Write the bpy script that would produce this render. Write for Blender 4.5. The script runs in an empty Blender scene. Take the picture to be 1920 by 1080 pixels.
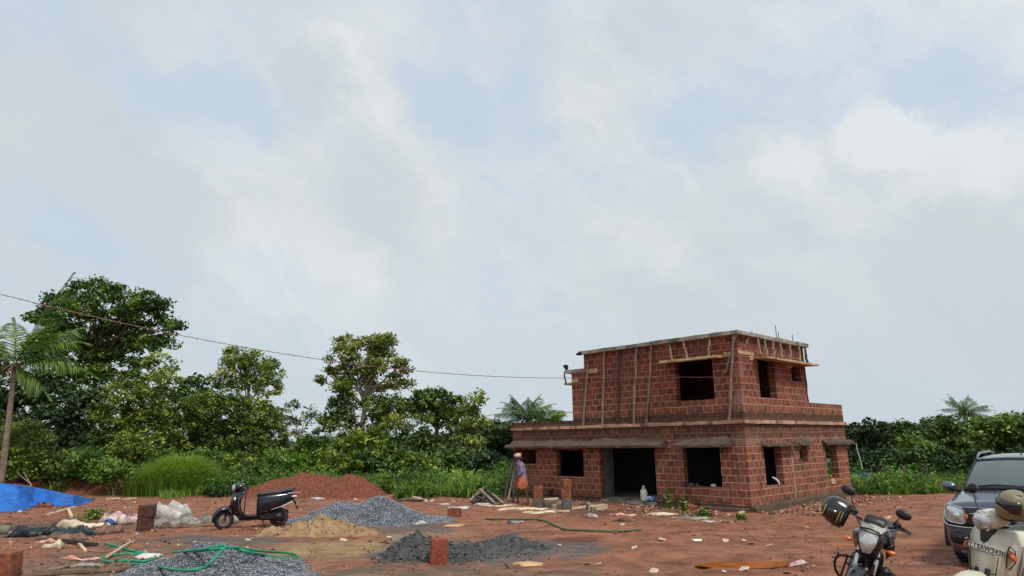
import bpy, math, random
import numpy as np
from mathutils import Vector, Matrix, noise as mnoise

R = math.radians
SC = bpy.context.scene
COL = SC.collection
rng = np.random.default_rng(7)
random.seed(11)

# ---------------------------------------------------------------- camera
FPX, PITCH, ROLL, CAMH = 1256.0, R(12.95), R(0.843), 2.0
cam_d = bpy.data.cameras.new("camera")
cam = bpy.data.objects.new("camera", cam_d)
COL.objects.link(cam)
cam_d.sensor_width = 36.0
cam_d.lens = FPX / 1920 * 36.0
cam_d.clip_start, cam_d.clip_end = 0.1, 12000
cam.matrix_world = Matrix.Translation((0, 0, CAMH)) @ Matrix.Rotation(math.pi / 2 + PITCH, 4, 'X') @ Matrix.Rotation(-ROLL, 4, 'Z')
SC.camera = cam

def ray(x, y):
    U, V = x - 960, 540 - y
    c, s = math.cos(ROLL), math.sin(ROLL)
    u, v = (c * U + s * V) / FPX, (-s * U + c * V) / FPX
    return Vector((u, math.cos(PITCH) - v * math.sin(PITCH), math.sin(PITCH) + v * math.cos(PITCH)))
def at(x, y, Y):
    """the point at distance Y ahead seen at photo pixel x, y"""
    d = ray(x, y)
    return Vector((0, 0, CAMH)) + d * (Y / d.y)

# ---------------------------------------------------------------- view, world, sun
SC.view_settings.view_transform = 'Standard'
SC.view_settings.look = 'None'
SC.view_settings.exposure = 0.0
SC.view_settings.gamma = 1.0
SC.render.engine = 'CYCLES'
SC.cycles.max_bounces = 6
SC.cycles.diffuse_bounces = 3
SC.cycles.glossy_bounces = 3
SC.cycles.transmission_bounces = 4
SC.cycles.use_denoising = True

def srgb(r, g, b):
    f = lambda c: c / 12.92 if c <= 0.04045 else ((c + 0.055) / 1.055) ** 2.4
    return (f(r / 255), f(g / 255), f(b / 255), 1.0)

class NT:
    """small helper around a node tree"""
    def __init__(s, tree): s.t = tree; s.n = tree.nodes; s.l = tree.links
    def new(s, typ, **kw):
        n = s.n.new(typ)
        for k, v in kw.items(): setattr(n, k, v)
        return n
    def put(s, sock, v):
        if isinstance(v, bpy.types.NodeSocket): s.l.new(v, sock)
        else: sock.default_value = v
    def math(s, op, a, b=0.0, c=None, clamp=False):
        n = s.new('ShaderNodeMath', operation=op); n.use_clamp = clamp
        s.put(n.inputs[0], a); s.put(n.inputs[1], b)
        if c is not None: s.put(n.inputs[2], c)
        return n.outputs[0]
    def vec(s, op, a, b=(0, 0, 0)):
        n = s.new('ShaderNodeVectorMath', operation=op)
        s.put(n.inputs[0], a)
        if op == 'SCALE': s.put(n.inputs[3], b)
        else: s.put(n.inputs[1], b)
        return n.outputs['Value'] if op in ('DOT_PRODUCT', 'LENGTH') else n.outputs[0]
    def noise(s, v, scale, detail=4, rough=0.55, dist=0.0):
        n = s.new('ShaderNodeTexNoise'); n.inputs['Scale'].default_value = scale
        n.inputs['Detail'].default_value = detail; n.inputs['Roughness'].default_value = rough
        n.inputs['Distortion'].default_value = dist
        s.l.new(v, n.inputs['Vector'])
        return n.outputs
    def ramp(s, v, a, b, to0=0.0, to1=1.0, smooth=True):
        n = s.new('ShaderNodeMapRange'); n.interpolation_type = 'SMOOTHSTEP' if smooth else 'LINEAR'
        n.clamp = True if not smooth else True
        s.put(n.inputs['Value'], v); n.inputs['From Min'].default_value = a; n.inputs['From Max'].default_value = b
        n.inputs['To Min'].default_value = to0; n.inputs['To Max'].default_value = to1
        return n.outputs[0]
    def mix(s, f, a, b, mode='MIX'):
        n = s.new('ShaderNodeMix', data_type='RGBA', blend_type=mode)
        s.put(n.inputs[0], f); s.put(n.inputs[6], a); s.put(n.inputs[7], b)
        return n.outputs[2]

SUN_EL, SUN_AZ = R(56), R(150)          # azimuth from +Y, clockwise: behind the camera, to its right
SC.world = bpy.data.worlds.new("World")
SC.world.use_nodes = True
wt = NT(SC.world.node_tree); wt.n.clear()
g = wt.new('ShaderNodeTexCoord').outputs['Generated']
sky = wt.new('ShaderNodeTexSky', sky_type='NISHITA')
sky.sun_disc = False; sky.sun_elevation = SUN_EL; sky.sun_rotation = SUN_AZ
sky.dust_density = 2.0; sky.air_density = 1.0
warp = wt.noise(g, 6.5, 9, 0.68)[1]
gw = wt.vec('NORMALIZE', wt.vec('ADD', g, wt.vec('SCALE', wt.vec('SUBTRACT', warp, (0.5, 0.5, 0.5)), 0.16)))
sep = wt.new('ShaderNodeSeparateXYZ'); wt.l.new(gw, sep.inputs[0])
az = wt.math('ARCTAN2', sep.outputs[0], sep.outputs[1])
cmb = wt.new('ShaderNodeCombineXYZ'); wt.put(cmb.inputs[0], az); wt.put(cmb.inputs[1], wt.math('ARCSINE', sep.outputs[2]))
rot = wt.new('ShaderNodeMapping', vector_type='TEXTURE'); rot.inputs['Rotation'].default_value = (0, 0, R(-27)); rot.inputs['Scale'].default_value = (2.3, 1, 1)
wt.l.new(cmb.outputs[0], rot.inputs[0])
cover_n = wt.noise(rot.outputs[0], 5.5, 12, 0.66)[0]
shade_n = wt.noise(rot.outputs[0], 8.5, 12, 0.64, 0.3)[0]
def blobs(lst):
    tot = None
    for x, y, rad, w in lst:
        d = ray(x, y).normalized()
        m = wt.ramp(wt.vec('DOT_PRODUCT', gw, tuple(d)), math.cos(R(rad)), 1.0, 0.0, w)
        tot = m if tot is None else wt.math('ADD', tot, m)
    return tot
# where the sky is open (negative) and where heavy bands of cloud lie
cov_b = blobs([(20, 140, 6, -.30), (240, 190, 5, -.34), (370, 245, 6, -.40), (450, 262, 4, -.22), (810, 205, 5, -.25), (860, 250, 4, -.2),
    (990, 190, 5, -.2), (1250, 215, 5, -.18), (1420, 190, 6, -.18), (1600, 150, 5, -.13), (1800, 200, 6, -.20), (60, 330, 5, -.12),
    (180, 380, 6, -.2), (1330, 250, 4, -.2), (880, 70, 8, -.12), (560, 460, 6, -.14),
    (60, 235, 7, .3), (210, 270, 7, .3), (330, 320, 7, .3), (450, 340, 6, .26), (560, 380, 7, .22), (720, 420, 8, .25),
    (640, 140, 5, .28), (690, 200, 5, .3), (740, 270, 5, .3), (800, 320, 5, .3), (1400, 290, 3, .26), (1480, 310, 3, .3), (1580, 290, 3, .3),
    (1650, 255, 3, .4), (1700, 265, 2.5, .32), (1790, 310, 3, .32), (1880, 300, 4, .3), (1150, 200, 6, .2), (1080, 130, 5, .16),
    (1200, 500, 8, .25), (1750, 440, 8, .22), (1450, 440, 12, .2)])
white_b = blobs([(1650, 248, 3.6, .55), (1700, 262, 3, .35), (1790, 300, 3, .25), (1890, 300, 3, .25), (1480, 300, 4, .28), (690, 190, 4, .12), (1750, 415, 5, .16),
    (1230, 480, 4, .16), (1850, 40, 10, .4), (1550, 60, 8, .2), (300, 250, 3, .2), (640, 115, 3, .2), (480, 510, 6, .12), (640, 545, 5, .12),
    (1770, 492, 5, -.55), (600, 155, 4, -.4), (250, 310, 6, -.25), (700, 360, 6, -.22), (230, 420, 8, -.3), (100, 480, 10, -.2), (1300, 640, 16, -.15), (1880, 640, 14, -.3), (60, 60, 12, -.25)])
fine_n = wt.math('MULTIPLY', wt.math('SUBTRACT', wt.noise(rot.outputs[0], 26.0, 12, 0.7, 0.4)[0], 0.5), 0.42)
cover_n = wt.math('ADD', cover_n, fine_n); shade_n = wt.math('ADD', shade_n, fine_n)
cover = wt.ramp(wt.math('ADD', cover_n, cov_b), 0.10, 0.70)
shade = wt.ramp(wt.math('ADD', shade_n, white_b), 0.15, 0.95)
blue = wt.mix(0.86, wt.vec('SCALE', sky.outputs[0], 0.8), (5.5, 6.95, 8.6, 1))
cloud = wt.mix(shade, (5.85, 6.3, 6.6, 1), (8.3, 8.5, 8.55, 1))
skyc = wt.mix(wt.math('MULTIPLY', cover, 0.95), blue, cloud)
veil = wt.mix(wt.ramp(wt.noise(rot.outputs[0], 14.0, 10, .62)[0], .3, .7), (6.15, 6.95, 7.55, 1), (7.05, 7.55, 7.85, 1))
skyc = wt.mix(0.34, skyc, veil)
low = wt.ramp(sep.outputs[2], 0.02, 0.26, 0.55, 0.0)
skyc = wt.mix(low, skyc, (5.7, 6.45, 6.8, 1))
gnd = wt.ramp(sep.outputs[2], -0.03, 0.0, 1.0, 0.0)
skyc = wt.mix(gnd, skyc, (1.2, 0.9, 0.7, 1))
bg = wt.new('ShaderNodeBackground'); bg.inputs['Strength'].default_value = 0.1
out = wt.new('ShaderNodeOutputWorld')
wt.l.new(skyc, bg.inputs[0]); wt.l.new(bg.outputs[0], out.inputs[0])

sun_d = bpy.data.lights.new("sun", 'SUN'); sun_d.energy = 2.9; sun_d.angle = R(11); sun_d.color = (1.0, 0.95, 0.87)
sun = bpy.data.objects.new("sun", sun_d); COL.objects.link(sun)
sd = Vector((math.sin(SUN_AZ) * math.cos(SUN_EL), math.cos(SUN_AZ) * math.cos(SUN_EL), math.sin(SUN_EL)))
sun.rotation_euler = sd.to_track_quat('Z', 'Y').to_euler()
sun.location = sd * 50

# ---------------------------------------------------------------- ground height
def sstep(a, b, v):
    t = np.clip((v - a) / (b - a), 0, 1)
    return t * t * (3 - 2 * t)
def gz(x, y):
    """smooth ground height: the site is flat and rises gently to the road on the right in front"""
    return 0.40 * sstep(9.5, 3.0, y) * sstep(0.5, 4.5, x)
def gnd(x, y):
    """where photo pixel x, y meets the ground"""
    d = ray(x, y); z = 0.0
    for _ in range(14):
        P = Vector((0, 0, CAMH)) + d * ((z - CAMH) / d.z)
        z = float(gz(P.x, P.y))
    return P
def _hash(ix, iy, seed):
    h = (ix.astype(np.int64) * 374761393 + iy.astype(np.int64) * 668265263 + seed * 974711) & 0x7fffffff
    h = ((h ^ (h >> 13)) * 1274126177) & 0x7fffffff
    return ((h ^ (h >> 16)) & 0xffff) / 65535.0
def vnoise(x, y, seed=0):
    x = np.asarray(x, float); y = np.asarray(y, float)
    ix, iy = np.floor(x), np.floor(y); fx, fy = x - ix, y - iy
    fx = fx * fx * (3 - 2 * fx); fy = fy * fy * (3 - 2 * fy)
    a = _hash(ix, iy, seed); b = _hash(ix + 1, iy, seed); c = _hash(ix, iy + 1, seed); d = _hash(ix + 1, iy + 1, seed)
    return (a * (1 - fx) + b * fx) * (1 - fy) + (c * (1 - fx) + d * fx) * fy - 0.5
def fbm(x, y, seed=0, oct=4, gain=0.5):
    t = 0; a = 1.0
    for o in range(oct):
        t = t + a * vnoise(x * 2 ** o + 17.3 * o, y * 2 ** o - 9.1 * o, seed + o); a *= gain
    return t

# ---------------------------------------------------------------- materials
MATS = {}
def principled(name):
    m = bpy.data.materials.new(name); m.use_nodes = True
    t = NT(m.node_tree); t.n.clear()
    b = t.new('ShaderNodeBsdfPrincipled'); o = t.new('ShaderNodeOutputMaterial')
    t.l.new(b.outputs[0], o.inputs[0])
    return m, t, b
def mat(name, col, rough=0.6, metal=0.0, var=0.25, scale=6.0, bump=0.0, bscale=None, dust=0.0, coat=0.0, col2=None, spec=0.5):
    """a plain surface with uneven colour, optional red dust and bump"""
    if name in MATS: return MATS[name]
    m, t, b = principled(name)
    co = t.new('ShaderNodeTexCoord').outputs['Object']
    n = t.noise(co, scale, 6, 0.6)[0]
    c1 = tuple(min(1, c * (1 - var)) for c in col[:3]) + (1,)
    c2 = col2 if col2 else tuple(min(1, c * (1 + var)) for c in col[:3]) + (1,)
    c = t.mix(t.ramp(n, 0.3, 0.7), c1, c2)
    if dust:
        n2 = t.noise(co, scale * 0.6, 8, 0.7)[0]
        c = t.mix(t.ramp(n2, 0.75 - dust * 0.5, 0.95 - dust * 0.3), c, srgb(140, 100, 80))
        t.l.new(t.ramp(n2, 0.4, 0.8, rough, min(1, rough + 0.35)), b.inputs['Roughness'])
    else:
        b.inputs['Roughness'].default_value = rough
    t.l.new(c, b.inputs['Base Color'])
    b.inputs['Metallic'].default_value = metal
    b.inputs['Coat Weight'].default_value = coat
    b.inputs['Coat Roughness'].default_value = 0.08
    b.inputs['Specular IOR Level'].default_value = spec
    if bump:
        bn = t.new('ShaderNodeBump'); bn.inputs['Strength'].default_value = 1.0; bn.inputs['Distance'].default_value = bump
        t.l.new(t.noise(co, bscale or scale * 3, 6, 0.6)[0], bn.inputs['Height'])
        t.l.new(bn.outputs[0], b.inputs['Normal'])
    MATS[name] = m
    return m
def leaf_mat(name, dark, mid, light, trans=0.25):
    m, t, b = principled(name)
    a = t.new('ShaderNodeAttribute', attribute_name='tint')
    r = t.new('ShaderNodeValToRGB'); e = r.color_ramp.elements
    e[0].color = dark; e[1].color = light; e[0].position = 0.08; e[1].position = 0.95
    k = e.new(0.5); k.color = mid
    t.l.new(a.outputs['Fac'], r.inputs[0])
    t.l.new(r.outputs[0], b.inputs['Base Color']); b.inputs['Roughness'].default_value = 0.55
    b.inputs['Specular IOR Level'].default_value = 0.35
    tr = t.new('ShaderNodeBsdfTranslucent'); t.l.new(t.mix(1.0, r.outputs[0], (1.0, 1.15, 0.5, 1), 'MULTIPLY'), tr.inputs[0])
    mx = t.new('ShaderNodeMixShader'); mx.inputs[0].default_value = trans
    t.l.new(b.outputs[0], mx.inputs[1]); t.l.new(tr.outputs[0], mx.inputs[2])
    o = [n for n in t.n if n.type == 'OUTPUT_MATERIAL'][0]
    t.l.new(mx.outputs[0], o.inputs[0])
    MATS[name] = m
    return m

# ---------------------------------------------------------------- objects and tags
def tag(o, label=None, cat=None, group=None, kind=None):
    if label: o['label'] = label
    if cat: o['category'] = cat
    if group: o['group'] = group
    if kind: o['kind'] = kind
    return o
def thing(name, label, cat, loc=(0, 0, 0), rotz=0.0, group=None, rot=None, scale=1.0):
    o = bpy.data.objects.new(name, None); COL.objects.link(o)
    o.empty_display_size = 0.2
    o.location = loc; o.rotation_euler = rot if rot else (0, 0, rotz); o.scale = (scale,) * 3
    return tag(o, label, cat, group)
def copy_tree(o, parent=None):
    c = o.copy(); COL.objects.link(c); c.parent = parent
    for ch in [q for q in o.children]: copy_tree(ch, c)
    return c

class MB:
    """collects shapes and links them as ONE mesh object"""
    def __init__(s): s.v = []; s.f = []; s.M = Matrix.Identity(4)
    def add(s, vs, fs):
        b = len(s.v)
        s.v += [tuple(s.M @ Vector(p)) for p in vs]
        s.f += [tuple(b + i for i in f) for f in fs]
        return s
    def box(s, c, d, rot=None, taper=1.0, bev=0.0):
        hx, hy, hz = d[0] / 2, d[1] / 2, d[2] / 2
        m = Matrix.Translation(c) @ (rot.to_4x4() if rot else Matrix.Identity(4))
        if bev <= 0:
            vs = [m @ Vector((sx * hx * (taper if sz > 0 else 1), sy * hy * (taper if sz > 0 else 1), sz * hz)) for sz in (-1, 1) for sx, sy in ((-1, -1), (1, -1), (1, 1), (-1, 1))]
            return s.add(vs, [(3, 2, 1, 0), (4, 5, 6, 7), (0, 1, 5, 4), (1, 2, 6, 5), (2, 3, 7, 6), (3, 0, 4, 7)])
        bev = min(bev, hx * .9, hy * .9, hz * .9)
        rings = []
        for z, k in ((-hz, bev), (-hz + bev, 0), (hz - bev, 0), (hz, bev)):
            q = []
            tp = taper if z > 0 else 1
            for sx, sy in ((-1, -1), (1, -1), (1, 1), (-1, 1)):
                X, Y = (hx - k) * tp, (hy - k) * tp
                a, b2 = (sx * X, sy * (Y - bev)), (sx * (X - bev), sy * Y)
                q += [a, b2] if sx * sy < 0 else [b2, a]
            # order counter-clockwise
            q = sorted(q, key=lambda p: math.atan2(p[1] / max(Y, 1e-6), p[0] / max(X, 1e-6)))
            rings.append([m @ Vector((p[0], p[1], z)) for p in q])
        return s.loft(rings, closed=True, caps=True)
    def loft(s, rings, closed=True, caps=True):
        n = len(rings[0]); vs = [p for r in rings for p in r]; fs = []
        for i in range(len(rings) - 1):
            for j in range(n if closed else n - 1):
                k = (j + 1) % n
                fs.append((i * n + j, i * n + k, (i + 1) * n + k, (i + 1) * n + j))
        if caps and closed:
            fs.append(tuple(range(n - 1, -1, -1))); b = (len(rings) - 1) * n
            fs.append(tuple(b + j for j in range(n)))
        return s.add(vs, fs)
    def tube(s, pts, rad, n=8, caps=True, flat=1.0):
        pts = [Vector(p) for p in pts]
        rad = rad if isinstance(rad, (list, tuple)) else [rad] * len(pts)
        rings = []; up = None
        for i, p in enumerate(pts):
            t = (pts[min(i + 1, len(pts) - 1)] - pts[max(i - 1, 0)]).normalized()
            if up is None:
                up = Vector((0, 0, 1)) if abs(t.z) < 0.9 else Vector((1, 0, 0))
            a = t.cross(up)
            if a.length < 1e-4: a = t.cross(Vector((0, 1, 0.3)))
            a.normalize(); b = a.cross(t).normalized(); up = b
            rings.append([p + (a * math.cos(2 * math.pi * k / n) + b * math.sin(2 * math.pi * k / n) * flat) * rad[i] for k in range(n)])
        return s.loft(rings, True, caps)
    def lathe(s, prof, c=(0, 0, 0), axis='Z', n=20, sweep=2 * math.pi, start=0.0, caps=False):
        """prof: (radius, height along the axis)"""
        rings = []
        full = sweep > 6.28
        for k in range(n if full else n + 1):
            a = start + sweep * k / n; ca, sa = math.cos(a), math.sin(a); q = []
            for r_, h in prof:
                if axis == 'Z': p = (r_ * ca, r_ * sa, h)
                elif axis == 'Y': p = (r_ * ca, h, r_ * sa)
                else: p = (h, r_ * ca, r_ * sa)
                q.append(Vector(p) + Vector(c))
            rings.append(q)
        if full: rings.append(rings[0])
        n2 = len(prof); vs = [p for r_ in rings for p in r_]; fs = []
        for i in range(len(rings) - 1):
            for j in range(n2 - 1):
                fs.append((i * n2 + j, (i + 1) * n2 + j, (i + 1) * n2 + j + 1, i * n2 + j + 1))
        return s.add(vs, fs)
    def ball(s, c, r, n=14, m=9, rot=None):
        r = r if isinstance(r, (tuple, list)) else (r, r, r)
        M3 = rot if rot else Matrix.Identity(3)
        c = Vector(c); vs = [c + M3 @ Vector((0, 0, -r[2]))]; fs = []
        for i in range(1, m):
            ph = -math.pi / 2 + math.pi * i / m
            for j in range(n):
                a = 2 * math.pi * j / n
                vs.append(c + M3 @ Vector((r[0] * math.cos(ph) * math.cos(a), r[1] * math.cos(ph) * math.sin(a), r[2] * math.sin(ph))))
        vs.append(c + M3 @ Vector((0, 0, r[2]))); last = len(vs) - 1
        for j in range(n): fs.append((0, 1 + (j + 1) % n, 1 + j))
        for i in range(m - 2):
            for j in range(n):
                a, b = 1 + i * n + j, 1 + i * n + (j + 1) % n
                fs.append((a, b, b + n, a + n))
        for j in range(n): fs.append((1 + (m - 2) * n + j, 1 + (m - 2) * n + (j + 1) % n, last))
        return s.add(vs, fs)
    def grid(s, P):
        """P: rows of points"""
        n = len(P[0]); vs = [p for r in P for p in r]
        fs = [(i * n + j, i * n + j + 1, (i + 1) * n + j + 1, (i + 1) * n + j) for i in range(len(P) - 1) for j in range(n - 1)]
        return s.add(vs, fs)
    def poly(s, pts, thick, nrm):
        """a flat outline with a thickness along nrm"""
        nrm = Vector(nrm) * thick; n = len(pts)
        pts = [Vector(p) for p in pts]
        return s.add(pts + [p + nrm for p in pts], [tuple(range(n - 1, -1, -1)), tuple(range(n, 2 * n))] + [(i, (i + 1) % n, n + (i + 1) % n, n + i) for i in range(n)])
    def mesh(s, name):
        me = bpy.data.meshes.new(name); me.from_pydata(s.v, [], s.f); me.validate(); return me
    def build(s, name, m, parent=None, smooth=40, solid=0.0, sub=0, bevel=0.0):
        me = s.mesh(name); me.materials.append(m)
        if smooth:
            me.shade_smooth(); me.set_sharp_from_angle(angle=R(smooth))
        o = bpy.data.objects.new(name, me); COL.objects.link(o)
        if parent: o.parent = parent
        if bevel:
            k = o.modifiers.new('bevel', 'BEVEL'); k.width = bevel; k.segments = 2; k.limit_method = 'ANGLE'; k.angle_limit = R(35)
        if sub:
            k = o.modifiers.new('sub', 'SUBSURF'); k.levels = sub; k.render_levels = sub
        if solid:
            k = o.modifiers.new('solid', 'SOLIDIFY'); k.thickness = solid; k.offset = 0
        return o
    def single(s, name, m, label, cat, group=None, kind=None, **kw):
        """a top-level thing of one mesh; its origin at its base"""
        v = np.array(s.v); c = (v.max(0) + v.min(0)) / 2; c[2] = v[:, 2].min()
        s.v = [tuple(p) for p in (v - c)]
        o = s.build(name, m, None, **kw); o.location = c
        return tag(o, label, cat, group, kind)

def raw_mesh(name, V, F, m, parent=None, tint=None, smooth=False):
    """fast numpy mesh; F has rows of equal length"""
    me = bpy.data.meshes.new(name); V = np.asarray(V, np.float32); F = np.asarray(F, np.int32); k = F.shape[1]
    me.vertices.add(len(V)); me.vertices.foreach_set('co', V.ravel())
    me.loops.add(F.size); me.loops.foreach_set('vertex_index', F.ravel())
    me.polygons.add(len(F)); me.polygons.foreach_set('loop_start', np.arange(0, F.size, k, dtype=np.int32))
    me.polygons.foreach_set('loop_total', np.full(len(F), k, np.int32))
    if smooth: me.polygons.foreach_set('use_smooth', np.ones(len(F), bool))
    me.update(calc_edges=True)
    if tint is not None:
        a = me.attributes.new('tint', 'FLOAT', 'FACE'); a.data.foreach_set('value', np.asarray(tint, np.float32))
    me.materials.append(m)
    o = bpy.data.objects.new(name, me); COL.objects.link(o)
    if parent: o.parent = parent
    return o

def quads_at(P, size, up=0.35, aspect=0.42, droop=0.0):
    """one leaf-shaped quad at every point"""
    n = len(P)
    N = rng.normal(size=(n, 3)); N[:, 2] = np.abs(N[:, 2]) + up; N /= np.linalg.norm(N, axis=1)[:, None]
    T = rng.normal(size=(n, 3)); T[:, 2] -= droop; T -= N * (T * N).sum(1)[:, None]; T /= np.linalg.norm(T, axis=1)[:, None] + 1e-9
    B = np.cross(N, T); s = np.asarray(size).reshape(-1, 1)
    V = np.stack([P + T * s, P + B * s * aspect + N * s * .08, P - T * s, P - B * s * aspect + N * s * .08], 1).reshape(-1, 3)
    return V, np.arange(4 * n).reshape(n, 4)

def crown_points(blobs, leaf, dens=1.0, clump=0.55, hollow=0.55):
    dens = dens * 1.9
    """leaf positions, tints: clumps spread through a set of ellipsoids (centre, radii)"""
    Ps, Ts = [], []
    for c, r in blobs:
        c = np.array(c); r = np.array(r); rm = (r[0] * r[2]) ** .5
        nc = max(5, int(dens * 9 * rm ** 2 / clump ** 2 * .42))
        d = rng.normal(size=(nc, 3)); d /= np.linalg.norm(d, axis=1)[:, None]
        d[:, 2] = np.where(d[:, 2] < -.45, -d[:, 2], d[:, 2])
        rad = hollow + (1.06 - hollow) * rng.random(nc) ** .6
        cc = c + d * r * rad[:, None]
        ct = rng.random(nc)
        nl = int(max(10, 0.95 * clump ** 2 / (leaf ** 2 * .84) * 2.2))
        q = rng.normal(size=(nc, nl, 3)); q /= np.linalg.norm(q, axis=2)[..., None]
        q *= (rng.random((nc, nl, 1)) ** .45)
        cs = clump * (0.55 + 0.8 * rng.random((nc, 1, 1)))
        q *= cs * np.array([1, 1, .62])
        p = cc[:, None, :] + q
        Ps.append(p.reshape(-1, 3)); Ts.append((ct[:, None] * .55 + rng.random((nc, nl)) * .45).ravel())
    return np.concatenate(Ps), np.concatenate(Ts)

# ================================================================ THE SETTING: ground
PUD = [(gnd(1395, 1055), 1.0, 0.20), (gnd(1085, 1010), 0.5, 0.22), (gnd(1340, 1052), .3, .22), (gnd(1440, 1058), .45, .16)]
def ground_z(x, y):
    z = gz(x, y) + 0.055 * fbm(x * .5, y * .5, 3, 3) + 0.045 * fbm(x * 2.2, y * 2.2, 9, 4, .6) + 0.012 * np.abs(fbm(x * 9, y * 9, 21, 2))
    # wheel ruts curving in from the right
    for k in (0.0, 1.5):
        d = np.abs(y - (14.6 + k - 0.05 * (x - 8) ** 2 * .4))
        z = z - 0.035 * np.exp(-(d / .16) ** 2) * sstep(1, 4, x)
    for P, rx, ry in PUD[:1]:
        q = np.exp(-(((x - P.x) / (rx * 1.25)) ** 4 + ((y - P.y) / (ry * 1.9)) ** 4))
        z = z * (1 - q) + q * (-0.085 + 0.06 * fbm(x * 2.5, y * 2.5, 5, 3))
    return z
def axis(lo, hi, step, far):
    a = list(np.arange(lo, hi, step)); s = step; v = a[-1]
    while v < far: s *= 1.35; v += s; a.append(v)
    s = step; v = a[0]; b = []
    while v > -far: s *= 1.35; v -= s; b.append(v)
    return np.array(b[::-1] + a)
gx, gy = axis(-17, 13, .075, 4000), axis(3.5, 30, .075, 4000)
GX, GY = np.meshgrid(gx, gy)
GZ = ground_z(GX, GY)
nx, ny = len(gx), len(gy)
i = np.arange(nx * ny).reshape(ny, nx)
Fq = np.stack([i[:-1, :-1], i[:-1, 1:], i[1:, 1:], i[1:, :-1]], -1).reshape(-1, 4)

gm, t, b = principled('red_laterite_soil')
co = t.new('ShaderNodeTexCoord').outputs['Object']
n1 = t.noise(co, 0.35, 6, .6)[0]; n2 = t.noise(co, 2.2, 8, .65)[0]; n3 = t.noise(co, 14, 6, .7)[0]; n4 = t.noise(co, 60, 3, .6)[0]
vo = t.new('ShaderNodeTexVoronoi', feature='F1'); vo.inputs['Scale'].default_value = 26; t.l.new(co, vo.inputs['Vector'])
soil = t.mix(t.ramp(n1, .35, .65), srgb(120, 76, 55), srgb(146, 95, 68))
soil = t.mix(t.ramp(n2, .32, .68), t.mix(.5, soil, srgb(92, 60, 48)), t.mix(.45, soil, srgb(168, 116, 90)))
def patch(base, col, px, py, rx, ry, rot=0.0, edge=.5, amt=1.0, ns=1.1):
    P = gnd(px, py)
    mp = t.new('ShaderNodeMapping', vector_type='TEXTURE'); mp.inputs['Location'].default_value = (P.x, P.y, 0)
    mp.inputs['Rotation'].default_value = (0, 0, rot); mp.inputs['Scale'].default_value = (rx, ry, 1000)
    t.l.new(co, mp.inputs[0])
    d = t.vec('LENGTH', mp.outputs[0])
    d = t.math('ADD', d, t.math('MULTIPLY', t.math('SUBTRACT', t.noise(co, ns, 7, .62)[0], .5), 1.3))
    return t.mix(t.ramp(d, 1.0 - edge, 1.0, amt, 0.0), base, col)
grey = t.mix(t.ramp(n3, .3, .7), srgb(66, 64, 63), srgb(104, 100, 96))
dun = t.mix(t.ramp(n2, .3, .7), srgb(84, 70, 57), srgb(122, 102, 82))
tan = t.mix(t.ramp(n2, .3, .7), srgb(122, 98, 66), srgb(164, 136, 95))
rubb = t.mix(t.ramp(n3, .35, .65), srgb(60, 46, 38), srgb(122, 92, 70))
soil = patch(soil, dun, 330, 1050, 4.4, 3.2, edge=.7, amt=.9)
soil = patch(soil, rubb, 130, 985, 4.2, 3.2, edge=.7, amt=.92)
soil = patch(soil, dun, 760, 1085, 4.5, 1.2, edge=.6, amt=.85)
soil = patch(soil, tan, 650, 1028, 2.1, 1.5, rot=.2, edge=.55, amt=.95)
soil = patch(soil, tan, 760, 1000, 2.0, .8, edge=.55, amt=.6)
soil = patch(soil, grey, 390, 1015, 2.4, .9, edge=.6, amt=.8)
soil = patch(soil, grey, 900, 1035, 2.55, 2.0, edge=.5, amt=.97)
soil = patch(soil, grey, 1050, 1025, 1.3, 1.4, edge=.6, amt=.85)
soil = patch(soil, grey, 740, 990, 2.2, 1.3, edge=.5, amt=.75)
soil = patch(soil, grey, 400, 1090, 2.6, 1.3, edge=.5, amt=.8)
soil = patch(soil, rubb, 1180, 962, 4.2, 1.3, rot=-.5, edge=.6, amt=.75)
soil = patch(soil, srgb(96, 48, 34), 1080, 1011, .8, .4, edge=.5, amt=.8)
soil = patch(soil, srgb(84, 52, 40), 1395, 1056, 1.5, .55, edge=.6, amt=.8)
st_ = t.noise(t.vec('MULTIPLY', co, (.35, 2.4, 1)), 1.0, 7, .65)[0]
soil = t.mix(t.ramp(st_, .50, .66, 0, .5), soil, t.mix(1.0, soil, (.66, .62, .62, 1), 'MULTIPLY'))
soil = t.mix(t.ramp(st_, .46, .34, 0, .35), soil, srgb(176, 128, 104))
sx_ = t.new('ShaderNodeSeparateXYZ'); t.l.new(co, sx_.inputs[0])
crv = t.math('ADD', sx_.outputs[1], t.math('MULTIPLY', t.math('POWER', t.math('SUBTRACT', sx_.outputs[0], 8.0), 2.0), .02))
for k_ in (14.6, 16.1, 11.4, 12.7):
    dd = t.math('ADD', t.math('ABSOLUTE', t.math('SUBTRACT', crv, k_)), t.math('MULTIPLY', t.math('SUBTRACT', n2, .5), .5))
    soil = t.mix(t.math('MULTIPLY', t.ramp(dd, .10, .26, .5, 0), t.ramp(sx_.outputs[0], .5, 3.0)), soil, t.mix(1.0, soil, (.60, .56, .55, 1), 'MULTIPLY'))
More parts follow.
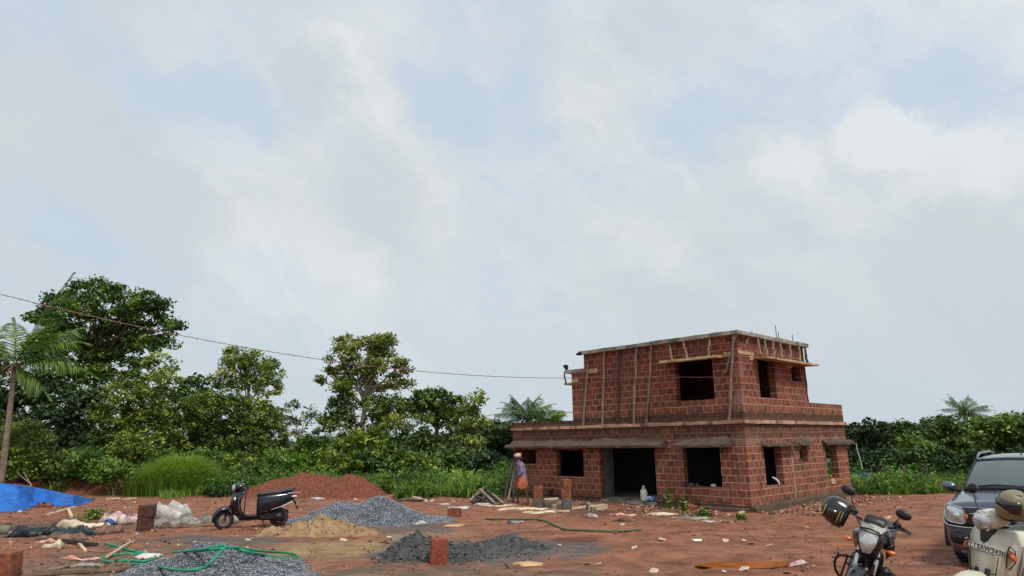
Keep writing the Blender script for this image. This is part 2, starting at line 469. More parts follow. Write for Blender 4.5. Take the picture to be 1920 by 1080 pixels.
# straw, chips and pale grit mixed into the soil
soil = t.mix(t.ramp(t.noise(co, 38, 2, .5)[0], .66, .72, 0, .35), soil, srgb(168, 130, 104))
soil = t.mix(t.ramp(n4, .62, .74, 0, .55), soil, srgb(58, 38, 30))
green = t.mix(t.ramp(n2, .3, .7), srgb(50, 62, 30), srgb(86, 96, 46))
sp = t.new('ShaderNodeSeparateXYZ'); t.l.new(co, sp.inputs[0])
yy = t.math('ADD', sp.outputs[1], t.math('MULTIPLY', t.math('SUBTRACT', n1, .5), 5))
soil = t.mix(t.ramp(yy, 28.0, 31.0), soil, green)
t.l.new(soil, b.inputs['Base Color'])
t.l.new(t.ramp(n1, .4, .6, .72, .95), b.inputs['Roughness']); b.inputs['Specular IOR Level'].default_value = .3
bn = t.new('ShaderNodeBump'); bn.inputs['Distance'].default_value = .03; bn.inputs['Strength'].default_value = 1.0
hh = t.math('ADD', t.math('MULTIPLY', n3, .8), t.math('ADD', t.math('MULTIPLY', n4, .35), t.math('MULTIPLY', vo.outputs['Distance'], -.35)))
t.l.new(hh, bn.inputs['Height']); t.l.new(bn.outputs[0], b.inputs['Normal'])
ground = raw_mesh('ground', np.stack([GX, GY, GZ], -1).reshape(-1, 3), Fq, gm, smooth=True)
tag(ground, kind='structure')
def gz2(x, y): return float(ground_z(np.array(float(x)), np.array(float(y))))

# muddy puddles
wm, t, b = principled('muddy_water')
co = t.new('ShaderNodeTexCoord').outputs['Object']
t.l.new(t.mix(t.ramp(t.noise(co, 3, 4)[0], .35, .65), srgb(176, 104, 48), srgb(150, 86, 42)), b.inputs['Base Color'])
b.inputs['Roughness'].default_value = .12
P = PUD[0][0]; mb = MB(); ring = []
for k in range(40):
    a = 2 * math.pi * k / 40
    ring.append((P.x + math.cos(a) * .76 * (1 + .12 * math.sin(3 * a)), P.y + math.sin(a) * .36 * (1 + .15 * math.sin(2 * a + 1)), -0.036))
mb.add(ring, [tuple(range(40))])
tag(mb.build('puddle_water', wm, smooth=0), kind='structure')

# loose stones and clods lying over the soil: nobody could count them
def stones(cx, cy, size, sunk=.3):
    """tetra-like lumps, 6 corners / 8 faces each"""
    n = len(cx)
    base = np.array([(1, 0, 0), (0, 1, 0), (-1, 0, 0), (0, -1, 0), (0, 0, 1), (0, 0, -1)], float)
    V = base[None] * (0.55 + .75 * rng.random((n, 6, 1))) * np.array([1, 1, .72])
    a = rng.random(n) * 6.283; ca, sa = np.cos(a), np.sin(a)
    x = V[..., 0] * ca[:, None] - V[..., 1] * sa[:, None]; y = V[..., 0] * sa[:, None] + V[..., 1] * ca[:, None]
    V = np.stack([x, y, V[..., 2]], -1) * size.reshape(-1, 1, 1)
    F1 = np.array([(0, 1, 4), (1, 2, 4), (2, 3, 4), (3, 0, 4), (1, 0, 5), (2, 1, 5), (3, 2, 5), (0, 3, 5)])
    F = (np.arange(n)[:, None, None] * 6 + F1[None]).reshape(-1, 3)
    return V, F
nst = 26000
yy_ = 4 + 26 * rng.random(nst) ** .8; xx_ = (rng.random(nst) - .5) * (yy_ * 1.7 + 2)
keep = fbm(xx_ * .6, yy_ * .6, 77, 3) + .25 * rng.random(nst) > .02
xx_, yy_ = xx_[keep], yy_[keep]; sz = .008 + .03 * rng.random(len(xx_)) ** 4
V, F = stones(xx_, yy_, sz); V += np.stack([xx_, yy_, ground_z(xx_, yy_) + sz * .2], -1)[:, None, :]
cm = leaf_mat('clods', srgb(66, 42, 34), srgb(112, 70, 52), srgb(152, 112, 90), 0.0)
tag(raw_mesh('soil_clods', V.reshape(-1, 3), F, cm, tint=np.repeat(rng.random(len(xx_)), 8)), label='loose red clods and grit scattered over the bare soil', kind='stuff')

# ================================================================ THE HOUSE under construction
K = CAMH / 2.1
HO = gnd(1410, 961); HO.z = 0
HA = 0.8045
SX, FX = Vector((math.sin(HA), math.cos(HA), 0)), Vector((-math.cos(HA), math.sin(HA), 0))
def hw(x, y, z): return HO + SX * x + FX * y + Vector((0, 0, z))        # house coordinates to world
def on_front(px, py, off=0.0):
    d = ray(px, py); o = Vector((0, 0, CAMH)); p0 = HO - SX * off
    P = o + d * ((p0 - o).dot(SX) / d.dot(SX)); return Vector((-off, (P - HO).dot(FX), P.z))
def on_side(px, py, off=0.0):
    d = ray(px, py); o = Vector((0, 0, CAMH)); p0 = HO - FX * off
    P = o + d * ((p0 - o).dot(FX) / d.dot(FX)); return Vector(((P - HO).dot(SX), -off, P.z))
house = thing('brick_house', 'unfinished two storey red laterite brick house with bare window openings', 'house', HO, math.atan2(SX.y, SX.x))
FL, SL = 10.0 * K, 7.74 * K
ZS0, ZS1 = 2.545 * K, 2.655 * K          # the slab between the storeys
ZR0, ZR1 = 4.985, 5.10                   # roof slab
TH = .22

bm_, t, b = principled('laterite_brickwork')
co = t.new('ShaderNodeTexCoord').outputs['Object']
s3 = t.new('ShaderNodeSeparateXYZ'); t.l.new(co, s3.inputs[0])
wob = t.noise(co, 2.3, 4, .6)[1]
ws = t.new('ShaderNodeSeparateXYZ'); t.l.new(wob, ws.inputs[0])
u = t.math('ADD', t.math('ADD', s3.outputs[0], s3.outputs[1]), t.math('MULTIPLY', ws.outputs[0], .07))
v = t.math('ADD', s3.outputs[2], t.math('MULTIPLY', ws.outputs[1], .045))
cb = t.new('ShaderNodeCombineXYZ'); t.put(cb.inputs[0], u); t.put(cb.inputs[1], v)
br = t.new('ShaderNodeTexBrick'); t.l.new(cb.outputs[0], br.inputs['Vector'])
br.offset = .5; br.inputs['Scale'].default_value = 1.0
for k_, v_ in (('Mortar Size', .0135), ('Mortar Smooth', .35), ('Bias', -.1), ('Brick Width', .285), ('Row Height', .2)): br.inputs[k_].default_value = v_
br.inputs['Color1'].default_value = srgb(152, 88, 65); br.inputs['Color2'].default_value = srgb(82, 52, 44); br.inputs['Mortar'].default_value = srgb(198, 158, 138)
n1 = t.noise(co, 9, 8, .7)[0]; n2 = t.noise(co, 1.1, 6, .6)[0]; n3 = t.noise(co, 32, 4, .7)[0]
b2 = t.new('ShaderNodeTexBrick'); t.l.new(cb.outputs[0], b2.inputs['Vector']); b2.offset = .5; b2.inputs['Scale'].default_value = 1.0
for k_, v_ in (('Mortar Size', 0.0), ('Bias', .0), ('Brick Width', .285), ('Row Height', .2)): b2.inputs[k_].default_value = v_
for k_ in ('Color1', 'Color2'): b2.inputs[k_].default_value = br.inputs[k_].default_value
mfac = t.math('MULTIPLY', br.outputs['Fac'], t.ramp(t.math('ADD', t.math('MULTIPLY', n2, .6), t.math('MULTIPLY', t.noise(co, 6, 5, .7)[0], .5)), .38, .62, .5, 1.0))
c = t.mix(t.ramp(n1, .36, .74, 0, .6), b2.outputs['Color'], srgb(154, 100, 72))
c = t.mix(t.ramp(t.noise(co, 17, 3, .5)[0], .56, .66, 0, .45), c, srgb(60, 36, 32))
c = t.mix(mfac, c, t.mix(n1, srgb(160, 124, 108), srgb(226, 188, 168)))
c = t.mix(t.ramp(n3, .52, .68, 0, .55), c, srgb(56, 32, 28))
# upper storey is a colder, wetter red; the lower one drier and more orange
c = t.mix(t.ramp(n2, .42, .62, 0, .42), c, t.mix(n1, srgb(94, 62, 52), srgb(146, 104, 86)))
c = t.mix(t.ramp(s3.outputs[2], 2.8, 3.9, 0, .8), c, t.mix(1.0, c, (.80, .64, .66, 1), 'MULTIPLY'))
# cement smears along the lintel level and here and there on the wall
cdist = t.math('ADD', t.math('ABSOLUTE', s3.outputs[0]), t.math('ABSOLUTE', s3.outputs[1]))
sm = t.math('ADD', t.math('ADD', t.math('MULTIPLY', t.ramp(cdist, .15, .75, .22, 0), t.ramp(s3.outputs[2], 1.6, 1.9, 0, 1)), t.ramp(t.math('ABSOLUTE', t.math('SUBTRACT', s3.outputs[2], 1.98)), .0, .28, .30, 0)), n2)
c = t.mix(t.ramp(sm, .70, .84, 0, .6), c, t.mix(n3, srgb(112, 90, 76), srgb(166, 142, 126)))
# moss and rain stain over the slab ledge, the hoods and at the foot of the wall
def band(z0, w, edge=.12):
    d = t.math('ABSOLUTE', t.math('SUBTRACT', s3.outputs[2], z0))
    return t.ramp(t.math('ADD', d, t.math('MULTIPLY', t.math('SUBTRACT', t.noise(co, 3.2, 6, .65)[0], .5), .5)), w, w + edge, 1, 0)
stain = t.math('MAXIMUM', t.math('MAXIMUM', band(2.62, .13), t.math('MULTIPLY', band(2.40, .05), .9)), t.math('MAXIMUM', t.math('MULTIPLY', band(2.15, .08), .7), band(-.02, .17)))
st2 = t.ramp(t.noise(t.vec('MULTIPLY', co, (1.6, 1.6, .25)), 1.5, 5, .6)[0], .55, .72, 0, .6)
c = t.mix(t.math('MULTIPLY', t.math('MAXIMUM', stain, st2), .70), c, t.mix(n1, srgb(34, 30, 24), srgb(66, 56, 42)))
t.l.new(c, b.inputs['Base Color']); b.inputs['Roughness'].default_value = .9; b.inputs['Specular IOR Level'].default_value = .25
bn = t.new('ShaderNodeBump'); bn.inputs['Distance'].default_value = .02
t.l.new(t.math('ADD', t.math('MULTIPLY', br.outputs['Fac'], .55), t.math('MULTIPLY', n1, .8)), bn.inputs['Height']); t.l.new(bn.outputs[0], b.inputs['Normal'])

def wall(name, us, zs, solid, to3, th=TH, m=bm_):
    """a wall with openings: a clean shell round the solid cells of a grid"""
    mb = MB(); idx = {}
    def vid(i, j, w):
        if (i, j, w) not in idx:
            idx[(i, j, w)] = len(mb.v); mb.v.append(tuple(to3(us[i], zs[j], w * th)))
        return idx[(i, j, w)]
    nu, nz = len(us) - 1, len(zs) - 1
    S = lambda i, j: 0 <= i < nu and 0 <= j < nz and solid((us[i] + us[i + 1]) / 2, (zs[j] + zs[j + 1]) / 2)
    for i in range(nu):
        for j in range(nz):
            if not S(i, j): continue
            for w in (0, 1): mb.f.append((vid(i, j, w), vid(i + 1, j, w), vid(i + 1, j + 1, w), vid(i, j + 1, w)))
            if not S(i - 1, j): mb.f.append((vid(i, j, 0), vid(i, j + 1, 0), vid(i, j + 1, 1), vid(i, j, 1)))
            if not S(i + 1, j): mb.f.append((vid(i + 1, j, 0), vid(i + 1, j + 1, 0), vid(i + 1, j + 1, 1), vid(i + 1, j, 1)))
            if not S(i, j - 1): mb.f.append((vid(i, j, 0), vid(i + 1, j, 0), vid(i + 1, j, 1), vid(i, j, 1)))
            if not S(i, j + 1): mb.f.append((vid(i, j + 1, 0), vid(i + 1, j + 1, 0), vid(i + 1, j + 1, 1), vid(i, j + 1, 1)))
    import bmesh
    me = bpy.data.meshes.new(name); me.from_pydata(mb.v, [], mb.f)
    bm = bmesh.new(); bm.from_mesh(me); bmesh.ops.recalc_face_normals(bm, faces=bm.faces); bm.to_mesh(me); bm.free()
    me.materials.append(m)
    o = bpy.data.objects.new(name, me); COL.objects.link(o); o.parent = house
    return o
def holes(lst, lo, hi, z0, z1, rule=None):
    us = sorted(set([lo, hi] + [v for h in lst for v in h[:2] if lo < v < hi])); zs = sorted(set([z0, z1] + [v for h in lst for v in h[2:4] if z0 < v < z1]))
    def ok(u, z):
        if rule and not rule(u, z): return False
        return not any(h[0] < u < h[1] and h[2] < z < h[3] for h in lst)
    return us, zs, ok
kf = lambda *h: tuple(x * K for x in h)
fr = lambda u, z, w: Vector((w, u, z)); sd_ = lambda u, z, w: Vector((u, w, z))
Fg = [kf(.87, 2.19, .67, 1.86), kf(3.25, 5.58, .13, 1.84), kf(6.34, 7.66, .83, 1.78), kf(8.74, 9.76, 1.26, 1.78)]
Fu = [kf(.89, 2.25, 3.32, 4.6)]
Sg = [kf(1.08, 2.27, .67, 1.86), kf(3.57, 4.28, 1.3, 1.82), kf(5.71, 6.72, .67, 1.86)]
Su = [kf(1.23, 2.38, 3.36, 4.62), kf(3.65, 4.36, 4.0, 4.5)]
YM, YS, XU = 6.14 * K, 6.77 * K, 4.70 * K
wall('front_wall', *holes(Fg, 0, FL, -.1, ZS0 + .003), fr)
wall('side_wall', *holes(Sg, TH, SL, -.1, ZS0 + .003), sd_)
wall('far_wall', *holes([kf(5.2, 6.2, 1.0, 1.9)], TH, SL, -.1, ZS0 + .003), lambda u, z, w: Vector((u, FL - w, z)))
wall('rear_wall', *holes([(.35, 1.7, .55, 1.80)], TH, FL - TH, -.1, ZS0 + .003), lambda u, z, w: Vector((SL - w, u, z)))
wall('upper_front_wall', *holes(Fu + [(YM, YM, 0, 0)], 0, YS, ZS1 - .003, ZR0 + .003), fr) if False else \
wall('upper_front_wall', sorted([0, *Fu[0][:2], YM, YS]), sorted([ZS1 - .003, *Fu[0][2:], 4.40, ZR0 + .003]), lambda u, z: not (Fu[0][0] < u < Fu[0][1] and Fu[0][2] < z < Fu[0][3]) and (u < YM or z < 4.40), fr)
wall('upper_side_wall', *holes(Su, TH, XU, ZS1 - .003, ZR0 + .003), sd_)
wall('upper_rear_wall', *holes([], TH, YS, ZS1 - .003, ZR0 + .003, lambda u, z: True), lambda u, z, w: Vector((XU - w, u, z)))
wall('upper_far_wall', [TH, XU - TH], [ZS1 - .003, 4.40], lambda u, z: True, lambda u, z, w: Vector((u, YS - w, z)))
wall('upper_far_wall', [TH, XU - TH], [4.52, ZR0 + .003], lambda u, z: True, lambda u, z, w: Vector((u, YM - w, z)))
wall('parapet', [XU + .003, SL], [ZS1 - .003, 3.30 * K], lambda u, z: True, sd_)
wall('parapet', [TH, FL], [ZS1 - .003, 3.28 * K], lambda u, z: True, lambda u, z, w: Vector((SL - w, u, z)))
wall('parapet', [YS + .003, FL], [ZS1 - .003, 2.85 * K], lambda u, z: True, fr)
# plastered partitions inside
plas = mat('grey_plaster', srgb(104, 108, 104), .9, var=.25, scale=2.5, bump=.01)
dkpl = mat('shade_toned_inner_wall', srgb(30, 29, 29), .9, var=.3, scale=2.0, bump=.01)  # near-black base colour: indoor shade painted onto these partitions
wall('partition', [TH, .75], [.13, ZS0 + .003], lambda u, z: True, lambda u, z, w: Vector((u, 5.60 * K + w, z)), .12, plas)
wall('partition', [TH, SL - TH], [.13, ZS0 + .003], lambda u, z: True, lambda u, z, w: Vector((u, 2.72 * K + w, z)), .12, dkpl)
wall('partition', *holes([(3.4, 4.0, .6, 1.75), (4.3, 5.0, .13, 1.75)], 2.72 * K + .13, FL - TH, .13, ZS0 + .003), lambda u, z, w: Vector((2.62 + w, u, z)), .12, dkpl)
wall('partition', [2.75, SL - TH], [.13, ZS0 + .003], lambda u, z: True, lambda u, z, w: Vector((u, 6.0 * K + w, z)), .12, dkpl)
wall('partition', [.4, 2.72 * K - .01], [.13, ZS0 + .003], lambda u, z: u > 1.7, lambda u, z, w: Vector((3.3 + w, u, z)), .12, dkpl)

# slabs
def conc_mat(name, col, moss):
    m, t, b = principled(name)
    co = t.new('ShaderNodeTexCoord').outputs['Object']
    n1 = t.noise(co, 4, 8, .65)[0]; n2 = t.noise(t.vec('MULTIPLY', co, (1, 1, .4)), 2.2, 8, .7)[0]; n3 = t.noise(co, 22, 4, .6)[0]
    c = t.mix(t.ramp(n1, .3, .7), tuple(q * .72 for q in col[:3]) + (1,), tuple(min(1, q * 1.22) for q in col[:3]) + (1,))
    c = t.mix(t.ramp(n2, .5 - moss * .2, .66, 0, .85), c, t.mix(n1, srgb(44, 38, 32), srgb(84, 72, 54)))
    c = t.mix(t.ramp(n3, .56, .7, 0, .45), c, srgb(150, 112, 88))
    t.l.new(c, b.inputs['Base Color']); b.inputs['Roughness'].default_value = .9
    bn = t.new('ShaderNodeBump'); bn.inputs['Distance'].default_value = .012; t.l.new(t.math('ADD', n1, t.math('MULTIPLY', n3, .4)), bn.inputs['Height']); t.l.new(bn.outputs[0], b.inputs['Normal'])
    return m
concrete = conc_mat('weathered_concrete', srgb(150, 142, 134), .2)
mossy = conc_mat('mossy_concrete', srgb(86, 66, 56), .9)
band_m = conc_mat('stained_slab_edge', srgb(178, 138, 112), .15)
tanwood = conc_mat('tan_shuttering', srgb(178, 150, 110), -.1)
def slab(name, x0, x1, y0, y1, z0, z1, m):
    mb = MB(); nxx, nyy = max(2, int((x1 - x0) / .35)), max(2, int((y1 - y0) / .35)); loop = []
    for k in range(nxx): loop.append((x0 + (x1 - x0) * k / nxx, y0))
    for k in range(nyy): loop.append((x1, y0 + (y1 - y0) * k / nyy))
    for k in range(nxx): loop.append((x1 - (x1 - x0) * k / nxx, y1))
    for k in range(nyy): loop.append((x0, y1 - (y1 - y0) * k / nyy))
    j = lambda: random.uniform(-.012, .012)
    rings = [[(x + j(), y + j(), z + (j() if z == z1 else j() * .5)) for x, y in loop] for z in (z0, z1)]
    mb.loft([[Vector(p) for p in r_] for r_ in rings], True, True)
    return mb.build(name, m, house, smooth=0)
slab('ground_floor_slab', TH + .003, SL - TH, TH + .003, FL - TH, -.05, .13 * K + .02, concrete)
slab('floor_slab', -.075, SL + .075, -.075, FL + .06, ZS0, ZS1, band_m)
slab('roof_slab', -.15, XU + .22, -.15, YM - .02, ZR0, ZR1, concrete)
slab('roof_slab', .01, XU, YM + .0, 7.15 * K, 4.40, 4.51, concrete)
slab('threshold', -.045, TH, 3.25 * K + .01, 5.58 * K - .01, -.06, .125, concrete)
# projecting hoods over the openings
def hood(y0, y1, zt, zi, zb, out, m, side=False):
    """sloping hood: inner edge at zi on the wall, outer lip zb..zt"""
    mb = MB(); n = max(6, int((y1 - y0) / .22)); rings = []
    for k in range(n + 1):
        y = y0 + (y1 - y0) * k / n; e = lambda s_: random.uniform(-s_, s_); q_ = mnoise.noise(Vector((y * .9, 3.1, 0))) * 1.3 - .5 * max(0, 1 - min(y - y0, y1 - y) / .5)
        prof = [(0.0, zb + .02), (out + e(.012), zb + e(.01)), (out + e(.015), zt + e(.012)), (out * .7, zt + (zi - zt) * (.25 + .2 * q_) + e(.025)), (out * .35, zt + (zi - zt) * (.5 + .35 * q_) + e(.03)), (0.0, zi + (zi - zt) * (.35 * q_ - .15) + e(.03))]
        rings.append([Vector((y, -o_, z)) if side else Vector((-o_, y, z)) for o_, z in prof])
    mb.loft(rings, True, True)
    return mb.build('window_hood', m, house, smooth=0)
hood(2.62, 9.56, 1.845, 2.08, 1.775, .45, mossy)
hood(.42, 2.16, 1.845, 2.10, 1.775, .45, mossy)
hood(.46, 2.42, 4.40, 4.44, 4.33, .44, tanwood)
hood(.90, 2.95, 1.81, 1.88, 1.755, .22, mossy, True)
hood(3.05, 4.25, 1.83, 1.98, 1.77, .14, mossy, True)
hood(5.25, SL + .38, 1.83, 1.95, 1.76, .16, mossy, True)
hood(.87, 4.66, 4.385, 4.42, 4.32, .44, tanwood, True)
mb = MB(); mb.box((.35, YS + .16, 4.02), (.7, .44, .07)); mb.build('window_hood', tanwood, house, bevel=.01)
mb = MB(); mb.box((SL + .28, .45, ZS0 + .02), (.50, .9, .06)); mb.build('rear_ledge', tanwood, house, bevel=.01)
# lintel beams just proud of the brickwork
def strip(name, a, b_, th, m):
    mb = MB(); mb.box((Vector(a) + Vector(b_)) / 2, (max(th, abs(a[0] - b_[0])), max(th, abs(a[1] - b_[1])), abs(a[2] - b_[2])))
    return mb.build(name, m, house, bevel=.008)
strip('lintel', (.02, -.005, 4.42), (1.0, -.005, 4.53), .03, tanwood)
strip('lintel', (.70, -.004, 4.28), (.93, -.004, 4.419), .03, tanwood)
strip('lintel', (-.004, .14, 4.36), (-.004, .45, 4.50), .03, tanwood)
strip('lintel', (-.004, 5.25, 4.30), (-.004, 5.75, 4.46), .03, tanwood)
strip('lintel', (-.004, 6.15, 4.03), (-.004, 6.42, 4.16), .03, tanwood)
strip('lintel', (3.15, -.004, 4.23), (3.55, -.004, 4.30), .03, tanwood)
# rough footing along the side
mb = MB(); rr = []
for k in range(30):
    x = .05 + (SL - .05) * k / 29
    h = .10 + .08 * random.random() + .015 * k * .25
    rr.append([Vector((x, .1, -.2)), Vector((x, -.13 - .06 * random.random(), -.2)), Vector((x, -.10 - .04 * random.random(), h * .75)), Vector((x, -.03, h)), Vector((x, .1, h))])
mb.loft(rr); mb.build('footing', mossy, house, smooth=0)
mb = MB(); rr = []
for k in range(34):
    y = .05 + (FL - .05) * k / 33
    if 3.25 * K < y < 5.58 * K: h = .03
    else: h = .06 + .06 * random.random()
    rr.append([Vector((.1, y, -.2)), Vector((-.12 - .06 * random.random(), y, -.2)), Vector((-.09 - .03 * random.random(), y, h * .7)), Vector((-.02, y, h)), Vector((.1, y, h))])
mb.loft(rr); mb.build('footing', mossy, house, smooth=0)
# column plaster lines on the side wall
strip('mortar_rib', (2.83, -.003, .05), (2.90, -.003, 1.72), .012, mat('pale_mortar', srgb(150, 126, 112), .9, var=.3, scale=8))
steel = mat('rusty_rebar', srgb(60, 54, 52), .7, .6, var=.4, scale=30)
for px, p0, p1, lean in ((1410, 624, 614, 0), (1456, 632, 604, 0), (1461, 634, 617, -.08), (1487, 640, 622, -.05), (1486, 636, 627, .05)):
    a = on_side(px, p0, -.25); b_ = on_side(px, p1, -.25)
    mb = MB(); mb.tube([(a.x, .25, ZR1 - .02), (a.x + lean * .5, .25, ZR1 + (b_.z - a.z) * .5), (a.x + lean, .25 + lean * .3, ZR1 + (b_.z - a.z) * 1.05)], .012, 6)
    mb.build('rebar', steel, house)

# ================================================================ THINGS ON THE SITE
wood = mat('grey_weathered_timber', srgb(128, 112, 98), .85, var=.35, scale=5, bump=.006)
wood_d = mat('dark_wet_timber', srgb(52, 44, 40), .75, var=.4, scale=6, bump=.006)
wood_p = mat('pale_sawn_timber', srgb(198, 178, 150), .85, var=.2, scale=6, bump=.004)
def pole(a, b_, r, m, name, label, cat, group=None, n=7, kink=.02):
    a, b_ = Vector(a), Vector(b_); pts, rs = [], []
    for k in range(n):
        f = k / (n - 1); p = a.lerp(b_, f)
        if 0 < k < n - 1: p += Vector((random.uniform(-kink, kink), random.uniform(-kink, kink), 0))
        pts.append(p); rs.append(r * (1.12 - .25 * f) * random.uniform(.92, 1.08))
    mb = MB(); mb.tube(pts, rs, 7)
    return mb.single(name, m, label, cat, group)
# poles standing on the slab ledge and holding the roof edge, front
ORD = ['leftmost', 'second', 'third', 'fourth', 'fifth']
for k, (bx, tx, ty) in enumerate(((1093, 1102, 690), (1129, 1133, 664), (1158, 1161, 660), (1188, 1193, 655), (1212, 1221, 651))):
    b0 = on_front(bx, 793, .05); t0 = on_front(tx, ty, .1)
    pole(hw(-.045, b0.y, ZS1 - .003), hw(-.09, t0.y, ZR0 - (.36 if k == 0 else .002)), .038, [wood, wood, wood_d][k % 3], 'timber_prop',
         '%s of the five timber poles standing against the upper front wall left of its window' % ORD[k], 'timber pole', 'poles propping the roof edge')
b0 = on_front(1366, 784, .05); t0 = on_front(1374, 632, .1)
pole(hw(-.05, b0.y, ZS1 - .003), hw(-.10, t0.y - .03, ZR0 - .002), .04, wood, 'timber_prop', 'long timber pole between the upper front window and the house corner', 'timber pole', 'poles propping the roof edge')
t0 = on_front(1382, 634, .1)
pole(hw(-.05, b0.y - .02, 3.9), hw(-.10, t0.y, ZR0 - .002), .03, wood, 'timber_prop', 'short pole tied beside the long corner pole under the roof corner', 'timber pole', 'poles propping the roof edge')
b0 = on_side(1520, 752, .03)
pole(hw(XU + .22, .1, 3.30 * K - .004), hw(XU + .13, .06, ZR0 - .002), .05, wood_d, 'timber_prop', 'black pole standing on the terrace parapet at the right end of the roof', 'timber pole', 'poles propping the roof edge')
# short struts from the hood edges up to the roof edge
for k, (tx, ty, bx, by) in enumerate(((1254, 644, 1261, 671), (1282, 640, 1289, 668), (1310, 637, 1308, 667), (1331, 633, 1328, 664))):
    b0 = on_front(bx, by, .2); t0 = on_front(tx, ty, .1)
    pole(hw(-.22, b0.y, 4.425), hw(-.11, t0.y, ZR0 - .002), .032, [wood, wood, wood_d, wood][k], 'timber_strut', '%s of four short struts between the front window hood and the roof' % ['leftmost', 'second from left', 'third from left', 'rightmost'][k], 'timber strut', 'struts over the front window hood')
NUM = ['first', 'second', 'third', 'fourth', 'fifth', 'sixth', 'last']
for k, (tx, ty, bx, by) in enumerate(((1419, 632, 1429, 662), (1433, 636, 1442, 663), (1447, 638, 1456, 666), (1463, 642, 1470, 671), (1480, 645, 1487, 675), (1497, 649, 1504, 678))):
    b0 = on_side(bx, by, .40); t0 = on_side(tx, ty, .10)
    pole(hw(b0.x, -.34, 4.40), hw(t0.x, -.11, ZR0 - .002), .03, wood, 'timber_strut', '%s slanting strut from the left in the row above the side window hood' % NUM[k], 'timber strut', 'struts over the side window hood')
b0 = on_side(1397, 652, .05); t0 = on_side(1404, 630, .1)
pole(hw(b0.x, -.03, b0.z), hw(t0.x, -.11, ZR0 - .002), .03, wood, 'timber_strut', 'short strut leaning right under the roof edge just right of the house corner', 'timber strut', 'struts over the side window hood')
pole(hw(4.35, -.2, 4.40), hw(4.42, -.11, ZR0 - .002), .04, wood_d, 'timber_strut', 'dark upright strut at the right end of the side window hood', 'timber strut', 'struts over the side window hood')
pole(hw(-.02, 7.15 * K - .1, 4.06), hw(-.02, 7.15 * K - .02, 4.395), .03, wood_d, 'timber_strut', 'dark strut between the small hood and the lower roof at the left end', 'timber strut')
mb = MB(); q = hw(-.02, 7.1 * K, 4.56)
for k in range(5): mb.ball(q + Vector((random.uniform(-.1, .1), 0, random.uniform(-.03, .1))), (.07, .06, .06), 8, 5)
mb.single('rag_bundle', mat('black_rag', srgb(24, 24, 28), .9), 'black rag bundle on the left tip of the lower roof', 'rag')
mb = MB(); q = on_front(1092, 660, .1); q = hw(-.1, YM + .05, ZR0 + .05)
mb.ball(q, (.1, .09, .08), 8, 5); mb.ball(q + Vector((-.1, 0, -.03)), (.07, .06, .05), 8, 5)
mb.single('rag_bundle', MATS['black_rag'], 'black bundle at the left end of the top roof slab', 'rag')
# poles leaning on the left corner of the house
for k, (bx, by, tx, ty, r, lab) in enumerate(((946, 938, 965, 846, .045, 'thick grey pole leaning on the left corner of the house, outermost of three'),
        (953, 939, 969, 866, .04, 'pale pole leaning on the left corner of the house, middle of three'),
        (962, 942, 966, 850, .035, 'thin dark pole standing upright behind the worker'))):
    a = gnd(bx, by); a.z = gz2(a.x, a.y); t0 = on_front(tx, ty, .06)
    pole(a, hw(-.06, t0.y, t0.z), r, [wood_d, wood, wood_d][k], 'leaning_pole', lab, 'timber pole', 'poles leaning on the house corner')

# ---- laterite blocks
lat = mat('laterite_block', srgb(124, 74, 54), .95, var=.4, scale=14, bump=.02, col2=srgb(150, 90, 62))
lat_d = mat('dark_laterite_block', srgb(78, 52, 42), .95, var=.4, scale=14, bump=.02)
lat_r = mat('fresh_laterite_block', srgb(138, 68, 46), .9, var=.3, scale=16, bump=.02)
stone_m = mat('grey_stone_block', srgb(92, 88, 82), .9, var=.3, scale=10, bump=.015)
def block(pos, dims, m, label, rotz=0.0, group=None, tilt=0.0):
    mb = MB(); dx, dy, dz = dims; n = 5; vs = {}
    # a rough rectangular stone: subdivided box with pitted faces
    import itertools
    def P(i, j, k):
        p = Vector((i / n - .5, j / n - .5, k / n))
        e = sum(1 for q in (i, j, k) if q in (0, n))
        q = Vector((p.x * dx, p.y * dy, p.z * dz))
        nz_ = mnoise.noise_vector((q + Vector(pos)) * 9) * .012 + mnoise.noise_vector((q + Vector(pos)) * 25) * .006
        if e >= 2: q -= Vector((p.x * .05 * dx, p.y * .05 * dy, (p.z - .5) * .05 * dz)) * (1 + random.random())
        q += nz_
        if k == 0: q.z = 0
        return q
    idx = {}
    def V(i, j, k):
        if (i, j, k) not in idx: idx[(i, j, k)] = len(mb.v); mb.v.append(tuple(P(i, j, k)))
        return idx[(i, j, k)]
    for i in range(n):
        for j in range(n):
            mb.f += [(V(i, j, 0), V(i, j + 1, 0), V(i + 1, j + 1, 0), V(i + 1, j, 0)), (V(i, j, n), V(i + 1, j, n), V(i + 1, j + 1, n), V(i, j + 1, n)),
                     (V(i, 0, j), V(i + 1, 0, j), V(i + 1, 0, j + 1), V(i, 0, j + 1)), (V(i, n, j), V(i, n, j + 1), V(i + 1, n, j + 1), V(i + 1, n, j)),
                     (V(0, i, j), V(0, i, j + 1), V(0, i + 1, j + 1), V(0, i + 1, j)), (V(n, i, j), V(n, i + 1, j), V(n, i + 1, j + 1), V(n, i, j + 1))]
    o = mb.build('laterite_block', m, None, smooth=50)
    o.location = pos; o.rotation_euler = (tilt, 0, rotz)
    return tag(o, label, 'block', group)
def on_ground(px, py, dz=0.0):
    P = gnd(px, py); P.z = gz2(P.x, P.y) - .012 + dz
    return P
p = on_ground(823, 1060); block(p, (.29, .25, .42), lat_r, 'tall fresh red laterite block standing alone in front of the dark sand heaps', .12)
p = on_ground(852, 971); block(p, (.36, .24, .26), lat, 'red laterite block lying behind the sand heaps, right of the far gravel pile', -.15)
